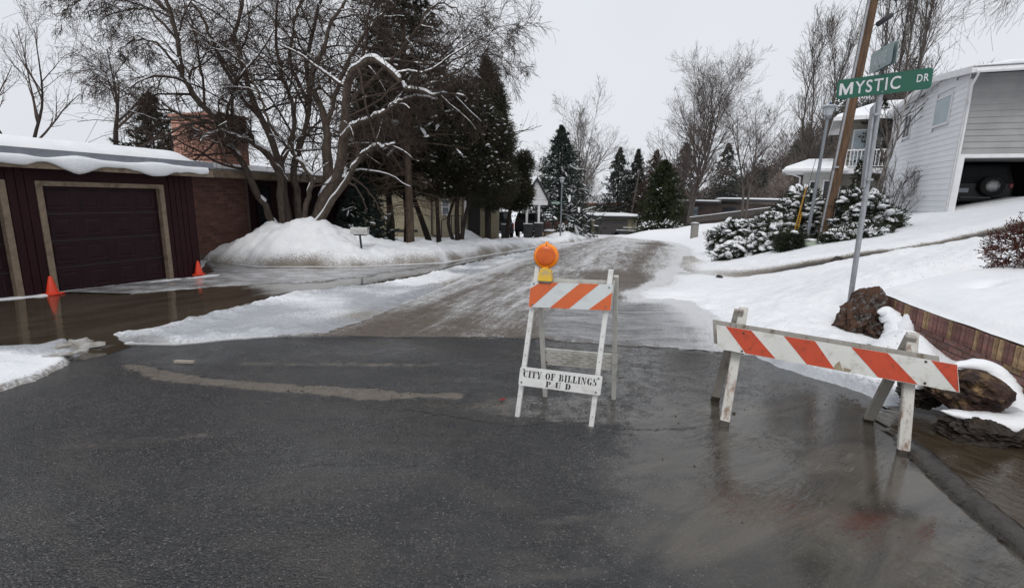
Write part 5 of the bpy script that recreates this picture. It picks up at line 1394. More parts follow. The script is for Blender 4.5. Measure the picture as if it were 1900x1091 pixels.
R2 = thing('buried_rock', (4.2, 5.15, -.05), 'small dark rock mostly buried under a smooth snow mound by the brick wall', 'rock')
rock(R2, 'rock', (4.12, 5.20, .07), (.24, .14, .09), 13, LAVAD, rough=.6)
R3 = thing('tan_boulder', (3.8, 3.7, -.12), 'brown and tan boulder on a wet dark slab, snow curling over its side', 'rock')
rock(R3, 'rock', (3.76, 3.74, .175), (.30, .22, .235), 24, LAVAT, rough=.55); rock(R3, 'slab', (3.70, 3.52, -.07), (.36, .22, .17), 29, LAVAD, rough=.5); rock(R3, 'slab', (4.15, 3.42, -.07), (.42, .30, .17), 39, LAVAD, rough=.5)
snowpath(R3, [(3.72, 3.90, .335), (3.86, 3.93, .345), (4.06, 3.95, .315), (4.14, 3.88, .22), (4.10, 3.78, .12), (4.0, 3.66, .03)], [.012, .05, .085, .11, .13, .13], 41, .75)
snowpath(R3, [(3.43, 3.60, .07), (3.52, 3.58, .055), (3.68, 3.56, .03), (3.88, 3.52, .015), (4.3, 3.5, .03)], [.012, .06, .09, .13, .18], 45, .5)
R4 = thing('black_rock', (3.58, 3.98, -.1), 'small black broken rock with bits of snow behind the timber barricade leg', 'rock')
rock(R4, 'rock', (3.58, 4.0, .04), (.19, .15, .12), 53, LAVAD, rough=.6); snowcap(R4, (3.50, 3.95, .13), (.06, .05, .03), 47)
for c, s_, sd, lb_ in (((1.9, 36, -.95), (.42, .35, .32), 61, 'smaller tan landscape rock by the entry gable post'), ((2.9, 36.3, -.95), (.65, .45, .40), 63, 'big flat tan landscape rock left of the distant lamp post')):
    o = rock(None, 'landscape_rock', c, s_, sd, TANR, nu=24, nv=16); tag(o, lb_, 'rock', 'landscape rocks by the second drive'); snowcap(o, (c[0]-.1, c[1], c[2]+s_[2]*.75), (s_[0]*.8, s_[1]*.8, .12), sd)
for c, s_, sd, lb_ in (((17.9, 58, -2.3), (.50, .4, .62), 66, 'upright tan block of the far bank rockery'), ((17.0, 58.6, -2.2), (.55, .4, .5), 67, 'low tan block of the far bank rockery under snow')):
    o = rock(None, 'landscape_rock', c, s_, sd, TANR, nu=20, nv=14); tag(o, lb_, 'rock', 'rockery blocks on the far bank'); snowcap(o, (c[0], c[1], c[2]+s_[2]*.8), (s_[0]*.9, s_[1]*.9, .2), sd)
o = rock(None, 'ice_lump', (7.42, 11.0, .40), (.17, .14, .12), 71, LAVAD, nu=24, nv=16); tag(o, 'dark dirty ice lump standing in the drive track', 'ice lump')
o = rock(None, 'ice_lump', (5.45, 12.6, -.27), (.10, .08, .07), 72, LAVAD, nu=20, nv=14); tag(o, 'small dark clod lying on open snow beside the street', 'ice lump')
rg = random.Random(5)
def slab(name, c, w, d, h, rot, tilt, seed, m, label):
    r_ = np.random.default_rng(seed); n = 22
    a = np.linspace(0, 2*np.pi, n, endpoint=False); rr = 1 + r_.normal(0, .13, n) + .18*np.sin(a*3+seed)
    top = np.stack([np.cos(a)*rr*w, np.sin(a)*rr*d, h + .012*r_.normal(size=n)], 1); mid = top*(.80, .80, 1) + (0, 0, .014); bot = top*(.90, .90, 0)
    V = np.concatenate([bot, top, mid, [[0, 0, h+.022]]]); F4 = [[i, (i+1) % n, n+(i+1) % n, n+i] for i in range(n)] + [[n+i, n+(i+1) % n, 2*n+(i+1) % n, 2*n+i] for i in range(n)]
    F3 = [[2*n+i, 2*n+(i+1) % n, 3*n] for i in range(n)]
    R_ = np.array(Matrix.Rotation(rot, 3, 'Z') @ Matrix.Rotation(tilt, 3, 'X'))
    o = mk(name, V @ R_.T + np.array(c), [np.array(F4), np.array(F3)], m, None, False, origin=c); tag(o, label, 'ice slab'); return o
DICE = mat('dirty_ice', (.17, .145, .115), (.36, .35, .33), 7, .45, .5, 30, dirt=(.55, .56, .58), dsc=5, damt=.7, kind='Position')
slab('ice_slab', (-5.02, 5.36, -.13), .20, .11, .02, .5, .42, 3, DICE, 'broken brown ice slab tilted up at the tip of the corner snow shelf')
slab('ice_slab', (-4.80, 5.02, -.12), .17, .06, .018, .6, -.12, 4, DICE, 'thin dirty ice flake beneath the tilted slab at the corner shelf')

# ------------------------------------------------------------------ utility pole, street lamps, guy marker, wires
WOODP = mat('utility_pole_wood', (.165, .098, .058), (.082, .054, .036), 5, .85, .6, 30, .2, stretch=(5, 5, .35), dirt=(.065, .045, .035), dsc=2.5, damt=.75)
UP = thing('utility_pole', (9.85, 15.5, .3), 'leaning brown wooden utility pole with grey conduits among snowy junipers', 'utility pole')
u0, u1 = v3(9.845, 15.5, .15), v3(10.36, 15.35, 9.6)
mb = MB(); mb.tube([u0, u0*.5+u1*.5, u1], [.165, .15, .13], 18); mb.build('pole', WOODP, UP, True)
for dx, dy, r_, f1 in ((-.17, -.08, .035, 1.), (.13, -.13, .02, .22)):
    mb = MB(); mb.tube([u0 + v3(dx, dy, 0), u0+(u1-u0)*f1 + v3(dx*.85, dy*.85, 0)], r_, 8); mb.build('conduit', GALV, UP, True)
mb = MB()
for f in (.28, .54, .80): mb.box(u0+(u1-u0)*f + v3(-.15, -.13, 0), (.14, .08, .06))
mb.build('conduit_strap', GALV, UP)
mb = MB(); mb.lathe(u0 + (u1-u0)*.77 + v3(.1, -.14, 0), [(.03, 0), (.03, .1)], 8); mb.box(u0 + (u1-u0)*.1 + v3(.18, -.1, .1), (.08, .1, .28)); mb.build('meter_box', BLACKT, UP)
CAB = mat('black_cable', (.02, .02, .025), (.03, .03, .035), 5, .5)
def wire(name, p0, p1, sag, r, label, n=16):
    t_ = np.linspace(0, 1, n)[:, None]; P = v3(*p0)*(1-t_) + v3(*p1)*t_; P[:, 2] -= sag*4*(t_*(1-t_))[:, 0]
    mb = MB(); mb.tube(P, r, 5); o = mb.build(name, CAB, origin=p0); return tag(o, label, 'cable')
wire('overhead_cable', (10.28, 15.4, 6.75), (17.5, 9.0, 12.5), .3, .012, 'thick black service cable rising from the pole past the splice case')
wire('overhead_cable', (10.3, 15.4, 7.3), (17.5, 8.4, 13.4), .3, .009, 'thin upper cable leaving the pole above the splice case')
wire('overhead_cable', (10.95, 15.0, 7.25), (16.2, 22.8, 5.9), .2, .007, 'thin drop wire running down to the white house roof')
wire('guy_wire', (10.2, 15.4, 9.3), (9.27, 16.1, .55), 0, .008, 'thin steel guy wire from the pole to the yellow guard')
SC = thing('splice_case', (10.6, 15.2, 6.93), 'black cable splice case hanging beside the utility pole', 'splice case')
mb = MB(); ax_ = unit(v3(.62, -.5, .52)); a1_ = unit(np.cross(ax_, v3(0, 0, 1))); mb.lathe(v3(10.42, 15.3, 6.80), [(.03, -.03), (.075, 0), (.08, .32), (.05, .40)], 12, np.array([a1_, np.cross(ax_, a1_), ax_])); mb.build('case', CAB, SC, True)
mb = MB(); mb.tube(resample([v3(10.45, 15.3, 6.78), v3(10.43, 15.3, 6.62), v3(10.52, 15.3, 6.52), v3(10.60, 15.25, 6.65), v3(10.62, 15.2, 6.84)], 14), .007, 5); mb.tube([v3(10.42, 15.3, 6.78), v3(10.33, 15.35, 6.6)], .007, 5); mb.tube([v3(10.75, 15.1, 7.2), v3(10.72, 15.12, 7.42)], .016, 6); mb.tube([v3(10.70, 15.12, 7.38), v3(10.80, 15.1, 7.46)], .05, 8)
mb.build('loop', CAB, SC, True)

LAMPM = mat('grey_painted_steel', (.22, .235, .26), (.18, .19, .21), 9, .5, .05, 40, metal=.2)
LAMPH = mat('frosted_lamp_bowl', (.45, .47, .50), (.38, .40, .43), 6, .3)
def street_lamp(p0, p1, label, grp):
    L_ = thing('street_lamp', p0, label, 'street lamp', grp); p0, p1 = v3(*p0), v3(*p1)
    ax_ = unit(p1-p0); a1_ = unit(np.cross(v3(0, 1, 0), ax_)); AX = np.array([a1_, np.cross(ax_, a1_), ax_])
    mb = MB(); mb.tube([p0, p1 - ax_*.42], [.055, .042], 12); mb.lathe(p0, [(.09, 0), (.09, .06), (.06, .12)], 12, AX); mb.build('post', LAMPM, L_, True)
    c = p1 - ax_*.42
    mb = MB(); mb.lathe(c, [(.05, 0), (.085, .02), (.11, .10), (.10, .115)], 16, AX); mb.build('collar', LAMPM, L_, True)
    mb = MB(); mb.lathe(c, [(.10, .116), (.155, .33), (.15, .34)], 16, AX); mb.build('bowl', LAMPH, L_, True)
    mb = MB(); mb.lathe(c, [(.19, .342), (.225, .35), (.20, .385), (.05, .42), (.02, .425)], 16, AX); mb.build('cap', LAMPH, L_, True)
    mb = MB(); mb.lathe(c, [(.028, .42), (.032, .455), (.015, .485)], 8, AX); mb.build('photocell', mat('blue_photocell', (.04, .07, .22)), L_, True)
    return L_
street_lamp((9.353, 15.5, .25), (9.47, 15.45, 4.62), 'grey street lamp leaning beside the wooden utility pole', 'street lamps')
LF = street_lamp((3.20, 33, -1.0), (3.166, 33, 3.09), 'slim distant street lamp carrying a small green street sign', 'street lamps')
mb = MB(); mb.box((2.80, 32.93, 1.42), (.62, .02, .19)); sg_ = mb.build('name_blade', GREENS, LF)
V, F = text_mesh('GLACIER', .15, .006); V[:, 0] *= .52/V[:, 0].max(); mk('lettering', np.stack([V[:, 0]+2.53, 0*V[:, 0]+32.916, V[:, 1]+1.37], 1), F, LETW, sg_)
mb = MB(); mb.box((3.34, 32.95, 1.43), (.16, .02, .18), np.array([[.3, .95, 0], [-.95, .3, 0], [0, 0, 1]])); mb.build('cross_blade', GREENS, LF)
GY = thing('guy_guard', (9.27, 15.95, .4), 'yellow perforated guy wire guard standing against dark junipers', 'guy guard')
YP = mat('yellow_guard', (.50, .27, .02), (.42, .22, .02), 9, .5, dirt=(.25, .15, .04), dsc=12, damt=.6)
g0, g1 = v3(9.20, 15.95, .45), v3(9.375, 15.9, 2.2)
mb = MB(); s_ = v3(.055, 0, 0); mb.bar(g0-s_*1.1, g1-s_*.25, .03, .03); mb.bar(g0+s_*1.1, g0*.45+g1*.55+s_*.65, .03, .03)
for f in np.linspace(.05, .5, 8): mb.bar(g0+(g1-g0)*f-s_*(1.1-.85*f), g0+(g1-g0)*f+s_*(1.1-.4*f), .02, .04, (0, 0, 1))
mb.build('guard', YP, GY)
PD = thing('utility_pedestal', (8.70, 14.3, .2), 'squat pale green utility pedestal half buried in snow near the junipers', 'pedestal')
mb = MB(); mb.lathe((8.70, 14.3, .24), [(.24, 0), (.24, .30), (.22, .36), (.12, .40)], 20); mb.build('lid', mat('pale_green_box', (.33, .38, .30), (.29, .34, .27)), PD, True); snowcap(PD, (8.70, 14.3, .63), (.21, .2, .05), 77)
GP = thing('stone_mailbox_pillar', (14.87, 40, -1.2), 'grey stone mailbox pillar on the snow bank at the far end of the junipers', 'mailbox')
mb = MB(); mb.bev((14.87, 40, -.70), (.50, .45, 1.2), .03); mb.build('pillar', mat('grey_stone', (.27, .25, .23), (.20, .19, .17), 9, .85, .4, 20), GP)
mb = MB(); mb.bev((14.86, 40, -.06), (.66, .55, .10), .03); mb.build('pillar_cap', mat('grey_stone_cap', (.20, .19, .18)), GP); snowcap(GP, (14.86, 40, .0), (.3, .25, .05), 78)

# ------------------------------------------------------------------ mailbox, cones, bins
MBX = thing('mailbox', (-4.88, 15.6, -.33), 'white dented roadside mailbox on a thin dark post in the snow mound', 'mailbox')
mb = MB(); mb.bar((-4.86, 15.6, -.55), (-4.93, 15.6, .43), .05, .05); mb.build('post', mat('navy_post', (.02, .022, .05), (.015, .016, .035)), MBX)
MW = mat('white_mailbox_paint', (.60, .60, .58), (.50, .50, .48), 6, .5, dirt=(.36, .36, .35), dsc=7, damt=.7)
ring = [(-.085, 0), (.085, 0), (.085, .15)] + [(.085*math.cos(t), .15+.075*math.sin(t)) for t in np.linspace(.3, math.pi-.3, 7)] + [(-.085, .15)]
fr_ = FR((-5.21, 15.62), (1, -.06), 1)
mb = MB(); mb.prism([fr_.P(0, a, .42+b) for a, b in ring], fr_.d*.46); mb.build('box', MW, MBX)
mb = MB(); mb.prism([fr_.P(.462, a*1.06, .417+b*1.05) for a, b in ring], fr_.d*.09); mb.build('door', MW, MBX)
mb = MB(); mb.bar(fr_.P(.1, 0, .40), fr_.P(.5, 0, .40), .14, .03, fr_.n); mb.build('bracket', BLACKT, MBX)
mb = MB(); mb.bar(fr_.P(.58, .10, .58), fr_.P(.62, .10, .67), .02, .006, fr_.d); mb.build('flag', BLACKT, MBX)
CONEM = mat('orange_cone_plastic', (.85, .060, .016), (.75, .05, .014), 5, .45, .05, 40)
def cone(p, label):
    c = thing('traffic_cone', p, label, 'traffic cone', 'traffic cones by the garage doors'); p = v3(*p)
    mb = MB(); mb.lathe(p, [(.100, .015), (.092, .04), (.026, .34), (.020, .347), (.015, .335)], 20); mb.build('cone', CONEM, c, True)
    mb = MB(); mb.bev(p + (0, 0, .015), (.25, .25, .03), .008); mb.build('base', CONEM, c); return c
C1 = cone((-8.55, 8.80, -.28), 'orange traffic cone standing between the two garage doors')
C2 = dup(C1, (-7.72, 11.75, -.355), .4, 'orange traffic cone standing at the corner end of the maroon garage')
BINM = mat('dark_grey_bin', (.045, .046, .050), (.034, .035, .038), 4, .5, .05, 30, dirt=(.10, .10, .10), dsc=5, damt=.4)
def bin_(p, label):
    b = thing('trash_bin', p, label, 'trash bin', 'wheeled bins at the kerb'); p = v3(*p)
    mb = MB(); lo, hi = .23, .31
    V = [(-lo, -lo, .06), (lo, -lo, .06), (lo, lo, .06), (-lo, lo, .06), (-hi, -hi, 1.05), (hi, -hi, 1.05), (hi, hi, 1.05), (-hi, hi, 1.05)]
    mb.add(np.array(V)+p, BOXF); mb.build('body', BINM, b)
    mb = MB(); mb.bev(p + (0, 0, 1.02), (.68, .68, .07), .015); mb.build('rim', BINM, b)
    mb = MB(); mb.bev(p + (0, -.01, 1.09), (.66, .70, .07), .03); mb.bar(p+(-.25, .37, 1.05), p+(.25, .37, 1.05), .03, .03, (0, 0, 1)); mb.build('lid', BINM, b)
    for s_ in (-1, 1):
        mb = MB(); mb.lathe(p + (s_*.24, .24, .12), [(.12, -.025), (.12, .025)], 12, np.array([[0, 1, 0], [0, 0, 1], [1., 0, 0]])); mb.build('wheel', BLACKT, b)
    s_ = MB(); s_.bev(p + (0, -.01, 1.135), (.60, .62, .025), .01); s_.build('snow', SNOWP, b)
    return b
D1 = bin_((-.50, 31, -1.10), 'dark wheeled bin standing alone behind the pickup, apart from the pair')
D2 = dup(D1, (.97, 32.6, -1.12), .12, 'dark wheeled bin of the pair under the entry gable, nearer the pickup')
D3 = dup(D1, (1.72, 33.3, -1.08), -.1, 'dark wheeled bin of the pair under the entry gable, nearer the rocks')

# ------------------------------------------------------------------ vehicles
CARB = mat('black_car_paint', (.010, .011, .014), (.008, .008, .010), 2, .30, spec=.3)
CARG = mat('dark_grey_car_paint', (.055, .058, .064), (.045, .048, .052), 2, .3, spec=.6)
RUBB = mat('tyre_rubber', (.016, .016, .017), (.012, .012, .012), 9, .8)
ALLOY = mat('alloy_rim', (.40, .40, .40), (.32, .32, .33), 6, .35, metal=.5)
TAIL = mat('red_tail_lens', (.25, .012, .014), (.18, .01, .012), 5, .25)
PLATE = mat('number_plate', (.34, .38, .46), (.40, .42, .46), 40, .4)
def vehicle(name, loc, heading, label, cat, prof, halfw, paint, wheels, wr=.36, spare=False, rear_z=(.75, 1.15)):
    """side profile (y along length from the tail, z) extruded with tumblehome; tail faces the viewer"""
    v = thing(name, loc, label, cat); loc = v3(*loc)
    dy = v3(math.sin(heading), math.cos(heading), 0); dx = v3(dy[1], -dy[0], 0); AX = np.array([dx, dy, v3(0, 0, 1)])
    W_ = lambda x, y, z: loc + dx*x + dy*y + v3(0, 0, z)
    body, cab = prof
    mb = MB(); n = len(body); rows = []
    for f, i in ((-1., .0), (-.97, .0), (-.9, .03), (.9, .03), (.97, .0), (1., .0)):
        sh = .06 if abs(f) == 1 else (.015 if abs(f) > .95 else 0)
        cy_ = np.mean([p[0] for p in body]); cz = np.mean([p[1] for p in body])
        rows.append([W_(f*halfw, p[0] + (cy_-p[0])*sh*.35, p[1] + (cz-p[1])*sh*.6) for p in body])
    V = np.array(rows).reshape(-1, 3); F = [[r*n+i, r*n+(i+1) % n, (r+1)*n+(i+1) % n, (r+1)*n+i] for r in range(5) for i in range(n)]
    mb.add(V, [np.array(F), np.arange(n)[::-1][None], (np.arange(n)+5*n)[None]]); mb.build('body', paint, v)
    m = len(cab); mb = MB(); zl, zh = min(p[1] for p in cab), max(p[1] for p in cab); rows = []
    for f in (-1, -.92, .92, 1):
        rows.append([W_(f*(halfw-.03-.16*(p[1]-zl)/(zh-zl)), p[0], p[1] - (.02 if abs(f) == 1 and p[1] > zh-.1 else 0)) for p in cab])
    V = np.array(rows).reshape(-1, 3); F = [[r*m+i, r*m+(i+1) % m, (r+1)*m+(i+1) % m, (r+1)*m+i] for r in range(3) for i in range(m)]
    mb.add(V, [np.array(F), np.arange(m)[::-1][None], (np.arange(m)+3*m)[None]]); cabo = mb.build('cab', paint, v)
    y0, y1 = cab[0][0], cab[1][0]
    gl = MB(); f0, f1 = .22, .86
    def cp(x, f, ): return W_(x*(halfw-.05-.16*f), y0+(y1-y0)*f-.012, zl+(zh-zl)*f)
    gl.prism([cp(-.86, f0), cp(.86, f0), cp(.82, f1), cp(-.82, f1)], -dy*.006); gl.build('rear_window', GLASSD, cabo)
    for s_ in (-1, 1):
        sw = MB(); a = [cab[0], cab[-1]]; ya, yb = cab[0][0]+.25, cab[-1][0]-.30
        q = lambda y, f: W_(s_*(halfw-.022-.16*f), y, zl+(zh-zl)*f)
        sw.prism([q(ya, .18), q(yb, .18), q(yb-.35, .85), q(ya+.05, .85)], dx*s_*.006); sw.build('side_window', GLASSD, cabo)
        tl = MB(); tl.bev(W_(s_*(halfw-.085), body[0][0]+.02, (rear_z[0]+rear_z[1])/2), (.13, .10, rear_z[1]-rear_z[0]), .02, AX); tl.build('tail_light', TAIL, v)
        for wy in wheels:
            w_ = MB(); w_.lathe(W_(s_*(halfw-.11), wy, wr), [(wr*.6, -.11), (wr*.94, -.11), (wr, -.08), (wr, .08), (wr*.94, .11), (wr*.6, .11)], 20, np.array([dy, v3(0, 0, 1), dx])); wo = w_.build('wheel', RUBB, v)
            rm = MB(); rm.lathe(W_(s_*(halfw-.11)+s_*.105, wy, wr), [(wr*.6, -.02), (wr*.55, .01), (wr*.2, .015)], 16, np.array([dy, v3(0, 0, 1), dx])); rm.build('rim', ALLOY, wo)
    bp = MB(); bp.bev(W_(0, body[0][0]-.06, .52), (halfw*1.9, .16, .17), .04, AX); bp.build('bumper', BLACKT if not spare else paint, v)
    pl_ = MB(); px_ = 0 if not spare else -.52
    pl_.bev(W_(px_, body[0][0]-.015 if spare else body[0][0]-.145, .86 if spare else .54), (.31, .012, .16), .004, AX); pl_.build('number_plate', PLATE, v)
    if spare:
        st = MB(); st.lathe(W_(.24, body[0][0]-.12, 1.02), [(.20, .13), (.33, .13), (.365, .10), (.365, -.06), (.33, -.09), (.20, -.09)], 28, np.array([dx, v3(0, 0, 1), dy])); so = st.build('spare_wheel', RUBB, v, False)
        rm = MB(); rm.lathe(W_(.24, body[0][0]-.205, 1.02), [(.20, .03), (.215, -.01), (.14, -.004), (.05, -.02)], 20, np.array([dx, v3(0, 0, 1), dy])); rm.build('rim', ALLOY, so, True)
        for k in range(6):
            t_ = k*math.pi/3; sk = MB(); c_ = W_(.24, body[0][0]-.216, 1.02)
            sk.bar(c_ + dx*.04*math.cos(t_) + v3(0, 0, .04*math.sin(t_)), c_ + dx*.19*math.cos(t_) + v3(0, 0, .19*math.sin(t_)), .045, .012, dy); sk.build('spoke', ALLOY, so)
        ch_ = MB(); ch_.bar(W_(-.62, body[0][0]-.155, .60), W_(.25, body[0][0]-.155, .60), .012, .03, (0, 0, 1)); ch_.build('bumper_strip', ALLOY, v)
    return v
pick = ([(0, .45), (0, 1.12), (1.9, 1.14), (1.95, 1.16), (3.9, 1.16), (5.3, 1.02), (5.5, .7), (5.45, .42)], [(1.75, 1.14), (2.0, 1.85), (3.3, 1.85), (4.05, 1.14)])
suvp = ([(0, .42), (0, 1.12), (.05, 1.16), (3.2, 1.16), (4.5, 1.02), (4.68, .7), (4.6, .42)], [(.03, 1.15), (.16, 1.80), (2.5, 1.82), (3.25, 1.15)])
sed = ([(0, .35), (.05, .95), (.9, 1.0), (3.2, .98), (4.3, .85), (4.5, .6), (4.4, .32)], [(.75, .98), (1.35, 1.42), (2.5, 1.44), (3.3, .98)])
vehicle('pickup_truck', (-.90, 33.4, -1.16), -.06, 'black pickup truck parked tail out under the dark cedar', 'pickup truck', pick, .95, CARB, (.95, 4.4))
vehicle('parked_car', (.95, 36.6, -1.22), .2, 'dark grey car just showing between the bins and the pickup', 'car', suvp, .90, CARG, (.8, 3.6))
sl_ = A2.P(1.72, -2.3, 1.44)
vehicle('suv', tuple(sl_), math.atan2(d1[0], d1[1]), 'black off-road SUV with rear spare wheel parked inside the open garage', 'suv', suvp, .93, CARB, (.8, 3.6), spare=True, rear_z=(.95, 1.12))

# trailer with picnic boards in front of the far garage, far fences
TRL = thing('utility_trailer', (16.2, 71, -3.4), 'low dark utility trailer with snowy rails before the taupe garage door', 'trailer')
mb = MB()
for z, w0, w1 in ((-2.2, -.2, 2.2), (-2.62, -1.2, 1.6)): mb.box((16.2+(w0+w1)/2, 71, z), (w1-w0, .5, .09))
for x in (15.4, 16.6, 17.6): mb.box((x, 71, -2.8), (.12, .12, 1.2))
mb.build('frame', BLACKT, TRL)
mb = MB(); mb.bev((16., 71.3, -3.05), (3.0, 1.4, .5), .08); mb.build('bed', BLACKT, TRL)
mb = MB()
for z, w0, w1 in ((-2.14, -.2, 2.2), (-2.56, -1.2, 1.6)): mb.box((16.2+(w0+w1)/2, 71, z), (w1-w0, .5, .05))
mb.build('snow', SNOWP, TRL)
for x in (15.0, 17.1):
    mb = MB(); mb.lathe((x, 70.7, -3.1), [(.34, -.1), (.34, .1)], 14, np.array([[1., 0, 0], [0, 0, 1], [0, 1, 0]])); mb.build('wheel', RUBB, TRL)
FN = thing('red_fence', (3.5, 40, -1.4), 'low red-brown board fence behind the distant lamp post', 'fence')
FNM = mat('red_fence_wood', (.075, .034, .027), (.055, .026, .021), 6, .8)
for k in range(17): mb = MB(); mb.box((1.2+k*.2, 40.2+.01*(k % 2), -.75), (.18, .03, 1.3)); mb.build('board', FNM, FN)
mb = MB(); mb.box((2.8, 40.25, -.4), (3.4, .05, .1)); mb.box((2.8, 40.25, -1.1), (3.4, .05, .1)); mb.build('rail', FNM, FN)
FB = thing('grey_fence', (28, 67, -1), 'low grey weathered plank fence at the foot of the bare trees', 'fence')
FBM = mat('grey_fence_wood', (.085, .075, .068), (.060, .053, .049), 6, .85)
for k in range(34): mb = MB(); mb.box((24.0+k*.34, 66.5+k*.05, -.75+k*.045), (.31, .04, .8)); mb.build('board', FBM, FB)
mb = MB(); mb.bar((23.9, 66.55, -.62), (35.5, 68.25, .92), .1, .08, (0, 0, 1)); mb.build('rail', FBM, FB)
sn_ = MB(); sn_.bar((23.9, 66.5, -.33), (35.5, 68.2, 1.20), .12, .06, (0, 1, 0)); sn_.build('snow', SNOWP, FB)
wire('far_pole_cable', (20., 82, 6.4), (9, 78, 6.9), .3, .03, 'thin cable strung from the distant wooden pole')
FP = thing('utility_pole', (20, 82, -3), 'distant thin weathered utility pole behind the taupe garage', 'utility pole')
mb = MB(); mb.tube([(19.4, 82, -3), (20.6, 82, 6.8)], [.17, .13], 10); mb.build('pole', BARKG, FP, True); mb = MB(); mb.box((20.5, 82, 6.2), (1.6, .1, .1)); mb.build('crossarm', BARKG, FP)
# pebbles and crumbs of gravel and ice on the wet asphalt
rg = np.random.default_rng(77); tv, tf = sphere(5, 3)
n_ = 420; X = np.concatenate([rg.uniform(-2.5, 3.0, n_), rg.uniform(-1.2, 1.6, 160)]); Y = np.concatenate([rg.uniform(2.2, 6.2, n_), rg.uniform(6.2, 7.8, 160)])
mx = rg.uniform(-4.2, -.4, 260); X = np.concatenate([X, mx]); Y = np.concatenate([Y, np.interp(mx, [-4.3, -3.4, -2., -.4], [4.86, 4.55, 4.3, 4.17]) + rg.normal(0, .11, 260)])
S = rg.uniform(.002, .0065, len(X)) * np.where(rg.random(len(X)) > .95, 2.6, 1)
Z = road_z(X[None], Y[None])[0] + S*.4
M_ = np.eye(3)[None]*S[:, None, None]*rg.uniform(.6, 1.3, (len(X), 1, 3))
V, F = inst(tv, tf, M_, np.stack([X, Y, Z], 1)); tag(mk('gravel', V, F, mat('gravel', (.06, .05, .042), (.13, .12, .11), 60, .8, kind='Position')), kind='stuff')
rl_ = mat('red_leaf', (.22, .02, .015)); mb = MB(); mb.prism([(-.10, 4.07, -.125), (-.06, 4.05, -.118), (-.03, 4.09, -.110), (-.07, 4.11, -.122)], (0, 0, .003)); tag(mb.build('fallen_leaf', rl_, origin=(-.06, 4.07, -.14)), 'single small red leaf lying on the wet asphalt by the barricade foot', 'leaf')
mb = MB(); mb.bar((-3.62, 4.96, -.145), (-3.40, 4.95, -.145), .035, .025, (0, 1, 0)); tag(mb.build('wood_scrap', mat('pale_wood', (.36, .32, .27)), origin=(-3.5, 4.95, -.16)), 'short pale scrap of wood at the start of the mud streak', 'wood scrap')

# ------------------------------------------------------------------ trees and shrubs
def tri_cloud(p, d, ln, w, rg):
    """one thin triangle per point: base p, direction d"""
    s = unit(np.cross(d, rg.normal(size=d.shape)))
    V = np.stack([p - s*w[:, None], p + s*w[:, None], p + d*ln[:, None]], 1).reshape(-1, 3)
    return V, np.arange(len(V)).reshape(-1, 3)
_dv, _df = sphere(7, 4)
_dv = _dv.copy(); _dv[:, 2] = np.where(_dv[:, 2] < 0, _dv[:, 2]*.3, _dv[:, 2])
def domes(p, d, L, w, h, rg):
    """snow lying along a spray: flattened pillows aligned with d"""
    dh = d.copy(); x = unit(dh); y = unit(np.cross(np.broadcast_to([0, 0, 1.], x.shape), x) + 1e-6); z = np.cross(x, y)
    z = np.where(z[:, 2:3] < 0, -z, z)
    M = np.stack([x*L[:, None], y*w[:, None], z*h[:, None]], 1)
    return inst(_dv, _df, M, p)
def snow_strip(Pl, Rl, rg, cover=.8, k=6):
    """a ridge of snow along the upper side of a limb"""
    out = MB()
    for P, R_ in zip(Pl, Rl):
        n = len(P); t = unit(np.gradient(P, axis=0))
        flat = np.sqrt(np.maximum(0, 1 - t[:, 2]**2))
        s = unit(np.cross(t, np.broadcast_to([0, 0, 1.], t.shape))); u = np.cross(s, t); u = np.where(u[:, 2:3] < 0, -u, u)
        on = np.clip((flat - .20)*2.4, 0, 1) * (fbm(np.linspace(0, n*.30, n), np.full(n, rg.random()*50), 3) + .5 + .22*fbm(np.linspace(0, n*1.1, n), np.full(n, rg.random()*50), 5) > .18 + (1-cover)*.75)
        ww = np.maximum(R_*1.02, .006); hh = (np.minimum(R_, .05)*.65 + .012)
        V = []
        for i in range(n):
            a = on[i]
            for kk in range(k):
                th = math.pi*kk/(k-1)
                V.append(P[i] + u[i]*(R_[i]*(.45 if a > .1 else .1)) + s[i]*math.cos(th)*ww[i]*max(a, .1)*.95 + u[i]*math.sin(th)*(R_[i]*.62 + hh[i])*a)
        F = [[i*k+j, i*k+j+1, (i+1)*k+j+1, (i+1)*k+j] for i in range(n-1) for j in range(k-1) if on[i] > .05 or on[i+1] > .05]
        if F: out.add(np.array(V), np.array(F))
    return out
def limbs_mesh(name, sets, m, par):
    mb = MB()
    for P, R_, k in sets: mb.add(*tubes(P, R_, k))
    return mb.build(name, m, par, True)

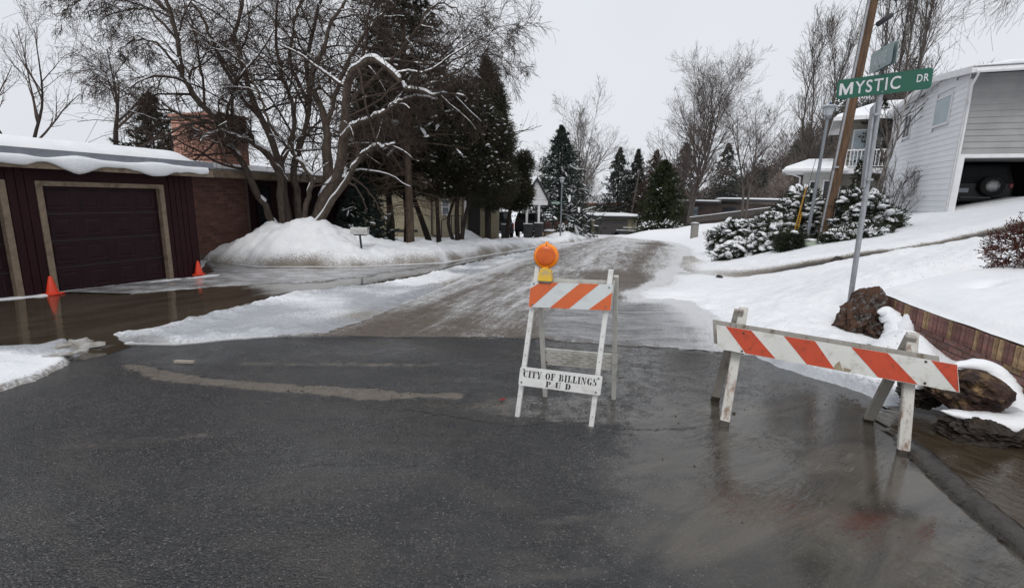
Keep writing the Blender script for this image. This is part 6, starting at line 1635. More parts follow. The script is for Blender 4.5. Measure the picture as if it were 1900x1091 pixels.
# the many-stemmed crab apple on the snow mound
LIMBS = [
 ([(-8.25, 17.0, 0.1), (-8.3, 17.0, 0.53), (-8.65, 16.8, 1.41), (-8.83, 16.5, 2.15), (-8.95, 16.2, 2.78), (-9.17, 15.9, 3.18), (-9.27, 15.6, 3.45), (-9.56, 15.3, 3.64), (-9.83, 15.0, 3.85), (-10.14, 14.6, 4.15)], .17, .03, .5),
 ([(-8.05, 17.0, 0.1), (-8.07, 17.0, 0.35), (-7.98, 16.9, 1.64), (-8.0, 16.8, 2.53), (-8.41, 16.5, 3.17), (-8.9, 16.2, 3.53), (-9.16, 15.9, 3.73), (-9.54, 15.6, 4.14), (-9.83, 15.4, 4.76), (-9.95, 15.3, 5.1), (-9.85, 15.1, 5.97), (-9.87, 15.0, 6.63), (-9.93, 14.8, 7.1)], .17, .05, .3),
 ([(-8.0, 17.2, 0.2), (-8.09, 17.3, 2.01), (-8.33, 17.4, 3.27), (-8.71, 17.4, 4.11), (-9.05, 17.5, 4.81), (-9.27, 17.6, 5.5), (-9.44, 17.7, 6.34), (-9.63, 17.8, 6.86), (-9.45, 18.0, 7.67), (-9.29, 18.0, 8.41)], .17, .05, .25),
 ([(-8.0, 17.5, 0.2), (-8.2, 17.6, 1.83), (-8.18, 17.6, 2.76), (-7.77, 17.7, 3.78), (-7.93, 18.0, 4.82), (-8.33, 18.2, 5.92), (-8.56, 18.5, 7.24), (-8.38, 18.7, 8.52)], .15, .04, .2),
 ([(-7.74, 17.6, 0.3), (-7.86, 17.8, 1.65), (-7.94, 17.9, 2.6), (-7.63, 18.0, 3.55), (-7.4, 18.3, 4.7), (-7.53, 18.6, 6.22), (-7.31, 19.0, 7.77), (-6.96, 19.0, 8.84)], .16, .05, .3),
 ([(-7.0, 17.0, 0.3), (-6.96, 17.0, 0.56), (-6.37, 16.8, 1.71), (-5.8, 16.6, 2.56), (-5.57, 16.5, 3.59), (-5.48, 16.4, 4.5), (-5.26, 16.2, 5.26), (-4.89, 16.0, 5.58), (-4.41, 15.8, 5.71), (-4.12, 15.6, 5.6), (-3.7, 15.4, 5.26), (-3.42, 15.3, 4.89), (-3.21, 15.2, 4.71), (-2.82, 15.1, 4.76), (-2.49, 15.0, 4.55), (-2.01, 15.0, 4.62), (-1.45, 14.9, 4.55)], .25, .025, .95),
 ([(-5.58, 16.4, 3.47), (-5.11, 16.2, 3.86), (-4.62, 16.0, 3.98), (-4.13, 15.8, 4.17), (-3.61, 15.6, 4.43), (-3.17, 15.4, 4.58), (-2.68, 15.2, 4.53), (-2.35, 15.1, 4.45)], .13, .03, 1.),
 ([(-6.85, 16.8, 0.3), (-6.82, 16.8, 0.57), (-6.0, 16.4, 1.5), (-5.29, 16.0, 2.28), (-4.86, 15.7, 2.82), (-4.39, 15.4, 3.06), (-3.97, 15.2, 3.14), (-3.61, 15.1, 3.17)], .15, .03, 1.),
 ([(-6.34, 16.9, 1.7), (-6.44, 17.2, 3.12), (-6.46, 17.3, 3.99), (-6.86, 17.6, 4.87), (-7.11, 17.7, 5.3), (-6.91, 17.9, 6.04), (-6.69, 18.1, 6.68), (-6.54, 18.3, 7.42), (-6.12, 18.5, 8.15), (-5.87, 18.6, 8.71)], .19, .04, .35),
 ([(-7.24, 16.7, 0.3), (-7.22, 16.7, 0.66), (-6.88, 16.5, 1.61), (-6.67, 16.3, 2.18), (-6.92, 16.2, 2.6), (-7.11, 16.1, 2.92), (-7.12, 16.0, 3.49)], .12, .05, 1.),
 ([(-9.17, 15.9, 3.73), (-8.72, 15.6, 4.37), (-8.27, 15.4, 4.64)], .06, .02, 1.),
 ([(-7.89, 17.0, 2.1), (-8.02, 16.5, 2.77), (-8.23, 16.3, 3.07), (-8.56, 16.0, 3.27), (-8.86, 15.7, 3.47), (-9.15, 15.4, 3.44), (-9.57, 15.0, 3.24)], .11, .03, 1.),
 ([(-6.46, 17.3, 3.99), (-5.65, 17.0, 5.68), (-4.75, 16.5, 6.69), (-3.93, 16.0, 7.15), (-3.32, 15.5, 7.42)], .10, .02, .2),
 ([(-5.48, 16.4, 4.5), (-4.66, 16.6, 5.28), (-3.77, 16.6, 6.18), (-3.05, 16.5, 6.91), (-2.89, 16.4, 7.25), (-2.32, 16.3, 7.48), (-1.92, 16.2, 7.3), (-1.62, 16.1, 7.0)], .08, .012, .1),
 ([(-3.21, 15.2, 4.71), (-2.52, 15.2, 4.93), (-1.66, 15.2, 5.28), (-1.43, 15.1, 5.49), (-0.89, 15.0, 5.7), (-0.4, 14.9, 5.56), (-0.03, 14.8, 5.27)], .035, .008, 0),
 ([(-3.77, 16.6, 6.18), (-2.68, 16.2, 5.7), (-1.8, 15.9, 5.8), (-1.1, 15.7, 6.27), (-0.55, 15.6, 6.62), (-0.05, 15.5, 6.44)], .035, .008, 0),
 ([(-9.95, 15.3, 5.1), (-10.24, 15.0, 5.69), (-10.54, 14.8, 5.84), (-10.86, 14.6, 5.7), (-11.2, 14.5, 5.39)], .05, .012, 0),
 ([(-9.85, 15.1, 5.97), (-10.16, 14.8, 6.47), (-10.44, 14.6, 6.6), (-10.9, 14.4, 6.43), (-11.3, 14.3, 6.15)], .05, .012, 0),
 ([(-9.87, 15.0, 6.63), (-10.47, 14.7, 6.98), (-11.13, 14.4, 6.92), (-11.73, 14.2, 6.64), (-12.2, 14.1, 6.26)], .05, .012, 0),
 ([(-9.16, 15.9, 3.73), (-9.8, 15.2, 3.88), (-10.6, 14.8, 4.1), (-11.18, 14.4, 4.45), (-11.57, 14.2, 4.75)], .05, .01, 0),
 ([(-8.71, 17.4, 4.11), (-9.41, 17.0, 5.28), (-9.67, 16.7, 6.18), (-9.82, 16.5, 6.9), (-10.14, 16.3, 7.44), (-10.37, 16.2, 7.7)], .09, .02, 0),
 ([(-7.4, 18.3, 4.7), (-7.85, 18.0, 6.06), (-7.59, 17.8, 7.21), (-7.18, 17.6, 7.97), (-6.85, 17.5, 8.34)], .08, .03, 0),
 ([(-7.11, 16.1, 2.92), (-7.68, 15.8, 3.78), (-7.84, 15.6, 4.69), (-8.16, 15.4, 5.39), (-8.49, 15.2, 5.7), (-8.94, 15.0, 5.57)], .06, .012, .5)]
rt = np.random.default_rng(3)
TR_ = thing('crabapple_tree', (-7.5, 17.0, 0.2), 'large bare many-stemmed crab apple tree with snow on its limbs, rising from the snow mound', 'tree')
n_ = 26
LP = np.stack([resample(l[0], n_) for l in LIMBS]); LP[:, 2:, :] += rt.normal(0, .022, (len(LIMBS), n_-2, 3))
LR = np.stack([l[1] + (l[2]-l[1])*np.linspace(0, 1, n_)**.8 for l in LIMBS]); LR *= .88*(1 + .08*rt.normal(size=LR.shape))
limbs_mesh('trunk', [(LP, LR, 10)], BARK, TR_)
b1, r1_ = grow(LP, LR, 13, rt, .34, 1., (35, 80), .34, -.10, 8, .16, .5, .35, .006)
b2, r2_ = grow(b1, r1_, 9, rt, .15, 1., (30, 75), .66, -.26, 6, .15, .6, .4, .005)
b3, r3_ = grow(b2, r2_, 9, rt, .1, 1., (25, 70), .66, -.45, 4, .14, .6, .5, .0036)
lo_ = b3[:, -1, 2] > 2.3 + .8*rt.random(len(b3)); b3, r3_ = b3[lo_], r3_[lo_]
lo_ = b2[:, -1, 2] > 2.1; b2, r2_ = b2[lo_], r2_[lo_]
limbs_mesh('crown', [(b1, r1_, 5), (b2, r2_, 3), (b3, r3_, 3)], TWIG, TR_)
sel = [i for i, l in enumerate(LIMBS) if l[3] > 0]
out = MB()
for i in sel: 
    q = snow_strip([resample(LP[i], 70)], [np.interp(np.linspace(0, 1, 70), np.linspace(0, 1, n_), LR[i])], rt, LIMBS[i][3])
    if q.V: out.add(np.concatenate(q.V), q.faces())
w_ = rt.random(len(b1)) < .55; q = snow_strip(list(b1[w_]), list(r1_[w_]*.8), rt, .8, 4); out.add(np.concatenate(q.V), q.faces())
out.build('snow', SNOWP, TR_, True)['kind'] = 'stuff'
ends = b3[rt.random(len(b3)) < .035][:, -1]; dd = unit(rt.normal(size=ends.shape)*(.4, .4, .3) + (0, 0, -1)); V, F = tri_cloud(ends, dd, rt.uniform(.05, .11, len(ends)), rt.uniform(.012, .022, len(ends)), rt)
mk('dry_leaf', V, F, LEAFDRY, TR_)['kind'] = 'stuff'

def bare_tree(name, label, base_, h, spread, seed, bm, tm, stems=1, fork=.3, group=None, up=.3, k=(10, 8, 6, 4), tw=.012, lean=(0, 0), r0=None, droop=.22, snow=False, ang=(22, 50)):
    rg = np.random.default_rng(seed); B = v3(*base_); r0 = r0 or h*.018
    t = thing(name, base_, label, 'tree', group); P = []; R_ = []
    for s in range(stems):
        a = rg.random()*6.28; o = v3(math.cos(a), math.sin(a), 0)*spread*.25*(0 if stems == 1 else 1)
        pts = [B + o*.15, B + o*.4 + v3(lean[0]*h*.3, lean[1]*h*.3, h*fork), B + o*.9 + v3(lean[0]*h*.6+rg.normal()*.02*h, rg.normal()*.02*h, h*.62), B + o*1.3 + v3(lean[0]*h+rg.normal()*.03*h, rg.normal()*.03*h, h*.96)]
        P.append(resample(pts, 14)); R_.append(r0*np.linspace(1, .14, 14)**1.1*(1 if stems == 1 else .75))
    P, R_ = np.stack(P), np.stack(R_)
    b1, q1 = grow(P, R_, k[0], rg, fork, .97, ang, spread/h*1.0, up, 9, .06, .75, .25, tw)
    b2, q2 = grow(b1, q1, k[1], rg, .2, 1., (22, 48), .5, droop, 6, .07, .65, .3, tw*.8)
    b3, q3 = grow(b2, q2, k[2], rg, .15, 1., (25, 55), .55, droop, 4, .12, .65, .4, tw*.6)
    limbs_mesh('trunk', [(P, R_, 8)], bm, t)
    S = [(b1, q1, 5), (b2, q2, 3), (b3, q3, 3)]
    if k[3]:
        b4, q4 = grow(b3, q3, k[3], rg, .1, 1., (25, 55), .6, droop, 3, .1, .7, .5, tw*.5); S.append((b4, q4, 3))
    limbs_mesh('crown', S, tm, t)
    if snow:
        w_ = rg.random(len(b1)) < .6; q = snow_strip([P[0]] + list(b1[w_]), [R_[0]] + list(q1[w_]), rg, .6, 4)
        if q.V: q.build('snow', SNOWP, t, True)['kind'] = 'stuff'
    return t

def conifer(name, label, base_, h, w, seed, fm, bm=BARKD, group=None, crown=.06, nb=90, droop=-.12, sub=7, needles=9, nl=.10, nw=.012, snow=.25, shape=1.0, up=.15, r0=None, lean=(0, 0), ssz=1.0, dead=0):
    rg = np.random.default_rng(seed); B = v3(*base_); t = thing(name, base_, label, 'tree', group); r0 = r0 or h*.016
    P = resample([B, B + v3(lean[0]*h*.5, lean[1]*h*.5, h*.5), B + v3(lean[0]*h, lean[1]*h, h)], 16)[None]; R_ = (r0*np.linspace(1, .06, 16))[None]
    f = crown + (1-crown)*(np.arange(nb)+rg.random(nb))/nb
    L = w*np.clip(((1-f)/(1-crown))**shape, .03, 1)*(.65+.6*rg.random(nb))*np.where(f < crown+.08, .8, 1)
    a = np.arange(nb)*2.399 + rg.normal(0, .3, nb)
    i = f*15; i0 = np.minimum(i.astype(int), 14); p = P[0, i0]*(1-(i-i0))[:, None] + P[0, i0+1]*(i-i0)[:, None]
    d = unit(np.stack([np.cos(a), np.sin(a), up*(.3+1.2*f)], 1)); n = 7; br = np.zeros((nb, n, 3)); br[:, 0] = p
    for s in range(1, n):
        br[:, s] = br[:, s-1] + d*(L/(n-1))[:, None]; d = unit(d + np.array([0, 0, droop*(1.5 if s < 4 else -.4)]) + .05*rg.normal(size=d.shape))
    bR = np.maximum(.02*L[:, None]*np.linspace(1, .2, n)[None], .006)
    b2, q2 = grow(br, bR, sub, rg, .12, 1., (30, 62), .38, -.10, 4, .08, .6, .4, .004)
    limbs_mesh('trunk', [(P, R_, 10)], bm, t)
    mb = MB(); mb.add(*tubes(br, bR, 4))
    if dead:
        fd = rg.uniform(.12, crown, dead); ad = rg.random(dead)*6.28; pd_ = np.stack([np.interp(fd*15, np.arange(16), P[0, :, j]) for j in range(3)], 1)
        dd = unit(np.stack([np.cos(ad), np.sin(ad), -.15+.2*rg.random(dead)], 1)); Ld = w*(.35+.4*rg.random(dead))
        db = pd_[:, None] + dd[:, None]*(np.linspace(0, 1, 6)[None, :, None]*Ld[:, None, None]); db[:, :, 2] -= .25*(np.linspace(0, 1, 6)**2)[None]*Ld[:, None]*.6
        dR = np.full((dead, 6), 1.)*np.linspace(.018, .006, 6)[None]; mb.add(*tubes(db, dR, 4)); e1, e2 = grow(db, dR, 7, rg, .3, 1, (30, 70), .4, -.2, 4, .15, .6, .4, .004); mb.add(*tubes(e1, e2, 3)); e3, e4 = grow(e1, e2, 4, rg, .2, 1, (30, 70), .5, -.2, 3, .15, .6, .4, .003); mb.add(*tubes(e3, e4, 3))
    mb.build('branch', bm, t)['kind'] = 'stuff'
    A = np.concatenate([b2.reshape(-1, 4, 3)]); seg = A[:, 1:] - A[:, :-1]
    m = len(A)*needles; ix = rg.integers(0, len(A), m); sg = rg.integers(0, 3, m); fr = rg.random((m, 1))
    pt_ = A[ix, sg] + seg[ix, sg]*fr; dd = unit(unit(seg[ix, sg])*.8 + rg.normal(size=(m, 3))*.75 + (0, 0, .05))
    V, F = tri_cloud(pt_, dd, rg.uniform(.6, 1.4, m)*nl, np.full(m, nw)*rg.uniform(.7, 1.4, m), rg)
    mk('crown', V, F, fm, t)
    if snow > 0:
        w_ = rg.random(len(A)) < snow; S_ = A[w_]; mid = S_[:, 1]*.5+S_[:, 2]*.5; d_ = unit(S_[:, -1]-S_[:, 0]); LL = np.linalg.norm(S_[:, -1]-S_[:, 0], axis=1)
        V, F = domes(mid + (0, 0, .02), d_, LL*rg.uniform(.20, .42, len(LL)), LL*rg.uniform(.06, .13, len(LL))*ssz, np.clip(LL*.10, .012, .06)*ssz, rg); mk('snow', V, F, SNOWP, t, True)['kind'] = 'stuff'
        br_s = br[:0] if dead else br[rg.random(nb) < snow*1.2]; q = snow_strip(list(br_s), [np.full(n, .009*w)*np.linspace(1, .4, n) for _ in br_s], rg, .7, 4)
        if q.V: q.build('snow', SNOWP, t, True)['kind'] = 'stuff'
    return t

def cloud_tree(name, label, base_, stems, blobs, seed, fm, bm, nclump=900, per=34, cr=.22, ln=.14, wd=.018, snow=.18, ssz=1., cat='tree', group=None, core=None):
    """cedar or juniper: stems (list of (pts, r0, r1)), foliage sprays gathered in clumps through ellipsoids (cx,cy,cz,rx,ry,rz)"""
    rg = np.random.default_rng(seed); t = thing(name, base_, label, cat, group); mb = MB()
    for pts, a, b in stems:
        P = resample(pts, 14)[None]; R_ = np.linspace(a, b, 14)[None]*(1+.06*rg.normal(size=(1, 14))); mb.add(*tubes(P, R_, 9))
        if len(pts) > 2:
            g1_, g2_ = grow(P, R_, 9, rg, .45, 1., (40, 80), .35, .1, 6, .12, .4, .3, .008); mb.add(*tubes(g1_, g2_, 4)); g3_, g4_ = grow(g1_, g2_, 5, rg, .2, 1, (30, 70), .5, 0, 4, .15, .5, .4, .005); mb.add(*tubes(g3_, g4_, 3))
    if mb.V: mb.build('trunk', bm, t, True)
    W_ = np.array([b[3]*b[4]*b[5] for b in blobs]); pick_ = rg.choice(len(blobs), nclump, p=W_/W_.sum()); Bb = np.array(blobs)[pick_]
    u = unit(rg.normal(size=(nclump, 3))); r = rg.random(nclump)**.42
    c = Bb[:, :3] + u*r[:, None]*Bb[:, 3:6]
    out_d = unit(u*(1, 1, .55) + (0, 0, .25))
    ix = np.repeat(np.arange(nclump), per); m = len(ix)
    off = rg.normal(size=(m, 3))*cr*.55; p = c[ix] + off
    d = unit(out_d[ix]*.9 + off/cr*.5 + rg.normal(size=(m, 3))*.55)
    V, F = tri_cloud(p, d, rg.uniform(.6, 1.4, m)*ln, rg.uniform(.7, 1.4, m)*wd, rg); mk('crown', V, F, fm, t)
    if snow > 0:
        w_ = (rg.random(nclump) < snow*(1+u[:, 2])*1.0) & (r > .45); k = w_.sum(); d_ = unit(out_d[w_]*(1, 1, .35) + rg.normal(size=(k, 3))*.35)
        sz = rg.uniform(.25, 1.0, k)**1.3*cr*ssz
        V, F = domes(c[w_] + (0, 0, cr*.45), d_, sz*.95, sz*.55, sz*.38, rg); mk('snow', V, F, SNOWP, t, True)['kind'] = 'stuff'
    return t

# pine with the bare lower trunk, and the dark grove beside it
conifer('pine_tree', 'tall pine with bare brown lower trunk standing before the cream house', (-4.34, 20.5, -.6), 12.5, 3.0, 31, PINE, BARKP, crown=.34, nb=190, droop=-.05, sub=11, needles=30, nl=.17, nw=.013, snow=.07, shape=.75, up=.25, r0=.185, lean=(-.012, 0), dead=34)
cloud_tree('cedar_tree', 'cedar with three dark leaning stems and snow flecked skirts beside the pine', (-2.45, 22, -.5), [([(-2.50, 22, -.6), (-2.55, 22, 1.2), (-2.3, 22.2, 3.4), (-2.2, 22.3, 5.6)], .13, .03), ([(-2.40, 22.05, -.6), (-2.15, 22, .9), (-1.75, 22, 2.2), (-1.3, 22, 3.6)], .11, .03), ([(-2.60, 21.95, -.6), (-2.95, 22.1, .6), (-2.6, 22.3, 2.), (-2.8, 22.5, 3.5)], .10, .03)],
           [(-2.3, 22.2, 3.4, 1.9, 1.7, 1.5), (-1.2, 22, 2.4, 1.3, 1.3, 1.0), (-3.3, 22.2, 2.2, 1.1, 1.2, .8), (-2.4, 22.3, 5.2, 1.5, 1.4, 1.5), (-1.6, 22.4, 4.2, 1.6, 1.5, 1.2)], 41, CEDAR, BARKD, 3800, 36, .20, .15, .016, .42, .75)
cloud_tree('cedar_tree', 'slim single-stemmed cedar standing before the cream house window', (-3.35, 22, -.5), [([(-3.36, 22, -.6), (-3.42, 22, .9), (-3.5, 22.1, 2.6), (-3.4, 22.2, 4.2)], .12, .03)],
           [(-3.5, 22.3, 3.2, 1.2, 1.2, 1.2), (-3.2, 22.3, 4.7, 1.2, 1.2, 1.2)], 43, CEDAR, BARKD, 1500, 36, .2, .15, .016, .36, .55)
cloud_tree('leaning_trunk', 'dark trunk leaning west behind the pine trunk', (-3.95, 23, -.5), [([(-3.9, 23, -.7), (-4.3, 23, .5), (-4.75, 23.2, 1.8), (-4.9, 23.4, 3.4)], .16, .06)], [(-5.0, 23.5, 3.9, 1.2, 1.1, 1.3)], 45, CEDAR, BARKD, 900, 36, .2, .15, .016, .22, .5)
for i, (x, y, r_, lb_) in enumerate(((-5.9, 23.2, .24, 'thick dark cedar trunk rising between the small spruce and the pine'), (-6.65, 23.7, .12, 'thin dark cedar close behind the snowy small spruce'), (-5.35, 24.2, .15, 'dark upright cedar just west of the pine trunk'))):
    cloud_tree('cedar_tree', lb_, (x, y, -.6), [([(x, y, -.8), (x+.05, y, .8), (x-.1, y+.1, 2.6), (x, y+.1, 5.)], r_, .04)], [(x-.1, y, 3.3, 1.25, 1.2, 1.5), (x+.1, y+.3, 5.2, 1.2, 1.2, 1.5), (x, y+.3, 6.8, .8, .8, 1.2)], 51+i, CEDAR, BARKD, 1900, 36, .22, .16, .017, .16, .5)
cloud_tree('column_cedar', 'tall dense columnar cedar with pointed top above the pickup', (-1.4, 27, -.6), [([(-1.4, 27, -.9), (-1.45, 27, 4), (-1.5, 27, 8.6)], .2, .03)],
           [(-1.35, 27, 2.5, 1.45, 1.3, 1.5), (-1.4, 27, 4.2, 1.30, 1.2, 2.0), (-1.45, 27, 6.2, .95, .95, 1.7), (-1.5, 27, 7.7, .50, .50, 1.1), (-1.52, 27, 8.6, .18, .18, .7)], 61, CEDAR, BARKD, 3000, 36, .22, .17, .018, .12, .45)
cloud_tree('spreading_cedar', 'broad low cedar hanging over the pickup and the entry gable roof', (.2, 29.5, -.8), [([(-.4, 29.6, -1.1), (-.2, 29.5, 1.0), (.3, 29.4, 2.6)], .16, .04)],
           [(-.2, 29.5, 2.1, 1.25, 1.2, .9), (-1.2, 29.2, 2.1, 1.2, 1.1, .8), (.35, 29.4, 1.7, .75, .9, .8), (.0, 29.5, 2.8, .85, 1.0, 1.0), (.5, 29.4, 3.7, .55, .7, .7)], 63, CEDAR, BARKD, 2300, 36, .22, .15, .018, .28, .5)
conifer('small_spruce', 'young dark spruce with snow on its boughs behind the mailbox', (-6.3, 20.3, -.6), 3.0, 1.7, 71, SPRUCE, BARKD, crown=.03, nb=110, droop=-.08, sub=11, needles=38, nl=.11, nw=.012, snow=.16, shape=.75, r0=.07)
conifer('spruce_tree', 'broad blue-green spruce dusted with snow behind the distant lamp', (3.95, 43, -1.6), 9.3, 4.2, 73, SPRUCE, BARKD, crown=.05, nb=170, droop=-.07, sub=11, needles=24, nl=.20, nw=.026, snow=.28, shape=.85, r0=.2)
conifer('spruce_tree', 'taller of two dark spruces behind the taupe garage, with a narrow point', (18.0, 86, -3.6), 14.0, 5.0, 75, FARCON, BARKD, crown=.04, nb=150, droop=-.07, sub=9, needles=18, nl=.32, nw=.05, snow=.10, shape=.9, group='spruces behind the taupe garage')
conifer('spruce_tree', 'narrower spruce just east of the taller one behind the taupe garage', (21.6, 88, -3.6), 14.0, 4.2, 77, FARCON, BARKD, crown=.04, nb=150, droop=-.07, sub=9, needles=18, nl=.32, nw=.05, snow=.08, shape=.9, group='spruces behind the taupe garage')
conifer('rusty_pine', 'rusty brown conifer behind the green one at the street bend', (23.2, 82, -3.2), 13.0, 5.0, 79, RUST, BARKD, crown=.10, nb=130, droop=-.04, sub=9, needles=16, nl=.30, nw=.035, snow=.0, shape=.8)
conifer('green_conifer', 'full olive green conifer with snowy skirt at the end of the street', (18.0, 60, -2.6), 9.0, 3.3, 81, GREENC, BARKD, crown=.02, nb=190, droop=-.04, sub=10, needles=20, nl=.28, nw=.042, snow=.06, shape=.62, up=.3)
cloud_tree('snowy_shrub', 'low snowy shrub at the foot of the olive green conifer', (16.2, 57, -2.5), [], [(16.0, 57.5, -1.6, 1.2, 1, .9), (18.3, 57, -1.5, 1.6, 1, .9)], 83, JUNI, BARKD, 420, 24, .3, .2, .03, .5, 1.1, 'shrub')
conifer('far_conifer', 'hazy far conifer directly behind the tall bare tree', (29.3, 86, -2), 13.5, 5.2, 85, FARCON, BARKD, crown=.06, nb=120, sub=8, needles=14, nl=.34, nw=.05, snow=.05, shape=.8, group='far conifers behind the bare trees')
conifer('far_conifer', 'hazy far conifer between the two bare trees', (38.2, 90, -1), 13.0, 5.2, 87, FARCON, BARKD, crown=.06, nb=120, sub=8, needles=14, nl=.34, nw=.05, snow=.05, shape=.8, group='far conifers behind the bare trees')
conifer('garden_pine', 'dark ragged pine standing behind the maroon garage roof', (-21.6, 30, 0), 7.2, 2.6, 89, PINE, BARKD, crown=.12, nb=80, droop=-.04, sub=9, needles=30, nl=.20, nw=.026, snow=.02, shape=.75, up=.25)
conifer('house_fir', 'small dark fir against the beige house wall', (14.9, 21.6, .7), 2.9, .75, 91, CEDAR, BARKD, crown=.05, nb=60, sub=7, needles=12, nl=.09, nw=.012, snow=.10, shape=.8)
conifer('yard_pine', 'dark pine top showing between the sign and the white house roof', (19.3, 27, 1), 6.3, 1.5, 93, PINE, BARKD, crown=.3, nb=60, sub=8, needles=14, nl=.13, nw=.016, snow=.04, shape=.7)

# bare trees
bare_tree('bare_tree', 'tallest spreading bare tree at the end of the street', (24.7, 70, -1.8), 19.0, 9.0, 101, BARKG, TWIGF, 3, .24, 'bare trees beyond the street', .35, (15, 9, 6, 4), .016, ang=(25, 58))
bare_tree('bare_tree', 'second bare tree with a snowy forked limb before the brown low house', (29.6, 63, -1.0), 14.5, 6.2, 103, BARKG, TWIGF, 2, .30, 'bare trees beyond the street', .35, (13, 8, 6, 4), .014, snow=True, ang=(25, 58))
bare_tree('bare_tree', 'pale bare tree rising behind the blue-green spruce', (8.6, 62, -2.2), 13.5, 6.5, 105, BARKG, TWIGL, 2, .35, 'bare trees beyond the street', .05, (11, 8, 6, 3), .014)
bare_tree('bare_tree', 'dark crooked bare tree at the west edge above the garage roof', (-30.6, 31, 0), 11.5, 5.5, 107, BARKD, TWIG, 2, .35, 'bare trees behind the maroon garage', .05, (8, 6, 5, 2), .010, r0=.20)
bare_tree('bare_tree', 'dark bare tree with a leaning stem just east of the crooked one', (-25.6, 32, 1.0), 9.6, 3.6, 109, BARKD, TWIG, 1, .40, 'bare trees behind the maroon garage', .1, (8, 6, 5, 2), .010, lean=(.06, 0), r0=.20)
for i, (x, y, h_) in enumerate(((-25.5, 36, 7.0), (-23.4, 38, 6.6), (-30.5, 40, 8.2))):
    bare_tree('bare_sapling', ['thin bare sapling rising above the middle of the snowy garage roof', 'pale bare sapling beside the dark ragged pine', 'faint many-twigged sapling behind the crooked bare tree'][i], (x, y, 0), h_, 2.6, 111+i, BARKD, TWIGL, 4, .2, 'bare trees behind the maroon garage', .3, (7, 6, 5, 0), .008, r0=.06)
bare_tree('poplar_tree', 'slim bare poplar rising behind the grey street lamp', (24.2, 41, 0), 15.0, 3.6, 121, BARKG, TWIGL, 4, .06, 'bare poplars behind the houses', .75, (34, 8, 5, 0), .013, r0=.16, ang=(10, 26), droop=.35)
bare_tree('poplar_tree', 'taller dense bare poplar behind the street name sign', (28.7, 38, 0), 21.0, 4.6, 123, BARKG, TWIGL, 5, .06, 'bare poplars behind the houses', .75, (38, 9, 5, 0), .014, r0=.2, ang=(10, 26), droop=.35)
bare_tree('birch_tree', 'white stemmed bare birch before the beige house balcony', (15.6, 21.5, .8), 5.9, 2.6, 125, BARKW, TWIGL, 2, .35, None, .2, (6, 5, 4, 0), .006, r0=.13)
bare_tree('bare_shrub', 'thin bare brown shrub beside the white house corner', (15.4, 20.2, .8), 2.0, 1.6, 127, TWIG, TWIG, 6, .1, None, .3, (6, 6, 4, 0), .005, r0=.02)
for i, (x, y) in enumerate(((9.5, 82), (13, 95), (24, 95), (3, 80), (26.5, 78))):
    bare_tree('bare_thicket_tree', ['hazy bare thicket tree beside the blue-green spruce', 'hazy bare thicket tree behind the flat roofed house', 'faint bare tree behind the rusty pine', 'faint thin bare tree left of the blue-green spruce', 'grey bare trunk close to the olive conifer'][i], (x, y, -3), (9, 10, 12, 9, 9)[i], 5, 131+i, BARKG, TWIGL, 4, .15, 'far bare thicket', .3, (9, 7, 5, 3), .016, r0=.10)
# the tree whose twigs hang over the white house from outside the frame
ST = bare_tree('street_tree', 'bare tree whose fine drooping twigs hang before the white house roof', (11.9, 9.2, .9), 8.6, 5.2, 141, BARKD, TWIG, 3, .48, None, -.14, (12, 10, 8, 5), .004, droop=-.12, ang=(50, 92), r0=.08)
# red shrub at the frame edge
rs = np.random.default_rng(9)
RS = thing('red_shrub', (6.44, 6.1, .62), 'clipped reddish-brown ball shrub on a short stem above the brick wall', 'shrub')
P = resample([v3(6.42, 6.05, .45), v3(6.44, 6.07, .75), v3(6.5, 6.1, 1.0)], 8)[None]; R_ = np.linspace(.045, .03, 8)[None]
limbs_mesh('trunk', [(P, R_, 8)], BARKD, RS)
u = unit(rs.normal(size=(420, 3))); p = v3(6.56, 6.15, 1.14) + u*rs.random((420, 1))**.4*(.36, .34, .33)
d = unit(u + rs.normal(size=u.shape)*.6)*.16; tw = p[:, None] + d[:, None]*np.linspace(0, 1, 4)[None, :, None]; b_1, b_2 = grow(tw, np.full((420, 4), .004), 5, rs, .2, 1, (25, 60), .55, .1, 3, .1, .7, .5, .0025)
limbs_mesh('crown', [(tw, np.full((420, 4), .0035), 3), (b_1, b_2, 3)], REDF, RS)
ix = rs.integers(0, len(b_1), 2600); V, F = tri_cloud(b_1[ix, -1], unit(rs.normal(size=(2600, 3))), rs.uniform(.012, .03, 2600), rs.uniform(.006, .012, 2600), rs); mk('leaf', V, F, REDF, RS)['kind'] = 'stuff'

# snow-laden junipers on the slope
def juniper(label, blobs, seed, n, snow=.75, ssz=1.5, cr=.17):
    b = blobs[0]
    return cloud_tree('juniper_bush', label, (b[0], b[1], float(T(b[0], b[1]))), [], blobs, seed, JUNI, BARKD, n, 30, cr, .13, .017, snow, ssz, 'shrub', 'snowy junipers on the slope')
juniper('widest snowy juniper, east of the utility pole', [(10.95, 15.4, .95, 1.05, .8, .85), (10.6, 15.2, .80, .55, .6, .6), (11.1, 15.2, 1.15, .75, .8, .55), (10.7, 15.4, 1.6, .75, .7, .5)], 201, 1300)
juniper('tall snowy juniper behind the grey lamp and yellow guard', [(9.9, 17.2, .9, .9, .8, .9), (9.3, 17.4, .6, .8, .7, .75), (10.2, 17.4, 1.5, .7, .6, .7)], 203, 900)
juniper('low mat juniper nearly buried in snow beside the street', [(8.5, 17.0, .02, 1.1, .7, .36), (7.9, 17.2, -.2, .7, .6, .26), (8.9, 16.4, .25, .7, .6, .36)], 205, 600, 1.2, 1.9)
juniper('dark snowy juniper nearest the stone mailbox pillar', [(10.1, 22, .15, 1.0, .9, .75), (9.6, 22.5, -.1, .6, .6, .6), (10.9, 21.5, .35, 1., .9, .65)], 207, 850, .8)
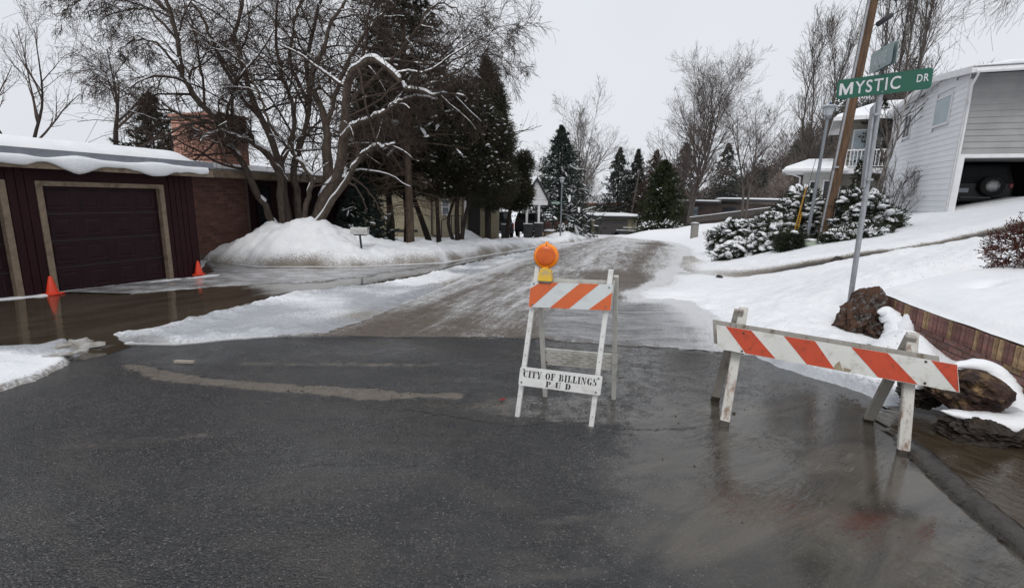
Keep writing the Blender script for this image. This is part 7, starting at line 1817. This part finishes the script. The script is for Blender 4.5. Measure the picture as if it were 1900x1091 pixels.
juniper('spreading juniper sprays at the foot of the utility pole', [(9.5, 14.0, .66, .50, .35, .22), (10.15, 13.8, .78, .5, .35, .2)], 209, 330, .6)
juniper('round dark juniper ball beside the green pedestal', [(8.33, 14.5, .48, .33, .3, .27)], 211, 230, .10)
juniper('ragged juniper between the round ball and the widest one', [(8.9, 16.3, .5, .6, .5, .45), (9.0, 16.6, .75, .45, .45, .6)], 213, 420)
cloud_tree('snowy_shrub', 'small snow covered shrub behind the distant lamp post', (3.7, 35.5, -1.0), [], [(3.75, 35.5, -.55, .55, .4, .42)], 215, JUNI, BARKD, 140, 22, .2, .16, .02, .9, 1.2, 'shrub')

# wooded hill far to the east
HX, HY = np.meshgrid(np.linspace(40, 330, 60), np.linspace(105, 330, 40))
hz = 32*ss(.38, .75, HX/HY)*ss(92, 150, HY) + 4*fbm(HX*.03, HY*.03, 301) - 5 + 5*ss(40, 90, HX)
nx = HX.shape[1]; idx = np.arange(HX.size).reshape(HX.shape); q = np.stack([idx[:-1, :-1], idx[:-1, 1:], idx[1:, 1:], idx[1:, :-1]], -1).reshape(-1, 4)
tag(mk('hill', np.stack([HX.ravel(), HY.ravel(), hz.ravel()], 1), q, mat('brown_hillside', (.17, .14, .12), (.12, .10, .09), .2, .95, kind='Position'), None, True), kind='structure')
def hillz(x, y): return 32*ss(.38, .75, x/y)*ss(92, 150, y) + 4*fbm(x*.03, y*.03, 301) - 5 + 5*ss(40, 90, x)
rh = np.random.default_rng(12); n_ = 900
tx = rh.uniform(52, 260, n_); ty = rh.uniform(108, 240, n_); tz = hillz(tx, ty); th = rh.uniform(5, 10, n_)*np.where(rh.random(n_) > .6, 1.2, .8)
ev = rh.random(n_) < .35
def mini(ix, per, dens, cone_):
    m = per*len(ix); k = np.repeat(ix, per); f = rh.random(m)
    r = (th[k]*.26*(1-f) + .15 if cone_ else th[k]*.33*np.sqrt(np.maximum(.05, 1-(2*f-1.15)**2)))*np.sqrt(rh.random(m)); a = rh.random(m)*6.28
    p = np.stack([tx[k]+r*np.cos(a), ty[k]+r*np.sin(a), tz[k] + th[k]*(.08+.92*f)], 1)
    d = unit(np.stack([np.cos(a), np.sin(a), rh.normal(0, .4, m) if cone_ else 1.2+0*a], 1)) 
    return tri_cloud(p, d, (rh.uniform(.6, 1.5, m) if cone_ else rh.uniform(1., 2.6, m)), np.full(m, .20 if cone_ else .07), rh)
V, F = mini(np.where(ev)[0], 170, 1, True); tag(mk('hill_conifers', V, F, FARCON), kind='stuff')
V, F = mini(np.where(~ev)[0], 150, 1, False); tag(mk('hill_brush', V, F, TWIGF), kind='stuff')
